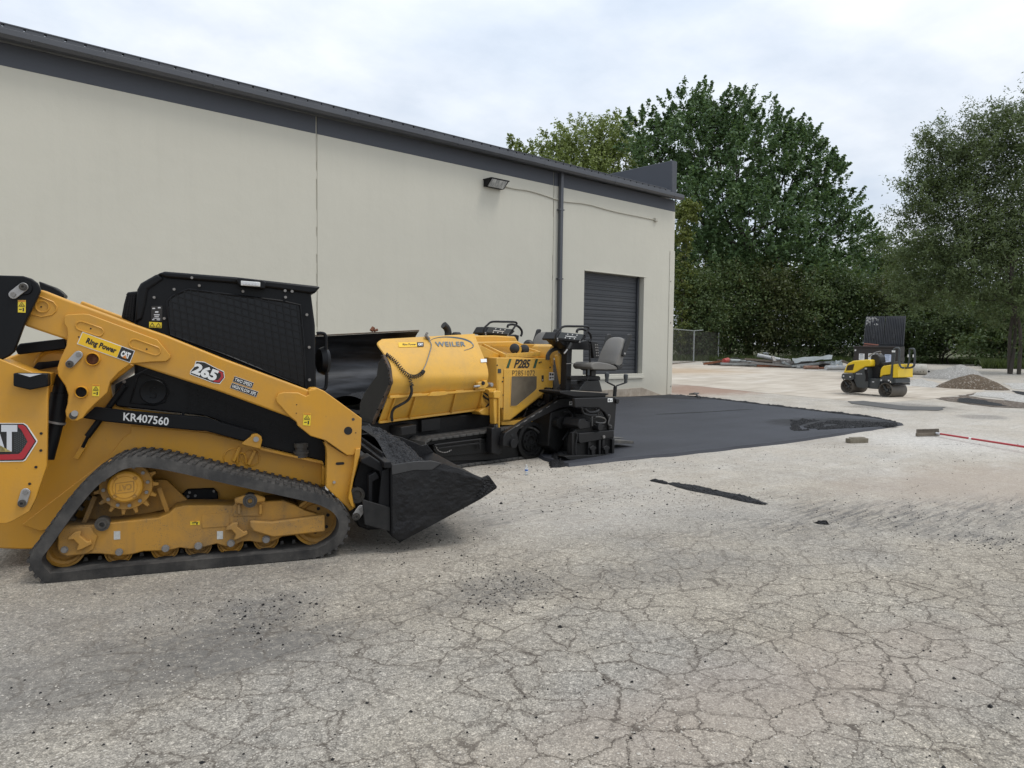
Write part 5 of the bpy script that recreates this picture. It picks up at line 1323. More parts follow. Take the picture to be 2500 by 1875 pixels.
# --- chassis
pb('chassis', 'd', [(330, 760), (1100, 690), (1500, 690), (1560, 760), (1560, 900), (600, 905), (420, 850), (350, 800)], .38, 2.02, TAR, None, .02)
pb('tool_box', 'd', [(552, 782), (655, 764), (655, 828), (552, 842)], .12, .40, PBK, None, .01)
pb('guard_plate', 'd', [(690, 735), (815, 718), (815, 800), (690, 815)], .30, .38, PBK)
pb('push_roller_box', 'd', [(405, 808), (548, 824), (550, 880), (520, 872), (420, 840)], .55, .9, PY, None, .01)
# --- hopper wing, near side: one curved skin
rowsP = [((430, 188), (1046, 152), .40), ((396, 222), (1062, 196), .33), ((440, 290), (1098, 282), .18), ((476, 350), (1124, 345), .09), ((488, 400), (1137, 395), .035), ((491, 450), (1140, 435), .0),
         ((487, 500), (1134, 470), .012), ((475, 545), (1120, 500), .05), ((462, 578), (1104, 528), .085)]
Ls = smooth_path([kp('d', *a, v) for a, b, v in rowsP], 4); Rs = smooth_path([kp('d', *b, v) for a, b, v in rowsP], 4)
rows = [[l.lerp(r, i/10) for i in range(11)] for l, r in zip(Ls, Rs)]
wing = MB().slab(rows, (0, .03, 0)).build('hopper_wing', PY, paver, sharp=30)
lowL, lowR = kp('d', 402, 748, .30), kp('d', 1072, 662, .30)
topL, topR = kp('d', 462, 580, .10), kp('d', 1102, 530, .10)
MB().prism([topL, topR, lowR, lowL], (0, .02, 0)).build('hopper_apron', PY, wing, .004)
for f in (.06, .26, .68, .985):
    a, b = topL.lerp(topR, f), lowL.lerp(lowR, f)
    MB().prism([a+TOW*.005, a+TOW*.03, b+TOW*.05, b+TOW*.005], (.016, 0, 0)).build('apron_rib', PY, wing, .003)
a, b = topL+Vector((0, -.02, 0)), topR+Vector((0, -.02, 0)); MB().bar(a, b, .06, .03).build('wing_flange', PY, wing, .005)
n_seg = 9
for i in range(n_seg):
    if i % 2 == 0:
        q0, q1 = a.lerp(b, i/n_seg), a.lerp(b, (i+.8)/n_seg); MB().bar(q0+Vector((0, -.01, .02)), q1+Vector((0, -.01, .02)), .035, .014).build('hinge_strip', PY, wing, .003)
MB().bar(lowL+Vector((0, -.01, .0)), lowR+Vector((0, -.01, 0)), .05, .03).build('apron_lip', PY, wing, .005)
pb('lift_eye', 'd', [(738, 572), (760, 545), (858, 540), (866, 562), (800, 572)], .02, .09, PY, wing, .004)
pb('hinge_block', 'd', [(1072, 480), (1130, 466), (1144, 498), (1120, 520), (1070, 525)], -.03, .12, PY, wing, .008)
for x, y, m_ in ((1108, 485, DARK), (1165, 496, STEEL)):
    pcyl('hinge_pin', 'd', x, y, 10, -.045, .05, m_, wing)
MB().cyl(kp('d', 1042, 508, -.03), kp('d', 1080, 504, -.03), .016, 10).build('hinge_rod', STEEL, wing)
# wing end plate and rubber flashing at the hopper mouth
uF = kp('d', 476, 400, .05).x
ep = [ku('d', x, y, uF-.02) for x, y in ((432, 296), (452, 330), (474, 392), (484, 478), (355, 756), (285, 775), (268, 700), (272, 620), (300, 556), (350, 480), (385, 436), (396, 350))]
MB().prism(ep, (.03, 0, 0)).build('hopper_flashing', PBK, wing, .006)
ee = [ku('d', x, y, uF-.028) for x, y in ((432, 296), (474, 392), (486, 478), (360, 758))]
mb = MB()
for a, b in zip(ee, ee[1:]): mb.bar(a, b, .03, .035, up=(1, 0, 0))
mb.build('flashing_edge', paint('edge_strip', (.05, .035, .025), .6, .6, (.20, .12, .06), 14), wing, .005)
for f in (.05, .35, .65, .95):
    for a, b in zip(ee, ee[1:]):
        p = a.lerp(b, f); MB().cyl(p+Vector((-.02, 0, 0)), p+Vector((-.035, 0, 0)), .012, 6).build('edge_bolt', PBK, wing)
# far wing seen from inside, hopper floor
rimL, rimR = kp('d', -60, 172, 2.15), kp('d', 672, 134, 2.15)
rows = []
INNER = NT('polished_hopper_steel'); c_ = INNER.coord()
nn = INNER.noise(INNER.mapping(c_, sc=(1, 3, 8)), 1.2, 5)
INNER = INNER.set(INNER.mix(INNER.ramp(nn, [(.4, 0.), (.7, 1.)]), (.015, .016, .018), (.055, .06, .07)), INNER.ramp(nn, [(.3, .30), (.7, .5)]), .55)
for dv_, dz_ in ((0, 0), (.10, -.10), (.20, -.28), (.22, -.48), (.10, -.66), (-.20, -.86), (-.55, -.98)):
    rows.append([rimL.lerp(rimR, i/6)+Vector((0, dv_, dz_)) for i in range(7)])
rows2 = []
cols = [smooth_path([r[i] for r in rows], 4) for i in range(7)]
rows2 = [[cols[i][j] for i in range(7)] for j in range(len(cols[0]))]
fw_ = MB().slab(rows2, (0, .05, -.01)).build('hopper_wing_far', INNER, paver)
fw_.name = 'hopper_wing'
MB().bar(rimL+Vector((0, .02, .012)), rimR+Vector((0, .02, .012)), .06, .018).build('wing_rim', bpy.data.materials['edge_strip'], fw_, .004)
zb = rows[-1][0].z
MB().box(((rimL.x+rimR.x)/2+.1, .25, zb-.03), (rimR.x-rimL.x, 1.9, .05)).build('hopper_floor', INNER, paver)
MB().prism([Vector((rimR.x-.02, -.75, zb)), Vector((rimR.x-.02, 1.2, zb)), Vector((rimR.x-.02, 1.2, rimR.z-.42)), Vector((rimR.x-.02, -.75, rimR.z-.42))], (.04, 0, 0)).build('hopper_back_plate', INNER, paver)
def hop(a, b):
    u = rimL.x+.05+(rimR.x-rimL.x-.25)*a; v = -.85+2.05*b
    z = zb+.02+.34*math.exp(-((b-.40)/.30)**2)*(.5+.5*a)*(.75+.25*math.sin(a*3+1))
    return (Matrix.Rotation(P_.rz, 3, 'Z') @ Vector((u, v, z))) + P_.o
heap('hopper_load', hop, 50, 70, LOOSE, 'black asphalt lying in the open hopper of the paver', .03)
# decals on the wing: surface points looked up on the lofted skin
def on_wing(x, y):
    best = None
    for v in [i*.01 for i in range(-1, 42)]:
        p = kp('d', x, y, v)
        for a, b in zip(Ls, Ls[1:]):
            lo, hi = min(a.z, b.z), max(a.z, b.z)
            f = 0
            # interpolate skin v at this height (left edge to right edge share v along rows)
        # height differs along u; compare with the row plane
        fu = (p.x-Ls[0].x)/(Rs[0].x-Ls[0].x); fu = min(1, max(0, fu))
        col_ = [l.lerp(r, fu) for l, r in zip(Ls, Rs)]
        for a, b in zip(col_, col_[1:]):
            if min(a.z, b.z) <= p.z <= max(a.z, b.z):
                t = (p.z-a.z)/(b.z-a.z) if abs(b.z-a.z) > 1e-6 else 0; sv = a.y+(b.y-a.y)*t
                e = abs(sv-p.y)
                if best is None or e < best[0]: best = (e, Vector((p.x, sv, p.z)))
    return best[1]
WL = Vector((0, -.007, .004))
wq = [on_wing(*q) for q in ((530, 212), (700, 211), (702, 240), (532, 244))]
o = MB().prism([q+WL for q in wq], TOW*.001).build('dealer_plate', RING_YELLOW, wing)
sq = sub_quad(wq, .73, 1, 0, 1); MB().prism([q+WL*1.4 for q in sq], TOW*.001).build('plate_square', PRINT_BLACK, o)
letters(MB(), 'Ring Power', sub_quad(wq, .16, .69, .25, .8), WL*1.5, .02).build('plate_letters', PRINT_BLACK, o, fix=False)
letters(MB(), 'CAT', sub_quad(sq, .15, .85, .25, .8), WL*2, .06).build('plate_brand', WHITE, o, fix=False)
letters(MB(), 'WEILER', [on_wing(*q) for q in ((776, 207), (978, 207), (986, 238), (784, 240))], WL*1.2, .022, 1.08).build('maker_letters', BLUE_GREY, wing, fix=False)
arc = []
for q in ((735, 208), (770, 186), (830, 176), (900, 178), (970, 190), (1020, 212), (1038, 236), (1020, 252), (975, 266)): arc.append(on_wing(*q)+WL)
mb = MB(); ap = smooth_path(arc, 5); top_, bot_ = [], []
for i, p in enumerate(ap):
    t = (ap[min(i+1, len(ap)-1)]-ap[max(i-1, 0)]).normalized(); n = Vector((-t.z, 0, t.x)); f = i/(len(ap)-1); w = .004+.018*math.sin(math.pi*min(1, f*1.05))**2*f
    top_.append(p+n*w); bot_.append(p-n*w)
mb.loft([top_, bot_]).build('maker_swoosh', BLUE_GREY, wing, fix=False)
wq = [on_wing(*q) for q in ((1084, 324), (1126, 322), (1128, 344), (1086, 347))]
MB().prism([q+WL for q in wq], TOW*.001).build('white_sticker', WHITE, wing)
# coiled cable, its plug and the hose below
cp = [on_wing(*q)+Vector((0, -.03, .0)) for q in ((440, 290), (470, 310), (510, 345), (550, 395), (590, 432), (640, 440), (680, 418), (692, 402))]
cp = smooth_path(cp, 14); helix = []; acc = 0; prev = cp[0]
for i, p in enumerate(cp):
    acc += (p-prev).length; prev = p
dist_ = 0; fine = []
for a, b in zip(cp, cp[1:]):
    for q in range(5): fine.append(a.lerp(b, q/5))
for i, p in enumerate(fine):
    t = (fine[min(i+1, len(fine)-1)]-fine[max(i-1, 0)]).normalized(); x = t.cross(Vector((0, 1, 0))).normalized(); y = t.cross(x); a = 2*math.pi*i/(len(fine)/27)
    helix.append(p+x*(.022*math.cos(a))+y*(.022*math.sin(a)))
MB().tube(helix, .0055, 5).build('coiled_cable', PRINT_BLACK, wing)
MB().tube(smooth_path([on_wing(*q)+Vector((0, -.025, 0)) for q in ((690, 400), (712, 350), (735, 285), (748, 235), (742, 208), (722, 180))], 6), .006, 6).build('cable', BLUE_GREY, wing)
p = on_wing(718, 178)+Vector((0, -.03, .01)); mb = MB().cyl(p+Vector((-.03, 0, .02)), p+Vector((.03, 0, -.03)), .022, 10); mb.cyl(p+Vector((-.02, 0, .03)), p+Vector((.0, 0, .055)), .016, 8); mb.build('cable_plug', STEEL_DULL, wing)
cp = smooth_path([on_wing(*q)+Vector((0, -.03, 0)) for q in ((600, 445), (605, 470), (612, 490), (618, 500))], 12); helix = []
for i, p in enumerate(cp):
    a = 2*math.pi*i/9; helix.append(p+Vector((.022*math.cos(a), -.01*math.sin(a), 0)))
MB().tube(helix, .005, 5).build('coiled_cable', PRINT_BLACK, wing)
pt_('black_hose', 'd', [(618, 500, -.02), (622, 540, -.02), (612, 575, .0), (590, 605, .05), (540, 635, .1), (505, 655, .14), (488, 690, .18), (490, 740, .22)], 0, .018, PRINT_BLACK, wing)
mb = MB(); p = kp('d', 350, 132, 2.1); mb.cyl(p, p+Vector((.04, 0, .05)), .03, 8).cyl(p+Vector((.05, 0, 0)), p+Vector((.11, 0, .02)), .02, 8); mb.build('far_fitting', RUST, paver)
# --- engine housing
V0 = .14
zt = kp('e', 500, 484, V0).z
hp = [(266, 478), (800, 488), (812, 470), (888, 442), (905, 466), (862, 480), (862, 600), (853, 790), (815, 815), (405, 1136), (330, 1142), (268, 1000)]
hpts = P_.poly('e', [(268, 480), (858, 486), (853, 790), (815, 815), (405, 1136), (330, 1142), (324, 1010), (268, 1000)], V0)
house = MB().prism(hpts, (0, 2.05, 0)).build('engine_housing', PY, paver, .012)
pb('base_sill', 'e', [(318, 1145), (560, 1128), (790, 1060), (832, 1120), (825, 1260), (800, 1240), (760, 1180), (690, 1160), (560, 1180), (320, 1182)], .16, .5, PY)
pb('access_door', 'e', [(345, 602), (806, 602), (806, 808), (402, 1126), (335, 1128)], V0-.014, V0, PY, house, .004)
win = [(418, 678), (428, 672), (676, 671), (684, 680), (682, 800), (664, 826), (478, 980), (462, 986), (412, 986), (406, 978)]
WM = NT('dusty_mesh_guard'); c_ = WM.coord()
WM = WM.set(WM.mix(WM.ramp(WM.noise(c_, 3, 5), [(.35, 0.), (.65, 1.)]), (.085, .066, .042), (.15, .12, .08)), .7, 0, WM.bump(WM.voro(c_, 150), .6, .004))
pb('mesh_guard', 'e', win, V0-.018, V0-.010, WM, house, .002)
mb = MB(); wp = P_.poly('e', win, V0-.016); mb.tube(wp, .006, 5, True); mb.build('guard_trim', PY, house)
pb('door_latch', 'e', [(736, 664), (756, 664), (755, 730), (736, 730)], V0-.022, V0-.013, PRINT_BLACK, house, .003)
pcyl('latch_button', 'e', 745, 714, 7, V0-.026, V0-.02, STEEL, house, 8)
pb('switch_plate', 'e', [(281, 598), (313, 598), (313, 641), (281, 641)], V0-.008, V0, CHARCOAL, house, .002)
for x, y in ((275, 560), (340, 690), (338, 870), (336, 1010), (330, 730), (712, 535), (730, 528), (825, 582)):
    pcyl('bolt', 'e', x, y, 6, V0-.012, V0, PRINT_BLACK, house, 8)
def pq(c, pts, v): return [kp(c, x, y, v) for x, y in pts]
letters(MB(), 'P285', pq('e', ((468, 497), (622, 500), (597, 592), (442, 590)), V0), TOW*.003, .03, .9).build('model_letters', PRINT_BLACK, house, fix=False)
for q, g in ((((364, 590), (398, 494), (420, 494), (390, 590)), ((368, 590), (404, 494), (414, 494), (380, 590))), (((642, 590), (672, 495), (695, 495), (668, 590)), ((650, 590), (680, 495), (689, 495), (660, 590)))):
    o = MB().prism([p+TOW*.002 for p in pq('e', q, V0)], TOW*.001).build('model_stripe', PRINT_BLACK, house)
    MB().prism([p+TOW*.0035 for p in pq('e', g, V0)], TOW*.001).build('stripe_core', GREEN_PRINT, o)
letters(MB(), 'P2851072', pq('e', ((428, 614), (664, 614), (662, 670), (426, 672)), V0-.014), TOW*.002, .0, 1.05).build('stencil_number', PRINT_BLACK, house, fix=False)
# top deck, louvred hood, far hood
def deck_quad(pts, z): return [kz('e', x, y, z) for x, y in pts]
fr0 = [kp('e', 100, 346, .95), kp('e', 352, 468, V0+.03), kp('e', 716, 442, V0+.03), kp('e', 420, 346, .95)]
for a, b in zip(fr0, fr0[1:]+fr0[:1]): MB().bar(a, b, .03, .07).build('hood_frame', PY, house, .004)
sl_n = 15
for i in range(sl_n):
    f = (i+.5)/sl_n; a, b = fr0[0].lerp(fr0[3], f), fr0[1].lerp(fr0[2], f)
    MB().bar(a+Vector((0, 0, -.005)), b+Vector((0, 0, -.005)), .035, .008, up=(.5, 0, .86)).build('hood_slat', PY, house)
for i in range(7):
    p = kp('e', 395+i*48, 470-i*3, V0+.01); MB().prism([p, p+Vector((.07, 0, 0)), p+Vector((.035, 0, .05))], (0, .01, 0)).build('louvre_fin', PY, house)
pb('rear_hood', 'e', [(-40, 262), (70, 252), (240, 250), (462, 262), (480, 300), (545, 345), (400, 420), (60, 400)], 1.1, 1.9, PY, house, .02)
pb('hood_step', 'e', [(60, 318), (480, 312), (545, 338), (545, 400), (60, 390)], .85, 1.1, PY, house, .015)
pb('checker_panel', 'e', [(672, 340), (826, 342), (806, 440), (790, 470), (672, 440)], .5, .8, paint('checker_yellow', (.70, .39, .06), .45, .3, (.3, .22, .12), 6, bump=.9), house, .012)
pb('hose_guard', 'e', [(800, 486), (806, 440), (822, 365), (850, 345), (888, 348), (905, 372), (908, 470), (862, 486), (862, 560), (840, 560), (830, 490)], V0-.02, .5, PY, house, .012)
pcyl('front_pin', 'e', 480, 390, 14, .25, .4, PY, house)
for x, y, r in ((452, 386, 36), (552, 396, 36)):
    p = kp('e', x, y, .28); rr = krad('e', x, y, r, .28); MB().lathe(p, (-.75, -.6, .1), [(0, .03), (rr*.6, .03), (rr, .012), (rr*1.05, 0), (rr*.8, -.06), (rr*.3, -.09)], 20).build('work_light', PRINT_BLACK, house)
p = kp('e', 598, 352, .9); MB().lathe(p, (-.75, -.6, .1), [(0, .03), (.05, .03), (.09, 0), (.06, -.06)], 20).build('work_light', PRINT_BLACK, house)
pb('light_bracket', 'e', [(478, 366), (522, 368), (528, 400), (515, 440), (480, 436)], .25, .30, PY, house, .004)
pt_('exhaust_pipe', 'd', [(868, 175), (868, 140), (858, 112), (838, 92)], 1.3, .055, PRINT_BLACK, house, 5, 14)
p = kp('d', 925, 150, 1.2); MB().lathe(p+Vector((0, 0, -.05)), (0, 0, 1), [(.07, 0), (.07, .05), (.05, .07), (0, .075)], 16).build('filter_cap', PRINT_BLACK, house)
# post with valve at the front corner, cylinder behind the wing
pb('corner_post', 'e', [(236, 905), (292, 900), (302, 1168), (242, 1174)], .02, .12, PY, None, .012)
pb('valve_block', 'e', [(235, 838), (262, 822), (312, 828), (318, 858), (300, 905), (240, 905)], .0, .12, PY, None, .012)
MB().cyl(kp('e', 283, 715, .02), kp('e', 283, 830, .02), .008, 8).build('valve_rod', PY, paver)
MB().cyl(kp('e', 290, 900, .0), kp('e', 288, 1320, .0), .014, 8).build('post_rod', PY, paver)
MB().cyl(kp('e', 263, 1170, .06), kp('e', 263, 1215, .06), .018, 10).build('post_ram', STEEL, paver)
mb = MB().cyl(kp('e', 70, 890, .25), kp('e', 150, 1010, .25), .06, 14); mb.build('wing_cylinder', PY, paver)
pb('cylinder_mount', 'e', [(80, 1040), (150, 1000), (230, 1020), (228, 1085), (110, 1075)], .15, .35, PY, None, .012)
pt_('wing_hose', 'e', [(110, 860), (150, 900), (185, 920), (190, 960), (150, 990)], .2, .014, PRINT_BLACK)
pt_('wing_hose', 'e', [(130, 840), (180, 880), (200, 930), (175, 985)], .24, .012, PRINT_BLACK)
pb('shelf_bracket', 'e', [(180, 812), (262, 800), (262, 828), (190, 850)], .10, .3, PY, None, .006)
pb('inner_frame', 'e', [(180, 480), (330, 480), (330, 1180), (60, 1180), (180, 1000)], .4, 1.9, paint('frame_yellow', (.52, .29, .05), .5, .5, (.15, .10, .06), 5), None, .01)
# hydraulics behind the housing
MB().cyl(kp('e', 905, 455, .0), kp('e', 955, 742, .0), .062, 16).build('tow_cylinder', PY, paver)
MB().cyl(kp('e', 955, 740, .0), kp('e', 982, 890, .0), .022, 10).build('cylinder_rod', STEEL, paver)
pt_('protected_hose', 'e', [(795, 505), (800, 455), (830, 412), (880, 388), (920, 398), (950, 440), (972, 520), (982, 600), (988, 690)], -.03, .032, PRINT_BLACK, None, 6, 10)
pt_('yellow_pipe', 'e', [(900, 440), (930, 470), (950, 560), (975, 680), (978, 740)], -.05, .022, PY)
for i in range(8):
    x = 500+i*34; pt_('engine_hose', 'e', [(x+90, 890+i*5), (x+60+random.uniform(-20, 20), 960), (x+95+random.uniform(-20, 20), 1020), (x+40, 1100-i*6)], .30+random.random()*.2, .016, GREASY)
pb('engine_block', 'e', [(430, 1130), (790, 850), (800, 1000), (780, 1100), (560, 1140)], .55, 1.7, GREASY, None, .02)
pcyl('fan_belt_wheel', 'e', 745, 860, 32, .25, .3, PY)
sq = pq('e', ((808, 634), (861, 634), (860, 716), (807, 716)), V0)
o = MB().prism([p+TOW*.004 for p in sq], TOW*.001).build('white_sticker', WHITE, house)
mb = MB()
for a in ((.1, .4, .1, .4), (.5, .9, .15, .38), (.1, .4, .58, .8), (.5, .9, .6, .72)): mb.prism([p+TOW*.0055 for p in sub_quad(sq, *a)], TOW*.0008)
mb.build('sticker_print', PRINT_BLACK, o)
pb('hinge_plate', 'e', [(808, 795), (830, 790), (862, 850), (850, 880), (812, 970)], .0, .1, PBK)
pb('rear_gap_filler', 'e', [(850, 500), (955, 520), (985, 820), (850, 830)], .3, 1.7, GREASY, None, .01)  # added dark filler standing for the machine's interior behind the housing
pb('platform_gap_filler', 'e', [(915, 838), (1400, 872), (1400, 900), (1080, 902), (930, 915), (880, 940)], -.05, .8, TAR, None, .01)  # added dark filler closing the bright gap below the platform
pb('hood_base', 'e', [(100, 352), (352, 474), (716, 448), (800, 486), (268, 484), (40, 484)], .32, 1.1, PY, house, .008)
# --- tow arms
arm_e = [(340, 1312), (360, 1262), (400, 1235), (880, 930), (935, 902), (1075, 897), (1080, 990), (960, 1000), (905, 1014), (520, 1200), (480, 1262), (500, 1370), (420, 1410), (330, 1400)]
tow = pb('tow_arm', 'e', arm_e, -.22, -.14, PBK, None, .01)
for f in range(6):
    x0 = 470+f*78; y0 = 1196-f*49; pb('arm_wear_mark', 'e', [(x0, y0), (x0+34, y0-21), (x0+36, y0-16), (x0+2, y0+5)], -.222, -.218, STEEL_DULL, tow, 0)
c = copy_of(tow, paver); c.location.y += 2.6
pb('tow_slide', 'e', [(218, 1216), (240, 1210), (246, 1180), (262, 1180), (268, 1210), (316, 1208), (320, 1470), (285, 1492), (214, 1472)], -.12, .0, PBK, None, .01)
pb('slide_slot', 'e', [(300, 1290), (316, 1290), (318, 1440), (302, 1440)], -.124, -.118, DARK, None, 0)
pcyl('tow_pivot', 'e', 450, 1375, 34, -.26, -.1, PBK)
pcyl('tow_eye', 'e', 428, 1290, 12, -.226, -.2, DARK, None, 12)
sq = pq('e', ((1018, 936), (1072, 932), (1072, 970), (1018, 974)), -.22); MB().prism([p+TOW*.003 for p in sq], TOW*.001).build('white_sticker', WHITE, tow)
mb = MB()
for a in ((.15, .45, .3, .7), (.55, .9, .2, .5)): mb.prism([p+TOW*.0045 for p in sub_quad(sq, *a)], TOW*.0008)
mb.build('sticker_print', PRINT_BLACK, tow)
# --- screed
SV = -.62
scr = pb('screed', 'e', [(1080, 904), (1500, 892), (1512, 935), (1508, 1010), (1490, 1235), (1432, 1235), (1425, 1120), (1390, 1050), (1330, 1004), (1080, 1000)], SV, SV+.06, PBK, None, .012)
c = copy_of(scr, paver); c.location.y += 3.3
pb('screed_body', 'e', [(1100, 1000), (1490, 1000), (1480, 1480), (1010, 1500), (1000, 1300)], SV+.35, 2.7, TAR, None, .02)
pb('mould_board', 'e', [(830, 1050), (1000, 1000), (1060, 1060), (1010, 1300), (900, 1480), (800, 1400)], -.2, 2.2, TAR, None, .02)
pcyl('auger_end', 'e', 935, 1160, 42, -.3, -.1, TAR)
pt_('auger_guard', 'e', [(965, 1045), (1040, 1062), (1038, 1180), (1010, 1250), (950, 1340)], -.32, .016, PBK, None, 3)
eg = pb('end_gate', 'e', [(1020, 1395), (1030, 1290), (1100, 1225), (1130, 1180), (1300, 1100), (1340, 1085), (1440, 1085), (1485, 1230), (1478, 1490), (1030, 1510), (1018, 1480)], SV+.03, SV+.07, TAR, scr, .008)
pb('gate_beam', 'e', [(1125, 1268), (1486, 1234), (1486, 1310), (1445, 1318), (1135, 1374), (1118, 1350)], SV-.03, SV+.04, PBK, scr, .01)
pb('gate_shoe', 'e', [(972, 1508), (1030, 1500), (1476, 1486), (1478, 1520), (1040, 1548), (1000, 1535)], SV-.06, SV+.10, TAR, scr, .008)
for x in (1052, 1222, 1330, 1368, 1470):
    pb('gate_rib', 'e', [(x, 1330 if x > 1100 else 1260), (x+22, 1326 if x > 1100 else 1256), (x+18, 1500), (x-4, 1504)], SV-.02, SV+.04, PBK, scr, .005)
for x in (1268, 1408):
    pb('jack_foot', 'e', [(x-30, 1416), (x, 1392), (x+34, 1412), (x+34, 1432), (x+20, 1436), (x+16, 1496), (x-12, 1498), (x-16, 1440), (x-30, 1438)], SV-.05, SV+.02, PBK, scr, .006)
pb('vibrator_cover', 'e', [(1135, 1115), (1180, 1110), (1200, 1140), (1240, 1150), (1240, 1210), (1130, 1230), (1110, 1190)], SV-.01, SV+.3, PBK, scr, .012)
pcyl('crank_boss', 'e', 1345, 1205, 24, SV-.08, SV+.1, PBK, scr)
pcyl('gate_pin', 'e', 1385, 1305, 11, SV-.05, SV, STEEL_DULL, scr, 10)
pcyl('tilt_pin', 'e', 1525, 935, 16, SV-.03, SV+.1, PBK, scr, 12)
for pts, r in (([(1258, 1190), (1258, 1095), (1285, 1085), (1300, 1100)], .012), ([(1290, 1092), (1350, 1100), (1392, 1120), (1388, 1155), (1330, 1160), (1290, 1150)], .012), ([(1418, 1078), (1442, 1088), (1425, 1170), (1455, 1190), (1450, 1212)], .012), ([(1085, 1260), (1100, 1290), (1085, 1400), (1085, 1510)], .014), ([(1150, 1000), (1170, 1060), (1240, 1080), (1300, 1075)], .016), ([(1180, 1010), (1230, 1050), (1310, 1040), (1330, 1020)], .018), ([(1270, 1170), (1320, 1200), (1380, 1190)], .01)):
    pt_('screed_pipe', 'e', pts, SV-.03, r, PBK if r != .012 else paint('pipe_paint', (.05, .05, .05), .4, .3) if 'pipe_paint' not in bpy.data.materials else bpy.data.materials['pipe_paint'], scr)
MB().cyl(kp('e', 1325, 990, SV+.15), kp('e', 1325, 1070, SV+.15), .03, 10).build('lift_ram', STEEL_DULL, scr)
pb('ram_head', 'e', [(1180, 1010), (1300, 1000), (1310, 1060), (1190, 1075)], SV+.1, SV+.3, PBK, scr, .01)
sq = pq('e', ((1418, 904), (1468, 902), (1468, 940), (1418, 943)), SV); o = MB().prism([p+TOW*.003 for p in sq], TOW*.001).build('white_sticker', WHITE, scr)
mb = MB()
for a in ((.15, .4, .25, .8), (.6, .75, .4, .8)): mb.prism([p+TOW*.0045 for p in sub_quad(sq, *a)], TOW*.0008)
mb.build('sticker_print', PRINT_BLACK, o)
pb('rear_step', 'e', [(1470, 1345), (1500, 1338), (1690, 1348), (1690, 1376), (1480, 1372)], -.35, .0, paint('worn_step', (.06, .058, .055), .6, .6, (.2, .18, .15), 7), None, .004)
pb('rear_step', 'e', [(1440, 1312), (1590, 1314), (1590, 1326), (1440, 1326)], .4, 1.4, bpy.data.materials['worn_step'], None, .004)
# --- operator platform, consoles and seats
pb('platform', 'e', [(920, 828), (1010, 824), (1430, 852), (1428, 866), (1400, 874), (1395, 890), (1080, 890), (1000, 872), (925, 850)], -.5, -.08, PBK, None, .008)
def console(dv, du=0.0):
    o = pb('console', 'e', [(928, 214), (1178, 240), (1205, 262), (1180, 292), (1132, 320), (895, 300), (888, 285)], -.32, -.02, PBK, None, .012)
    fq = pq('e', ((930, 217), (1172, 242), (1132, 302), (900, 278)), -.325)
    MB().prism(fq, TOW*.01).build('console_panel', CHARCOAL, o, .003)
    mb = MB(); g = lambda x, y: sub_quad(fq, x, x, y, y)[0]+TOW*.011
    mb.bar(g(.25, .55), g(.72, .55), .010, .002, up=(0, 1, 0))
    for x in (.3, .5, .7):
        for y in (.22, .85):
            p = g(x-.02*(y > .5), y); mb.prism([p+Vector((-.012, 0, -.006)), p+Vector((.010, 0, -.006)), p+Vector((.016, 0, .008)), p+Vector((-.004, 0, .008))], TOW*.002)
    mb.build('panel_marks', WHITE, o)
    for x, y in ((902, 302), (1132, 318), (900, 283), (1134, 296)): pcyl('console_bolt', 'e', x, y, 6, -.335, -.31, STEEL, o, 8)
    pb('console_base', 'e', [(905, 300), (1130, 320), (1200, 300), (1240, 310), (1230, 400), (1060, 398), (1000, 388)], -.25, .0, PBK, o, .01)
    pt_('console_rail', 'e', [(888, 318), (878, 275), (885, 232), (920, 192), (965, 158), (1080, 156), (1195, 158), (1222, 172), (1212, 198), (1176, 252)], -.34, .017, PBK, o, 5, 8)
    pt_('console_rail', 'e', [(1098, 222), (1105, 194), (1135, 184), (1170, 188), (1215, 212), (1243, 250), (1246, 290), (1235, 316)], -.02, .020, PBK, o, 5, 8)
    return o
def column():
    o = pb('console_column', 'e', [(1002, 385), (1052, 385), (1036, 832), (984, 832)], -.22, -.10, PBK, None, .01)
    mb = MB().cyl(kp('e', 1035, 330, -.3), kp('e', 1005, 392, -.3), .030, 12); mb.build('throttle_knob', PRINT_BLACK, o)
    MB().cyl(kp('e', 1008, 385, -.3), kp('e', 965, 440, -.3), .012, 8).build('throttle_rod', STEEL, o)
    MB().cyl(kp('e', 990, 545, -.24), kp('e', 1062, 540, -.24), .006, 6).build('cross_pin', STEEL_DULL, o)
    return o
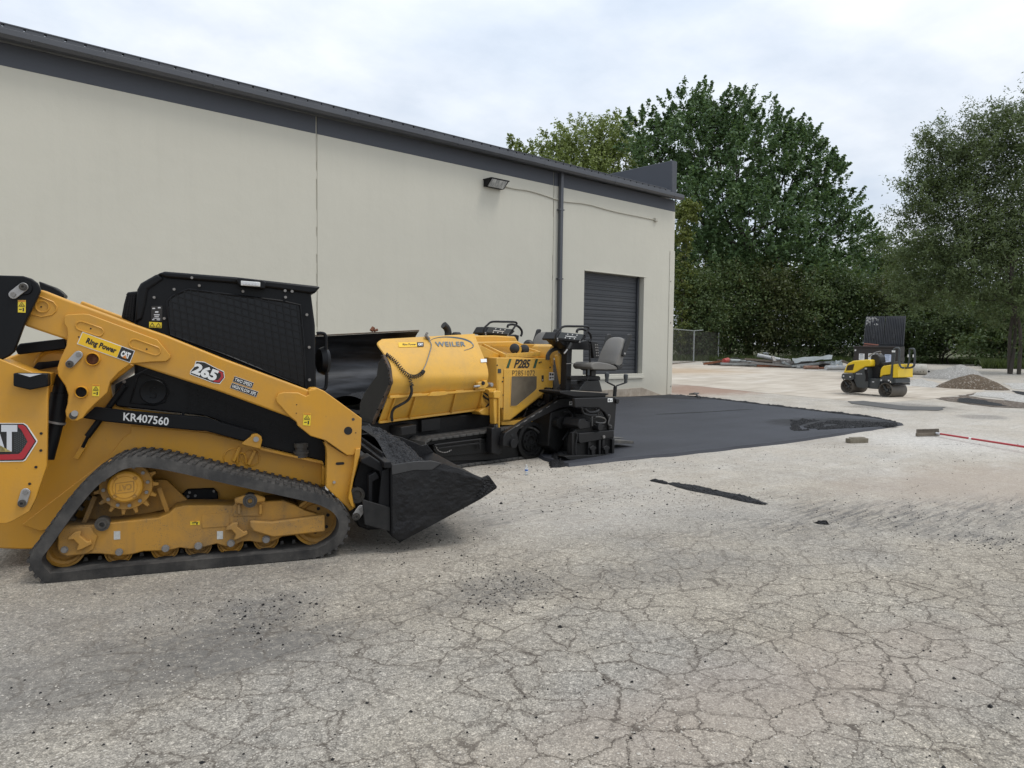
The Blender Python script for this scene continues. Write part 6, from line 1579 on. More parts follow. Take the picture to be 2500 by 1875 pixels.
def seat():
    S0, S1 = -.50, -.13
    cush = [(1248, 578), (1254, 548), (1285, 530), (1340, 528), (1420, 540), (1480, 560), (1530, 580), (1540, 592), (1522, 606), (1400, 609), (1268, 606)]
    o = MB().prism(P_.poly('e', cush, S0), (0, S1-S0, 0)).build('seat', VINYL, paver, .04, seg=4)
    pb('seat_pan', 'e', [(1270, 604), (1520, 604), (1500, 618), (1290, 618)], S0+.05, S1-.05, PRINT_BLACK, o)
    back = [(1500, 548), (1520, 470), (1545, 380), (1578, 300), (1600, 270), (1622, 274), (1628, 300), (1620, 380), (1605, 470), (1590, 540), (1552, 568), (1520, 566)]
    bp_ = P_.poly('e', back, S0); bc = bp_[0].lerp(bp_[-1], .5); rows = []
    for i in range(13):
        t = i/12; e = abs(2*t-1); s = 1-.16*e**3-.25*max(0, e-.85)/.15*.6
        rows.append([bc+(q-bc)*s+Vector((.05*e**2*(q.z-bc.z), (S1-S0)*t, 0)) for q in smooth_path(bp_, 3, True)])
    mb = MB(); mb.loft(rows, True); n_ = len(rows[0]); mb.F += [tuple(range(n_)), tuple(range(12*n_, 13*n_))]
    mb.build('backrest', VINYL, o, .012, sharp=50)
    pb('seat_hinge', 'e', [(1500, 552), (1560, 566), (1590, 545), (1570, 590), (1530, 606), (1520, 580)], S0-.012, S0+.03, PRINT_BLACK, o)
    for dv in (-.035, S1-S0+.0):
        q = pb('armrest', 'e', [(1578, 456), (1590, 400), (1612, 330), (1636, 245), (1650, 234), (1672, 236), (1676, 252), (1668, 290), (1640, 372), (1618, 420), (1604, 470), (1585, 474)], S0-.04, S0, PRINT_BLACK, o, .012, 3)
        q.location.y += 0 if dv < 0 else S1-S0+.04
    pcyl('armrest_bolt', 'e', 1600, 440, 7, S0-.05, S0-.03, STEEL, o, 8)
    pb('seat_post', 'e', [(1252, 606), (1302, 606), (1298, 676), (1250, 676)], -.30, -.18, PRINT_BLACK, o, .01)
    pb('seat_arm', 'e', [(1036, 670), (1330, 672), (1346, 684), (1344, 718), (1036, 712)], -.30, -.18, PBK, o, .01)
    return o
con = console(0); col1 = column(); s1 = seat()
kpd = pb('keypad', 'e', [(1250, 312), (1322, 320), (1320, 330), (1334, 480), (1316, 490), (1275, 488)], -.42, -.36, PBK, None, .008)
for i in range(5):
    for j in range(2):
        x, y = 1288+j*18+i*3, 340+i*28; pb('key', 'e', [(x, y), (x+10, y), (x+11, y+14), (x+1, y+14)], -.424, -.419, STEEL_DULL, kpd, 0)
hx = []
for i in range(150):
    p = kp('e', 1230+6*i/150, 330+250*i/150, -.40); a = i*1.1; hx.append(p+Vector((.014*math.cos(a), .014*math.sin(a), 0)))
MB().tube(hx, .0045, 5).build('coiled_lead', PBK, paver)
MB().cyl(kp('e', 1222, 580, -.40), kp('e', 1218, 665, -.40), .02, 8).build('lead_handle', CHARCOAL, paver)
pt_('hanging_lead', 'e', [(1218, 660), (1215, 700), (1200, 725), (1184, 715), (1182, 650)], -.40, .005, PRINT_BLACK)
pt_('lead_loop', 'e', [(1178, 292), (1210, 298), (1235, 330), (1236, 370)], -.38, .008, PBK)
CK = NT('checker_plate'); c_ = CK.coord()
vck = CK.voro(CK.mapping(c_, rot=(0, R(45), 0), sc=(1, 1, 2.2)), 28, 'F1', 0, .0)
CK = CK.set(CK.mix(CK.ramp(vck, [(.2, 1.), (.4, 0.)]), (.014, .014, .014), (.035, .035, .034)), .5, 0, CK.bump(CK.ramp(vck, [(.2, 1.), (.4, 0.)]), .8, .006))
pb('seat_step', 'e', [(1190, 722), (1335, 718), (1368, 838), (1120, 826)], -.36, .1, CK, None, .012)
# the same station on the far side of the machine
for o in (con, col1, s1):
    c = copy_tree(o, paver); c.location.y += 1.55; c.location.z += .09
# T-shaped crank with two grips at the rear corner
yk = MB().cyl(kp('e', 1490, 885, -.62), kp('e', 1498, 785, -.62), .028, 12).build('crank_handle', PBK, paver)
mb = MB().tube([kp('e', 1498, 790, -.62), kp('e', 1488, 772, -.62), kp('e', 1412, 736, -.62)], .012, 8).tube([kp('e', 1498, 790, -.62), kp('e', 1515, 772, -.62), kp('e', 1606, 742, -.62)], .012, 8)
mb.build('crank_arm', PBK, yk)
for x, y in ((1410, 680), (1606, 692)):
    MB().lathe(kp('e', x, y+54, -.62), (0, 0, 1), [(.026, 0), (.026, .05), (.034, .09), (.034, .13), (.02, .14)], 14).build('crank_grip', CHARCOAL, yk)
def spill_heap(a, b):
    p = on_ground(1250+200*a, 1120+22*(b-.5)-14*a); p.z += .16*math.sin(math.pi*a)*math.sin(math.pi*b); return p
heap('auger_spill', lambda a, b: on_ground(*(1335+75*a, 1148-10*a-55*b), 0)+Vector((0, 0, (-.03+.13*math.sin(math.pi*min(1, a*1.0))**.7*math.sin(math.pi*b)**.7))), 30, 30, LOOSE, 'black mix banked up against the auger between track and screed', .03)
# ================================================================== ROLLER, DUMPSTER AND SMALL THINGS
RF = Frame((2103, 971.5), (2160, 972.5), .5)
# roller heading: front drum to the left and away; its near side faces the viewer
ga, gb = on_ground(2062, 956), on_ground(2162, 970)
class Frame2(Frame):
    def __init__(s, a, d, half):
        s.u = d.normalized(); s.v = Vector((-s.u.y, s.u.x, 0)); s.half = half; s.o = a + s.v*half; s.o.z = a.z; s.rz = math.atan2(s.u.y, s.u.x)
    def pt(s, c, x, y, v):
        d = ray(*px(c, x, y)); n = s.v; t = (n.dot(s.o)+(v-s.half)-n.dot(EYE))/n.dot(d); p = EYE+d*t-s.o
        return Vector((p.dot(s.u), p.dot(s.v), p.z))
d_ = Vector((math.cos(R(-101.5)), math.sin(R(-101.5)), 0))
Q_ = Frame2(gb, d_, .46)
roller = thing('road_roller', 'small yellow and grey tandem roller parked on the concrete apron', 'roller', Q_.o, Q_.rz)
def rb(name, pts, v0, v1, mat, parent=None, bevel=.01, seg=2):
    return MB().prism(Q_.poly('f', pts, v0), (0, v1-v0, 0)).build(name, mat, parent or roller, bevel, seg=seg)
def rp(x, y, v): return Q_.pt('f', x, y, v)
RY = ROLLER_YELLOW
DR = paint('drum_steel', (.10, .092, .08), .6, .7, (.19, .165, .135), 5, metal=.3)
def drum(cx, cy, rx_top, v0, v1):
    p = rp(cx, cy, v0); r = abs(rp(cx, cy, v0).z-rp(cx, rx_top, v0).z); 
    w = v1-v0
    o = MB().lathe(p, (0, 1, 0), [(0, .16), (r*.3, .16), (r*.32, .10), (r*.55, .12), (r*.60, .17), (r*.86, .17), (r*.90, 0), (r*.985, 0), (r, .012), (r, w-.012), (r*.985, w), (r*.3, w)], 48).build('drum', DR, roller, sharp=30)
    MB().lathe(p+Vector((0, .09, 0)), (0, 1, 0), [(0, 0), (r*.2, 0), (r*.24, .03), (r*.24, .1)], 16).build('drum_hub', CHARCOAL, o)
    for i in range(5):
        a = i*2*math.pi/5+.5; q = p+Vector((r*.42*math.cos(a), .12, r*.42*math.sin(a))); MB().cyl(q, q+Vector((0, -.03, 0)), .022, 6).build('hub_bolt', BLACK_MATT, o)
    return o
drum(945, 1390, 1258, .02, .90)
drum(268, 1318, 1195, .02, .90)
# rear frame over the drum nearest the viewer
rb('rear_frame', [(832, 1195), (905, 1140), (1040, 1130), (1075, 1165), (1072, 1270), (1058, 1280), (1040, 1230), (880, 1215), (850, 1240), (838, 1300), (828, 1330)], -.02, .05, CHARCOAL)
rb('rear_frame', [(832, 1195), (905, 1140), (1075, 1160), (1072, 1205), (880, 1205)], .05, .90, CHARCOAL)
rb('rear_body', [(845, 1165), (862, 1030), (880, 990), (910, 962), (1055, 940), (1060, 1110), (905, 1130)], .03, .88, RY, None, .03, 3)
rb('rear_tank', [(1085, 935), (1168, 928), (1170, 1165), (1075, 1170)], .0, .88, RY, None, .02, 3)
rb('scraper_bar', [(1075, 1270), (1110, 1270), (1110, 1300), (1075, 1300)], .0, .92, BLACK_MATT)
rb('rear_bumper', [(1075, 1172), (1130, 1180), (1135, 1262), (1075, 1268)], .02, .86, CHARCOAL)
rb('drum_yoke', [(870, 1262), (905, 1262), (960, 1370), (945, 1395)], .10, .16, CHARCOAL)
rb('drum_yoke', [(1010, 1262), (1040, 1270), (1045, 1340), (1030, 1400), (1015, 1395), (1028, 1340)], .08, .12, CHARCOAL)
for x, y in ((880, 1215), (1012, 1218)):
    p = rp(x, y, -.02); MB().cyl(p, p+TOW*.02, .03, 10).build('reflector', SILVER, roller)
# middle
rb('articulation', [(655, 1190), (700, 1178), (830, 1190), (828, 1330), (810, 1372), (655, 1360)], .12, .80, CHARCOAL, None, .015)
rb('step_well', [(640, 1000), (830, 940), (835, 1185), (655, 1190)], .30, .78, DARK, None, .01)
bd = [rp(x, y, .115) for x, y in ((708, 1242), (735, 1230), (758, 1244), (735, 1256))]; MB().prism(bd, TOW*.004).build('badge', SILVER, roller)
# front frame and hood
rb('front_frame', [(180, 1112), (200, 1092), (385, 1110), (390, 1190), (345, 1215), (190, 1190), (172, 1165)], -.02, .06, CHARCOAL)
rb('front_frame', [(180, 1112), (200, 1092), (385, 1110), (385, 1185), (190, 1180)], .06, .90, CHARCOAL)
rb('front_side', [(395, 1085), (590, 985), (640, 985), (640, 1340), (560, 1358), (445, 1335), (395, 1205)], .04, .86, CHARCOAL, None, .012)
hood = rb('hood', [(200, 1085), (232, 1010), (262, 940), (300, 905), (380, 870), (600, 850), (682, 850), (690, 900), (685, 970), (590, 975), (395, 1088)], .02, .88, RY, None, .045, 4)
rb('hood_grille', [(280, 955), (402, 922), (375, 1035), (255, 1045)], .008, .03, paint('grille_mesh', (.10, .065, .02), .7, .4, (.05, .04, .03), 20), hood, .006)
for i in range(5):
    y = 968+i*17; MB().bar(rp(274-i*4, y, .006), rp(392-i*5, y-20+i*2, .006), .012, .008, up=(0, 1, 0)).build('grille_bar', BLACK_MATT, hood)
for x, y in ((216, 1140), (333, 1155)):
    p = rp(x, y, -.02); MB().cyl(p, p+TOW*.02, .028, 10).build('reflector', SILVER, roller)
rb('fork_strut', [(190, 1185), (215, 1205), (280, 1290), (262, 1305)], .05, .1, CHARCOAL)
letters(MB(), 'RD12', [rp(x, y, .04) for x, y in ((440, 1092), (540, 1092), (540, 1112), (440, 1112))], TOW*.004, .03).build('model_letters', SILVER, roller, fix=False)
for i in range(5):
    q = smooth_path([rp(600+i*8, 990, .03), rp(590+i*10, 1060, .02), rp(612+i*6, 1150, .03), rp(600+i*10, 1230, .04)], 4); MB().tube(q, .018, 6).build('hydraulic_hose', BLACK_MATT, roller)
p = rp(608, 1010, .02); MB().lathe(p+Vector((0, 0, -.03)), (0, 0, 1), [(.04, 0), (.05, .03), (.04, .06), (.0, .07)], 12).build('filter', STEEL, roller)
# steering column, wheel, seat, roll bar and rail loops
dash = rb('dashboard', [(688, 800), (720, 760), (800, 750), (850, 800), (860, 900), (830, 960), (700, 960), (690, 900)], .28, .62, PRINT_BLACK, None, .03, 3)
wc = rp(765, 755, .45); wpts = [wc+Vector((.19*math.cos(a*math.pi/10), .19*math.sin(a*math.pi/10), .10*math.cos(a*math.pi/10))) for a in range(20)]
mb = MB().tube(wpts, .016, 7, True)
for a in (0, 7, 13): mb.tube([wc, wpts[a]], .011, 5)
mb.build('steering_wheel', STEEL_DULL, roller)
rb('operator_seat', [(870, 905), (1010, 890), (1060, 880), (1060, 945), (905, 965)], .22, .70, PRINT_BLACK, None, .03, 3)
def loop_rail(pts, v, r, name, mat=CHARCOAL): return MB().tube(smooth_path([rp(x, y, v) for x, y in pts], 5), r, 8).build(name, mat, roller)
rb('roll_bar_post', [(1062, 700), (1115, 690), (1108, 800), (1078, 1010), (1066, 1165), (1024, 1165), (1050, 960), (1060, 800)], -.01, .06, CHARCOAL, None, .012)
rb('roll_bar_post', [(1062, 700), (1115, 690), (1108, 800), (1078, 1010), (1066, 1165), (1024, 1165), (1050, 960), (1060, 800)], .82, .89, CHARCOAL, None, .012)
loop_rail([(1090, 712), (1110, 664), (1150, 650), (1190, 662), (1196, 720), (1192, 860), (1200, 930), (1228, 985), (1280, 996)], .02, .035, 'guard_rail')
loop_rail([(1270, 996), (1330, 996), (1400, 990), (1450, 960), (1462, 900), (1466, 760), (1460, 690), (1440, 662), (1410, 668)], .45, .035, 'guard_rail')
loop_rail([(1420, 668), (1395, 660), (1372, 690), (1368, 860), (1352, 940), (1340, 985)], .50, .03, 'guard_rail')
for x, y, v in ((1440, 785, .40), (1350, 785, .46)):
    q = [rp(x+a, y+b, v) for a, b in ((-8, -24), (10, -24), (10, 24), (-8, 24))]; MB().prism(q, TOW*.01).build('white_sticker', WHITE, roller)
rb('mirror_block', [(1060, 690), (1120, 690), (1118, 725), (1060, 722)], -.03, -.012, WHITE, None, .006)
# ---- dumpster
dz = 36.0
D0, D1 = at_depth(*px('f', 392, 860), dz), at_depth(*px('f', 1165, 860), dz*.966)
dd = D1-D0; dd.z = 0; dw = dd.length; du = dd.normalized(); dn = Vector((-du.y, du.x, 0))
dgz = gz(D0.x, D0.y)
dump = thing('dumpster', 'dark steel dumpster with both ribbed plastic lids flipped open', 'dumpster', Vector(((D0.x+D1.x)/2, (D0.y+D1.y)/2, dgz))+dn*.7, math.atan2(du.y, du.x))
dtop = at_depth(*px('f', 400, 612), dz).z-dgz
DST = paint('dumpster_steel', (.020, .018, .017), .6, .4, (.05, .035, .028), 3, wear=.3)
bodyp = [(-.70, .12), (-.70, dtop*.98), (.70, dtop*1.0), (.70, .12)]
MB().prism([(-dw/2, y, z) for y, z in bodyp], (.03, 0, 0)).prism([(dw/2-.03, y, z) for y, z in bodyp], (.03, 0, 0)).box((0, -.685, dtop*.55), (dw-.062, .03, dtop*.86)).box((0, .685, dtop*.55), (dw-.062, .03, dtop*.88)).box((0, 0, .135), (dw-.062, 1.33, .03)).build('dumpster_body', DST, dump, .006)
MB().box((0, -.735, dtop-.03), (dw+.08, .065, .07)).build('rim', DST, dump, .01)
for x in (-dw/2+.15, dw/2-.15): MB().cyl((x-.04, -.5, .06), (x+.04, -.5, .06), .06, 12).build('caster', BLACK_MATT, dump)
for x in (-dw/2-.05, dw/2+.05): MB().box((x, -.1, dtop*.62), (.09, .9, .16)).build('fork_sleeve', DST, dump, .01)
ltop = at_depth(*px('f', 470, 95), dz*1.035).z-dgz
LIDM = paint('lid_plastic', (.020, .022, .027), .45, .3, (.10, .10, .10), 2)
nr = 12
for s in (-1, 1):
    x0 = -dw/2+.05 if s < 0 else .003; wl_ = dw/2-.053
    rows = []
    for f in (0, .02, .06, .5, .94, .98, 1):
        z = dtop+.01+(ltop-dtop)*f; row = []
        for i in range(nr*4+1):
            t = i/(nr*4); ph = (t*nr) % 1; h = .03 if (.25 <= ph <= .75 and .03 < f < .97) else 0
            row.append(Vector((x0+.03*f+(wl_-.03*f)*t, .74+.22*f-h, z)))
        rows.append(row)
    lid = MB().slab(rows, (0, .025, 0)).build('lid', LIDM, dump, sharp=25)
    for q in range(nr):
        pass
    MB().prism([Vector((x0+wl_*.42, .74+.05, dtop+.25*(ltop-dtop))), Vector((x0+wl_*.58, .79, dtop+.25*(ltop-dtop))), Vector((x0+wl_*.56, .80, dtop+.4*(ltop-dtop))), Vector((x0+wl_*.44, .80, dtop+.4*(ltop-dtop)))], (0, -.06, 0)).build('lid_handle', LIDM, lid, .01)
SPL = paint('white_splash', (.62, .62, .60), .8, .5, (.25, .25, .25), 14)
mb = MB()
for i in range(60):
    x = -dw/2+.12+random.random()**1.5*.55; z = ltop-.03-random.random()**2*.45; w = random.uniform(.004, .014); h = random.uniform(.02, .13)
    y = .74+.22*(z-dtop)/(ltop-dtop)-.034
    mb.prism([(x-w, y, z), (x-w*.3, y, z-h), (x+w*.4, y, z-h*.8), (x+w, y, z), (x, y, z+h*.3)], (0, -.003, 0))
mb.build('paint_splash', SPL, dump)
PAPER = paint('paper_notice', (.70, .70, .70), .7, .1); BLUEP = paint('blue_notice', (.50, .56, .72), .6, .1)
def fx(xx): return -dw/2+dw*(xx-392)/(1165-392)
def fz(y): return at_depth(*px('f', 780, y), dz).z-dgz
for x0, x1, y0, y1, m_ in ((484, 584, 748, 856, PAPER), (652, 888, 742, 900, PAPER), (940, 1052, 756, 888, BLUEP)):
    n_ = MB().box(((fx(x0)+fx(x1))/2, -.703, (fz(y0)+fz(y1))/2), (fx(x1)-fx(x0), .006, fz(y0)-fz(y1))).build('notice', m_, dump)
    mb = MB(); w = fx(x1)-fx(x0); h = fz(y0)-fz(y1)
    for i in range(6): mb.box(((fx(x0)+fx(x1))/2-w*random.uniform(0, .12), -.708, fz(y0)-h*(.14+.13*i)), (w*random.uniform(.45, .7), .002, h*(.07 if i == 0 else .03)))
    mb.build('notice_print', BLUE_GREY, n_)
for x, y in ((415, 690), (1075, 700)):
    MB().box((fx(x), -.703, fz(y)), (.07, .006, .07)).build('small_sticker', PAPER, dump)
# planks poking out of the dumpster, each lying on its rim
WOODR = paint('reddish_board', (.30, .12, .085), .8, .4, (.35, .22, .16), 6)
R3 = Matrix.Rotation(dump.rotation_euler.z, 3, 'Z')
def dworld(p): return R3 @ Vector(p) + dump.location
pl = MB().bar(dworld((fx(545), -.45, fz(572))), dworld((fx(790), -.35, fz(592))), .22, .05).build('board', WOODR, None, .004)
tag(pl, 'short reddish board tilted on top of the rubbish in the dumpster', 'board', 'boards in the dumpster')
pl = MB().bar(dworld((fx(550), -.64, fz(612))), dworld((fx(1040), -.62, fz(630))), .16, .04).build('board', WOODR, None, .004)
tag(pl, 'long reddish board lying along the dumpster rim', 'board', 'boards in the dumpster')
rub = MB().box((0, 0, dtop*.55), (dw-.1, 1.25, dtop*.8)); ro = rub.build('rubbish', DST, None); ro.location = dump.location; ro.rotation_euler = dump.rotation_euler; stuff(ro, 'rubbish filling the dumpster')
# ---- scrap heap: sheets, pipes and bars lying on one another
GALV = paint('galvanised_sheet', (.31, .335, .335), .5, .5, (.20, .18, .15), 3, metal=.3)
PIPEW = paint('white_pipe_paint', (.46, .47, .47), .5, .45)
WOOD = paint('weathered_wood', (.17, .14, .11), .85, .5, (.10, .08, .06), 6)
def jd(x, y): return px('j', x, y)
def sg(x): # ground point under the scrap at this column
    return on_ground(jd(x, 0)[0], 893+ (jd(x, 0)[0]-1760)*.032)
def scrap_bar(name, label, cat, a, b, r, mat, dep=0.0, sq=False, group='scrap metal in the heap'):
    base = sg((a[0]+b[0])/2); d = (base-EYE).dot(FW)+dep
    A, B = at_depth(*jd(*a), d+random.uniform(-.4, .4)), at_depth(*jd(*b), d+random.uniform(-.4, .4))
    for q in (A, B): q.z = max(q.z, gz(q.x, q.y)+r)
    c = (A+B)/2; mb = MB()
    if sq: mb.bar(A-c, B-c, r*2, r*1.4)
    else:
        mb.lathe(A-c, B-A, [(r*.75, 0), (r, 0), (r, (B-A).length), (r*.75, (B-A).length)], 10)
    o = mb.build(name, mat); o.location = c
    return tag(o, label, cat, group)
scrap_bar('pipe', 'thick white pipe sticking up from the middle of the scrap heap', 'pipe', (935, 150), (1245, 215), .13, PIPEW, 1.5)
scrap_bar('pipe', 'bright white pipe at the dumpster end of the scrap heap, lowest of the pile', 'pipe', (1860, 350), (2110, 330), .14, PIPEW, -.5)
scrap_bar('pipe', 'pale grey pipe next to the red canister in the scrap heap', 'pipe', (560, 225), (800, 240), .13, GALV, .6)
scrap_bar('pipe', 'thin orange pipe lying across the front of the scrap heap', 'pipe', (1565, 338), (1755, 328), .11, paint('orange_pipe', (.26, .12, .08), .7, .6), -.4)
scrap_bar('pipe', 'long thin rusty pipe slanting above the white one', 'pipe', (1770, 332), (2140, 310), .06, RUST, .2)
scrap_bar('metal_post', 'short upright galvanised post with bent arm in the scrap heap', 'post', (1070, 118), (1070, 180), .07, GALV, 1.6)
scrap_bar('metal_bar', 'small bent arm resting on the upright post in the scrap heap', 'bar', (1020, 122), (1075, 124), .05, GALV, 1.6)
for i, (a, b, mt, lb) in enumerate([((440, 262), (1120, 282), GALV, 'longest grey channel along the front of the scrap heap'), ((600, 285), (1200, 300), STEEL_DULL, 'dull steel rail low in the front of the scrap heap'), ((930, 322), (1480, 348), RUST, 'rusty angle iron at the foot of the scrap heap'),
      ((860, 250), (1420, 300), STEEL_DULL, 'dull steel rail slanting down towards the orange pipe'), ((770, 200), (1240, 240), WOOD, 'weathered timber under the thick white pipe'), ((1280, 250), (1420, 300), GALV, 'short galvanised strut below the crumpled sheet'),
      ((1400, 298), (1960, 240), GALV, 'galvanised channel propped up under the crumpled sheet'), ((1480, 305), (1590, 345), PIPEW, 'short white strip dropped at the foot of the heap'), ((210, 268), (560, 215), RUST, 'rust brown beam at the fence end of the scrap heap'), ((450, 270), (860, 255), STEEL_DULL, 'thin steel bar beside the red canister'),
      ((2080, 225), (2200, 275), WOOD, 'weathered plank end beside the dumpster in the scrap heap'), ((1140, 170), (1170, 235), STEEL_DULL, 'stubby steel post leaning beside the white pipe'), ((1150, 250), (1400, 285), STEEL_DULL, 'steel offcut in the middle of the scrap heap')]):
    scrap_bar('metal_bar' if mt is not WOOD else 'timber', lb, 'scrap', a, b, .085, mt, random.uniform(-.6, .3), True)
def crumpled(label, pts, depoff, seed, mat=GALV):
    base = sg(sum(p[0] for p in pts)/len(pts)); d = (base-EYE).dot(FW)+depoff
    (x0, y0), (x1, y1), (x2, y2), (x3, y3) = pts
    rows = []; n1, n2 = 6, 14; c = None
    for i in range(n1):
        v = i/(n1-1); row = []
        for j in range(n2):
            u = j/(n2-1); x = (x0*(1-u)+x1*u)*(1-v)+(x3*(1-u)+x2*u)*v; y = (y0*(1-u)+y1*u)*(1-v)+(y3*(1-u)+y2*u)*v
            fold = 22*noise.noise(Vector((u*5, v*1.5, seed)))
            p = at_depth(*jd(x, y+fold), d+(1-v)*1.3-.6+.5*noise.noise(Vector((u*6, v*2, seed+5))))
            p.z = max(p.z, gz(p.x, p.y)+.03); row.append(p)
        rows.append(row)
    c = rows[n1//2][n2//2].copy(); rows = [[p-c for p in r] for r in rows]
    o = MB().slab(rows, (0, .02, -.02)).build('metal_sheet', mat, sharp=25); o.location = c
    return tag(o, label, 'sheet', 'scrap metal in the heap')
crumpled('large crumpled galvanised sheet crowning the scrap heap', [(1405, 190), (1950, 150), (1940, 200), (1440, 255)], 1.2, 3)
crumpled('smaller crumpled pale sheet at the dumpster end of the heap', [(1915, 240), (2080, 215), (2090, 285), (1930, 285)], .6, 9)
crumpled('dark buckled sheet between white pipe and crumpled sheet', [(1245, 190), (1380, 200), (1400, 255), (1260, 250)], 1.0, 14, STEEL_DULL)
crumpled('flattened grey sheet under the bars in the middle of the heap', [(800, 215), (1150, 240), (1120, 300), (780, 280)], .9, 21)
def lump(name, label, cat, c, size, mat, seed=0, group=None):
    mb = MB(); rows = []
    for i in range(7):
        th = math.pi*i/6; rows.append([Vector((size[0]*math.sin(th)*math.cos(f), size[1]*math.sin(th)*math.sin(f), size[2]*math.cos(th)))*(1+.25*noise.noise(Vector((i, f, seed)))) for f in [2*math.pi*j/10 for j in range(10)]])
    mb.loft(rows, True); o = mb.build(name, mat, sharp=40); o.location = c; return tag(o, label, cat, group)
p = at_depth(*jd(515, 235), (sg(515)-EYE).dot(FW)); p.z = max(p.z, gz(p.x, p.y)+.2)
mb = MB().lathe((-.3, 0, 0), (1, 0, .15), [(0, 0), (.16, .02), (.18, .06), (.18, .5), (.10, .58), (.06, .62), (0, .62)], 16); o = mb.build('canister', paint('red_plastic', (.36, .03, .025), .5, .4)); o.location = p; tag(o, 'bright red canister lying at the fence end of the scrap heap', 'canister')
mb = MB()
for i in range(300):
    x = random.uniform(380, 2090); q = sg(x); q = q + FWH*random.uniform(.2, 2.6); h = random.uniform(.02, .42)*(1 if x > 600 else .4); a = random.uniform(-.25, .25)+math.atan2(RT.y, RT.x); l = random.uniform(.3, 1.4)
    q.z = gz(q.x, q.y)+h; dv = Vector((math.cos(a), math.sin(a), random.uniform(-.12, .12)))*l; mb.bar(q-dv/2, q+dv/2, random.uniform(.03, .09), random.uniform(.02, .06))
stuff(mb.build('scrap_litter', paint('mixed_scrap', (.075, .07, .065), .7, .7, (.20, .17, .15), 2.5)), 'tangle of small dark scrap under the larger pieces')
# ---- white pipe by the dumpster, gravel and dirt heaps
tp = on_ground(*px('l', 300, 512)); td = 40.0
A, B = at_depth(*px('l', 120, 440), td+.5), at_depth(*px('l', 470, 452), td)
c0 = (A+B)/2; r = .30; A.z = B.z = gz(c0.x, c0.y)+r; c0 = (A+B)/2
pipe = MB().lathe(A-c0, B-A, [(r*.8, .3), (r*.8, 0), (r*.98, 0), (r, .06), (r, (B-A).length-.14), (r*.97, (B-A).length-.05), (r*.86, (B-A).length), (0, (B-A).length+.02)], 28).build('concrete_pipe', paint('stained_white_pipe', (.50, .48, .42), .7, .55, (.22, .16, .11), 3, wear=.6, wear_col=(.14, .07, .04)))
pipe.location = c0; tag(pipe, 'stained off white pipe lying on the ground right of the roller', 'pipe')
dk = (B-A).normalized(); side_ = -Vector((FWH.x, FWH.y, 0))
for f in (.36, .52, .68, .92):
    q = A.lerp(B, f)-c0 + side_*(r*.93)+Vector((0, 0, -.10)); MB().cyl(q, q+side_*.03, .055, 10).build('hole_disc', DARK, pipe)
MB().lathe(A.lerp(B, .17)-c0-dk*.05, dk, [(r*.99, 0), (r*1.12, 0), (r*1.12, .10), (r*.99, .10)], 28).build('collar', STEEL_DULL, pipe)
def pile(name, label, L, Rr, top, mat, depthk=.8, seed=0, flatk=1.0):
    a, b = on_ground(*px('l', *L)), on_ground(*px('l', *Rr)); c = (a+b)/2; va = Vector((c.x, c.y, 0)).normalized(); ua = Vector((va.y, -va.x, 0)); w = abs((b-a).dot(ua))/2; c.z = gz(c.x, c.y)
    dep = (c-EYE).dot(FW); H = at_depth(*px('l', *top), dep+w*depthk*.5).z-c.z
    ctr_off = ((at_depth(*px('l', *top), dep)-c).dot(ua))/w
    nu, nv = 90, 60; rows = []
    for i in range(nu):
        row = []
        for j in range(nv):
            u = -1.12+2.24*i/(nu-1); v = -1.12+2.24*j/(nv-1)
            uu = (u-ctr_off)/(1-ctr_off) if u > ctr_off else (u-ctr_off)/(1+ctr_off)
            rr = math.sqrt(uu*uu+v*v); h = H*max(0, (1-rr**1.35))**.92 if rr < 1 else 0
            h = min(h, H*.97+.03*H*(1-rr))
            p = Vector((u*w, v*w*depthk, 0)); nz = noise.noise(p*1.6+Vector((seed, 0, 0)))*.10+noise.noise(p*5+Vector((0, seed, 0)))*.05+noise.noise(p*13)*.03
            z = h+nz*min(1, h*3)*H*.7-(.06 if rr >= 1 else 0)
            q = c+ua*p.x+va*(p.y+w*depthk*.55); q.z = gz(q.x, q.y)+z; row.append(q-c)
        rows.append(row)
    o = MB().loft(rows).build(name, mat, fix=False, sharp=180); o.location = c
    return o
def pile_mat(name, c1, c2, c3, sc):
    k = NT(name); c = k.coord(); v = k.n('ShaderNodeTexVoronoi'); k.l(c, v.inputs['Vector']); v.inputs['Scale'].default_value = sc
    s = k.n('ShaderNodeSeparateColor'); k.l(v.outputs['Color'], s.inputs[0])
    col = k.mix(s.outputs[0], c1, c2); col = k.mix(k.ramp(s.outputs[1], [(.86, 0.), (.9, 1.)]), col, c3); col = k.mix(k.ramp(k.noise(c, 1.1, 4), [(.4, 0.), (.65, .35)]), col, c1)
    return k.set(col, .9, 0, k.bump(k.math('ADD', k.math('MULTIPLY', v.outputs[0], -1.), k.noise(c, sc*2, 3)), .8, .05))
o = pile('gravel_heap', '', (330, 560), (1560, 560), (1090, 300), pile_mat('pale_gravel', (.30, .285, .26), (.50, .48, .445), (.62, .60, .57), 30), .8, 2)
tag(o, 'heap of pale grey gravel behind the brown dirt heap', 'heap')
o = pile('dirt_heap', '', (620, 690), (1990, 790), (1290, 470), pile_mat('brown_dirt', (.10, .072, .045), (.17, .125, .085), (.33, .29, .24), 24), .55, 7)
tag(o, 'heap of brown stony dirt in front of the pale gravel', 'heap')
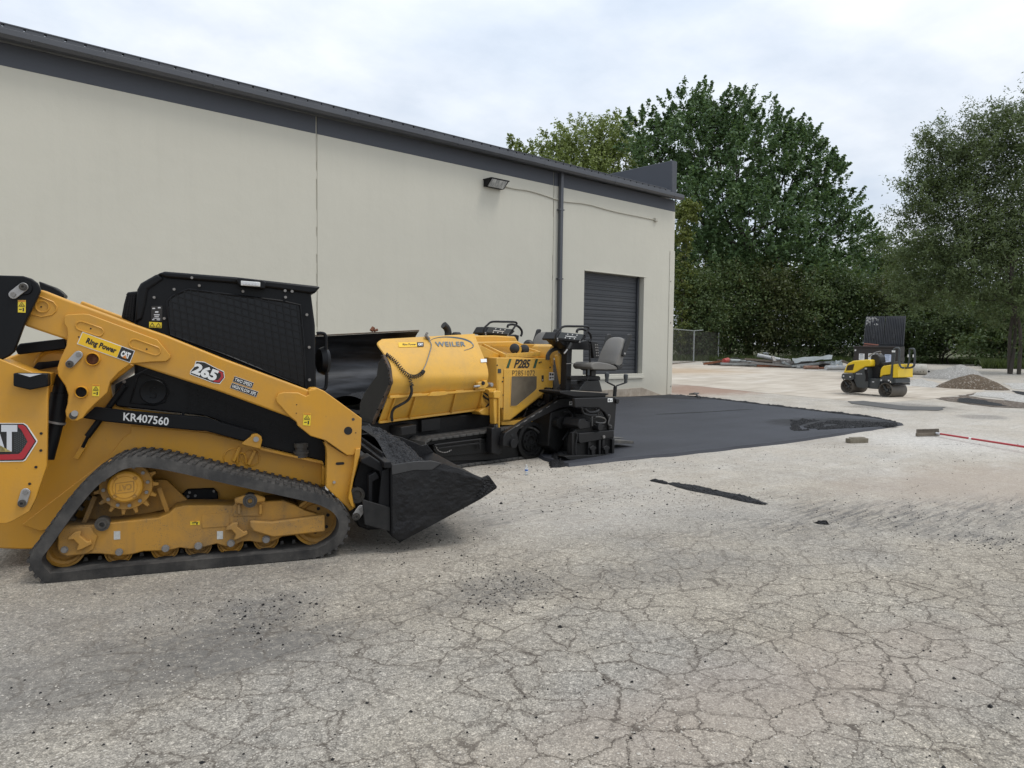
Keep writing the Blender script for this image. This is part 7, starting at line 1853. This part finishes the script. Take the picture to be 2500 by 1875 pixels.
# white gravel spread and the patched strip near the heaps
def spread(name, pix, mat, dz, label=None, rag=.25):
    return structure(poly_sheet(name, pix, mat, dz, 1.2, rag=rag))
GRAVEL_S = pile_mat('white_gravel', (.42, .40, .36), (.66, .64, .60), (.20, .18, .15), 22)
spread('gravel_spread', [px('l', *q) for q in ((90, 600), (340, 540), (700, 640), (640, 720), (350, 690), (90, 680))], GRAVEL_S, .012)
spread('gravel_spread', [px('l', *q) for q in ((1400, 790), (1900, 800), (2300, 850), (2500, 1010), (2100, 970), (1800, 900), (1300, 850), (1150, 880), (1300, 810))], GRAVEL_S, .012)
spread('gravel_spread', [px('l', *q) for q in ((1850, 625), (2500, 625), (2500, 760), (2050, 740), (1930, 680))], GRAVEL_S, .010)
DIRT_S = pile_mat('damp_dirt', (.09, .068, .05), (.15, .115, .085), (.34, .30, .26), 18)
spread('dirt_strip', [px('l', *q) for q in ((640, 910), (900, 880), (1350, 800), (1400, 800), (1200, 860), (1700, 930), (2000, 960), (2500, 1010), (2500, 1090), (1700, 1060), (1050, 980), (780, 930))], DIRT_S, .014)
spread('tar_patch', [px('l', *q) for q in ((1010, 900), (1200, 890), (1600, 960), (1900, 1040), (1700, 1035), (1350, 1000), (1030, 970))], LOOSE, .020, rag=.15)
spread('tar_patch', [px('l', *q) for q in ((2010, 760), (2250, 790), (2500, 860), (2500, 930), (2250, 850), (2080, 810))], LOOSE, .024, rag=.15)
spread('tar_strip', [px('k', *q) for q in ((1155, 688), (1250, 684), (1380, 700), (1500, 716), (1750, 722), (1690, 742), (1480, 738), (1280, 712), (1180, 700))], paint('old_tar', (.075, .073, .070), .8, .5, (.12, .115, .105), 3, bump=.4), .012, rag=.12)
# ---- chain link fence behind the warehouse corner
f0, f1, f2 = on_ground(1640, 889), on_ground(1693, 884), on_ground(1753, 880)
fd = (f1-EYE).dot(FW)
ftop = at_depth(1693, 807, fd).z-f1.z
fence = thing('chain_link_fence', 'chain link fence with galvanised posts beside the warehouse corner', 'fence', f1)
for q in (f0-Vector(), f1, f2):
    MB().cyl(q-f1+Vector((0, 0, -.1)), q-f1+Vector((0, 0, ftop)), .05, 10).build('post', GALV, fence)
fl = f0+(f0-f1)*1.2
MB().tube([fl-f1+Vector((0, 0, ftop-.02)), f0-f1+Vector((0, 0, ftop-.02)), Vector((0, 0, ftop-.02)), (f1-f1)+(f2-f1)*.33+Vector((0, 0, ftop+.08))], .035, 8).build('top_rail', GALV, fence)
mb = MB()
for a, b in ((fl, f1), (f1, f2)):
    L = (b-a).length; n = int(L/.13); h = ftop-.08
    for i in range(-int(h/.13), n):
        for s in (1, -1):
            x0, x1, z0, z1 = i*.13, i*.13+h, .03, .03+h
            c0_, c1_ = max(0, x0), min(L, x1)
            if c1_ <= c0_: continue
            za, zb_ = z0+(c0_-x0), z0+(c1_-x0)
            if s < 0: za, zb_ = z1-(c0_-x0), z1-(c1_-x0)
            mb.bar(a.lerp(b, c0_/L)-f1+Vector((0, 0, za)), a.lerp(b, c1_/L)-f1+Vector((0, 0, zb_)), .004, .004)
mb.build('wire_mesh', paint('dark_wire', (.035, .035, .034), .6, .3), fence)
MB().bar(fl-f1+Vector((0, 0, .02)), f1-f1+Vector((0, 0, .02)), .3, .05).build('fence_kerb', WOOD, fence)
# ---- rake with a red handle
r0, r1 = on_ground(*px('k', 1690, 880), .06), on_ground(*px('k', 2260, 968), .10)
rk = thing('rake', 'asphalt rake with long red handle lying on the pale yard', 'rake', r0)
RED = paint('red_handle', (.42, .02, .03), .4, .15)
MB().cyl(Vector(), r1-r0, .018, 10).build('handle', RED, rk)
dr_ = (r1-r0).normalized()
MB().cyl(dr_*-.10, dr_*.10, .022, 10).build('ferrule', SILVER, rk)
MB().cyl(dr_*.88, dr_*.94, .0195, 10).build('label_band', WHITE, rk)
h0, h1 = on_ground(*px('k', 1566, 882), .06)-r0, on_ground(*px('k', 1702, 878), .06)-r0
MB().bar(h0+Vector((0, 0, -.02)), h1+Vector((0, 0, -.02)), .04, .06).build('rake_head', paint('rake_steel', (.10, .08, .06), .7, .5), rk, .006)
tooth = MB().prism([(-.011, -.012, 0), (.011, -.012, 0), (.004, -.004, .075), (-.004, -.004, .075)], (0, .02, 0)).mesh('tooth')
for i in range(17):
    o = mkobj('tooth', tooth, bpy.data.materials['rake_steel'], rk); o.location = h0.lerp(h1, (i+.5)/17)+Vector((0, 0, .01)); o.rotation_euler = (0, 0, math.atan2((h1-h0).y, (h1-h0).x))
# ---- timber block, bottle, small tool at the mat's corner
b0, b1 = on_ground(*px('k', 1150, 937)), on_ground(*px('k', 1268, 935))
blk = MB().box((0, 0, .04), ((b1-b0).length, .12, .08)).box((.02, .02, .088), ((b1-b0).length*.75, .09, .012)).build('wood_block', paint('grey_timber', (.20, .175, .13), .85, .5, (.10, .085, .06), 12, bump=.5), None, .01)
blk.location = (b0+b1)/2; blk.rotation_euler = (0, 0, math.atan2((b1-b0).y, (b1-b0).x)+.1); tag(blk, 'weathered block of timber alone on the pale ground beside the mat', 'block')
bp = on_ground(1285, 1160); bh = (at_depth(1285, 1134, (bp-EYE).dot(FW))-bp).z
bot = thing('water_bottle', 'small clear water bottle standing in front of the paver track', 'bottle', bp)
PET = NT('clear_plastic').set((.80, .84, .86), .08, 0, **{'Transmission Weight': .75, 'IOR': 1.2})
s_ = bh/.205
MB().lathe((0, 0, 0), (0, 0, 1), [(.026*s_, 0), (.032*s_, .006*s_), (.032*s_, .05*s_), (.030*s_, .06*s_), (.032*s_, .07*s_), (.032*s_, .135*s_), (.028*s_, .155*s_), (.014*s_, .178*s_), (.0125*s_, .188*s_)], 24).build('bottle_body', PET, bot)
MB().lathe((0, 0, .188*s_), (0, 0, 1), [(.015*s_, 0), (.015*s_, .016*s_), (0, .017*s_)], 16).build('cap', WHITE, bot)
lb = MB().lathe((0, 0, .075*s_), (0, 0, 1), [(.0328*s_, 0), (.0328*s_, .05*s_)], 24).build('label', WHITE, bot)
MB().lathe((0, 0, .085*s_), (0, 0, 1), [(.0334*s_, 0), (.0334*s_, .03*s_)], 24).build('label_band', paint('blue_print', (.02, .12, .42), .4, .05), lb)
tp0 = on_ground(*px('k', 215, 655), .02)
tl_ = thing('hand_tamper', 'small dark tool dropped at the far corner of the fresh asphalt', 'tool', tp0)
e1 = on_ground(*px('k', 268, 668), .05)-tp0; e2 = on_ground(*px('k', 248, 650), .10)-tp0
MB().bar(Vector((0, 0, .06)), e2+Vector((0, 0, .06)), .16, .05).build('plate', STEEL_DULL, tl_, .006)
MB().cyl(e2*.6+Vector((0, 0, .08)), e1, .025, 8).build('handle', PRINT_BLACK, tl_)
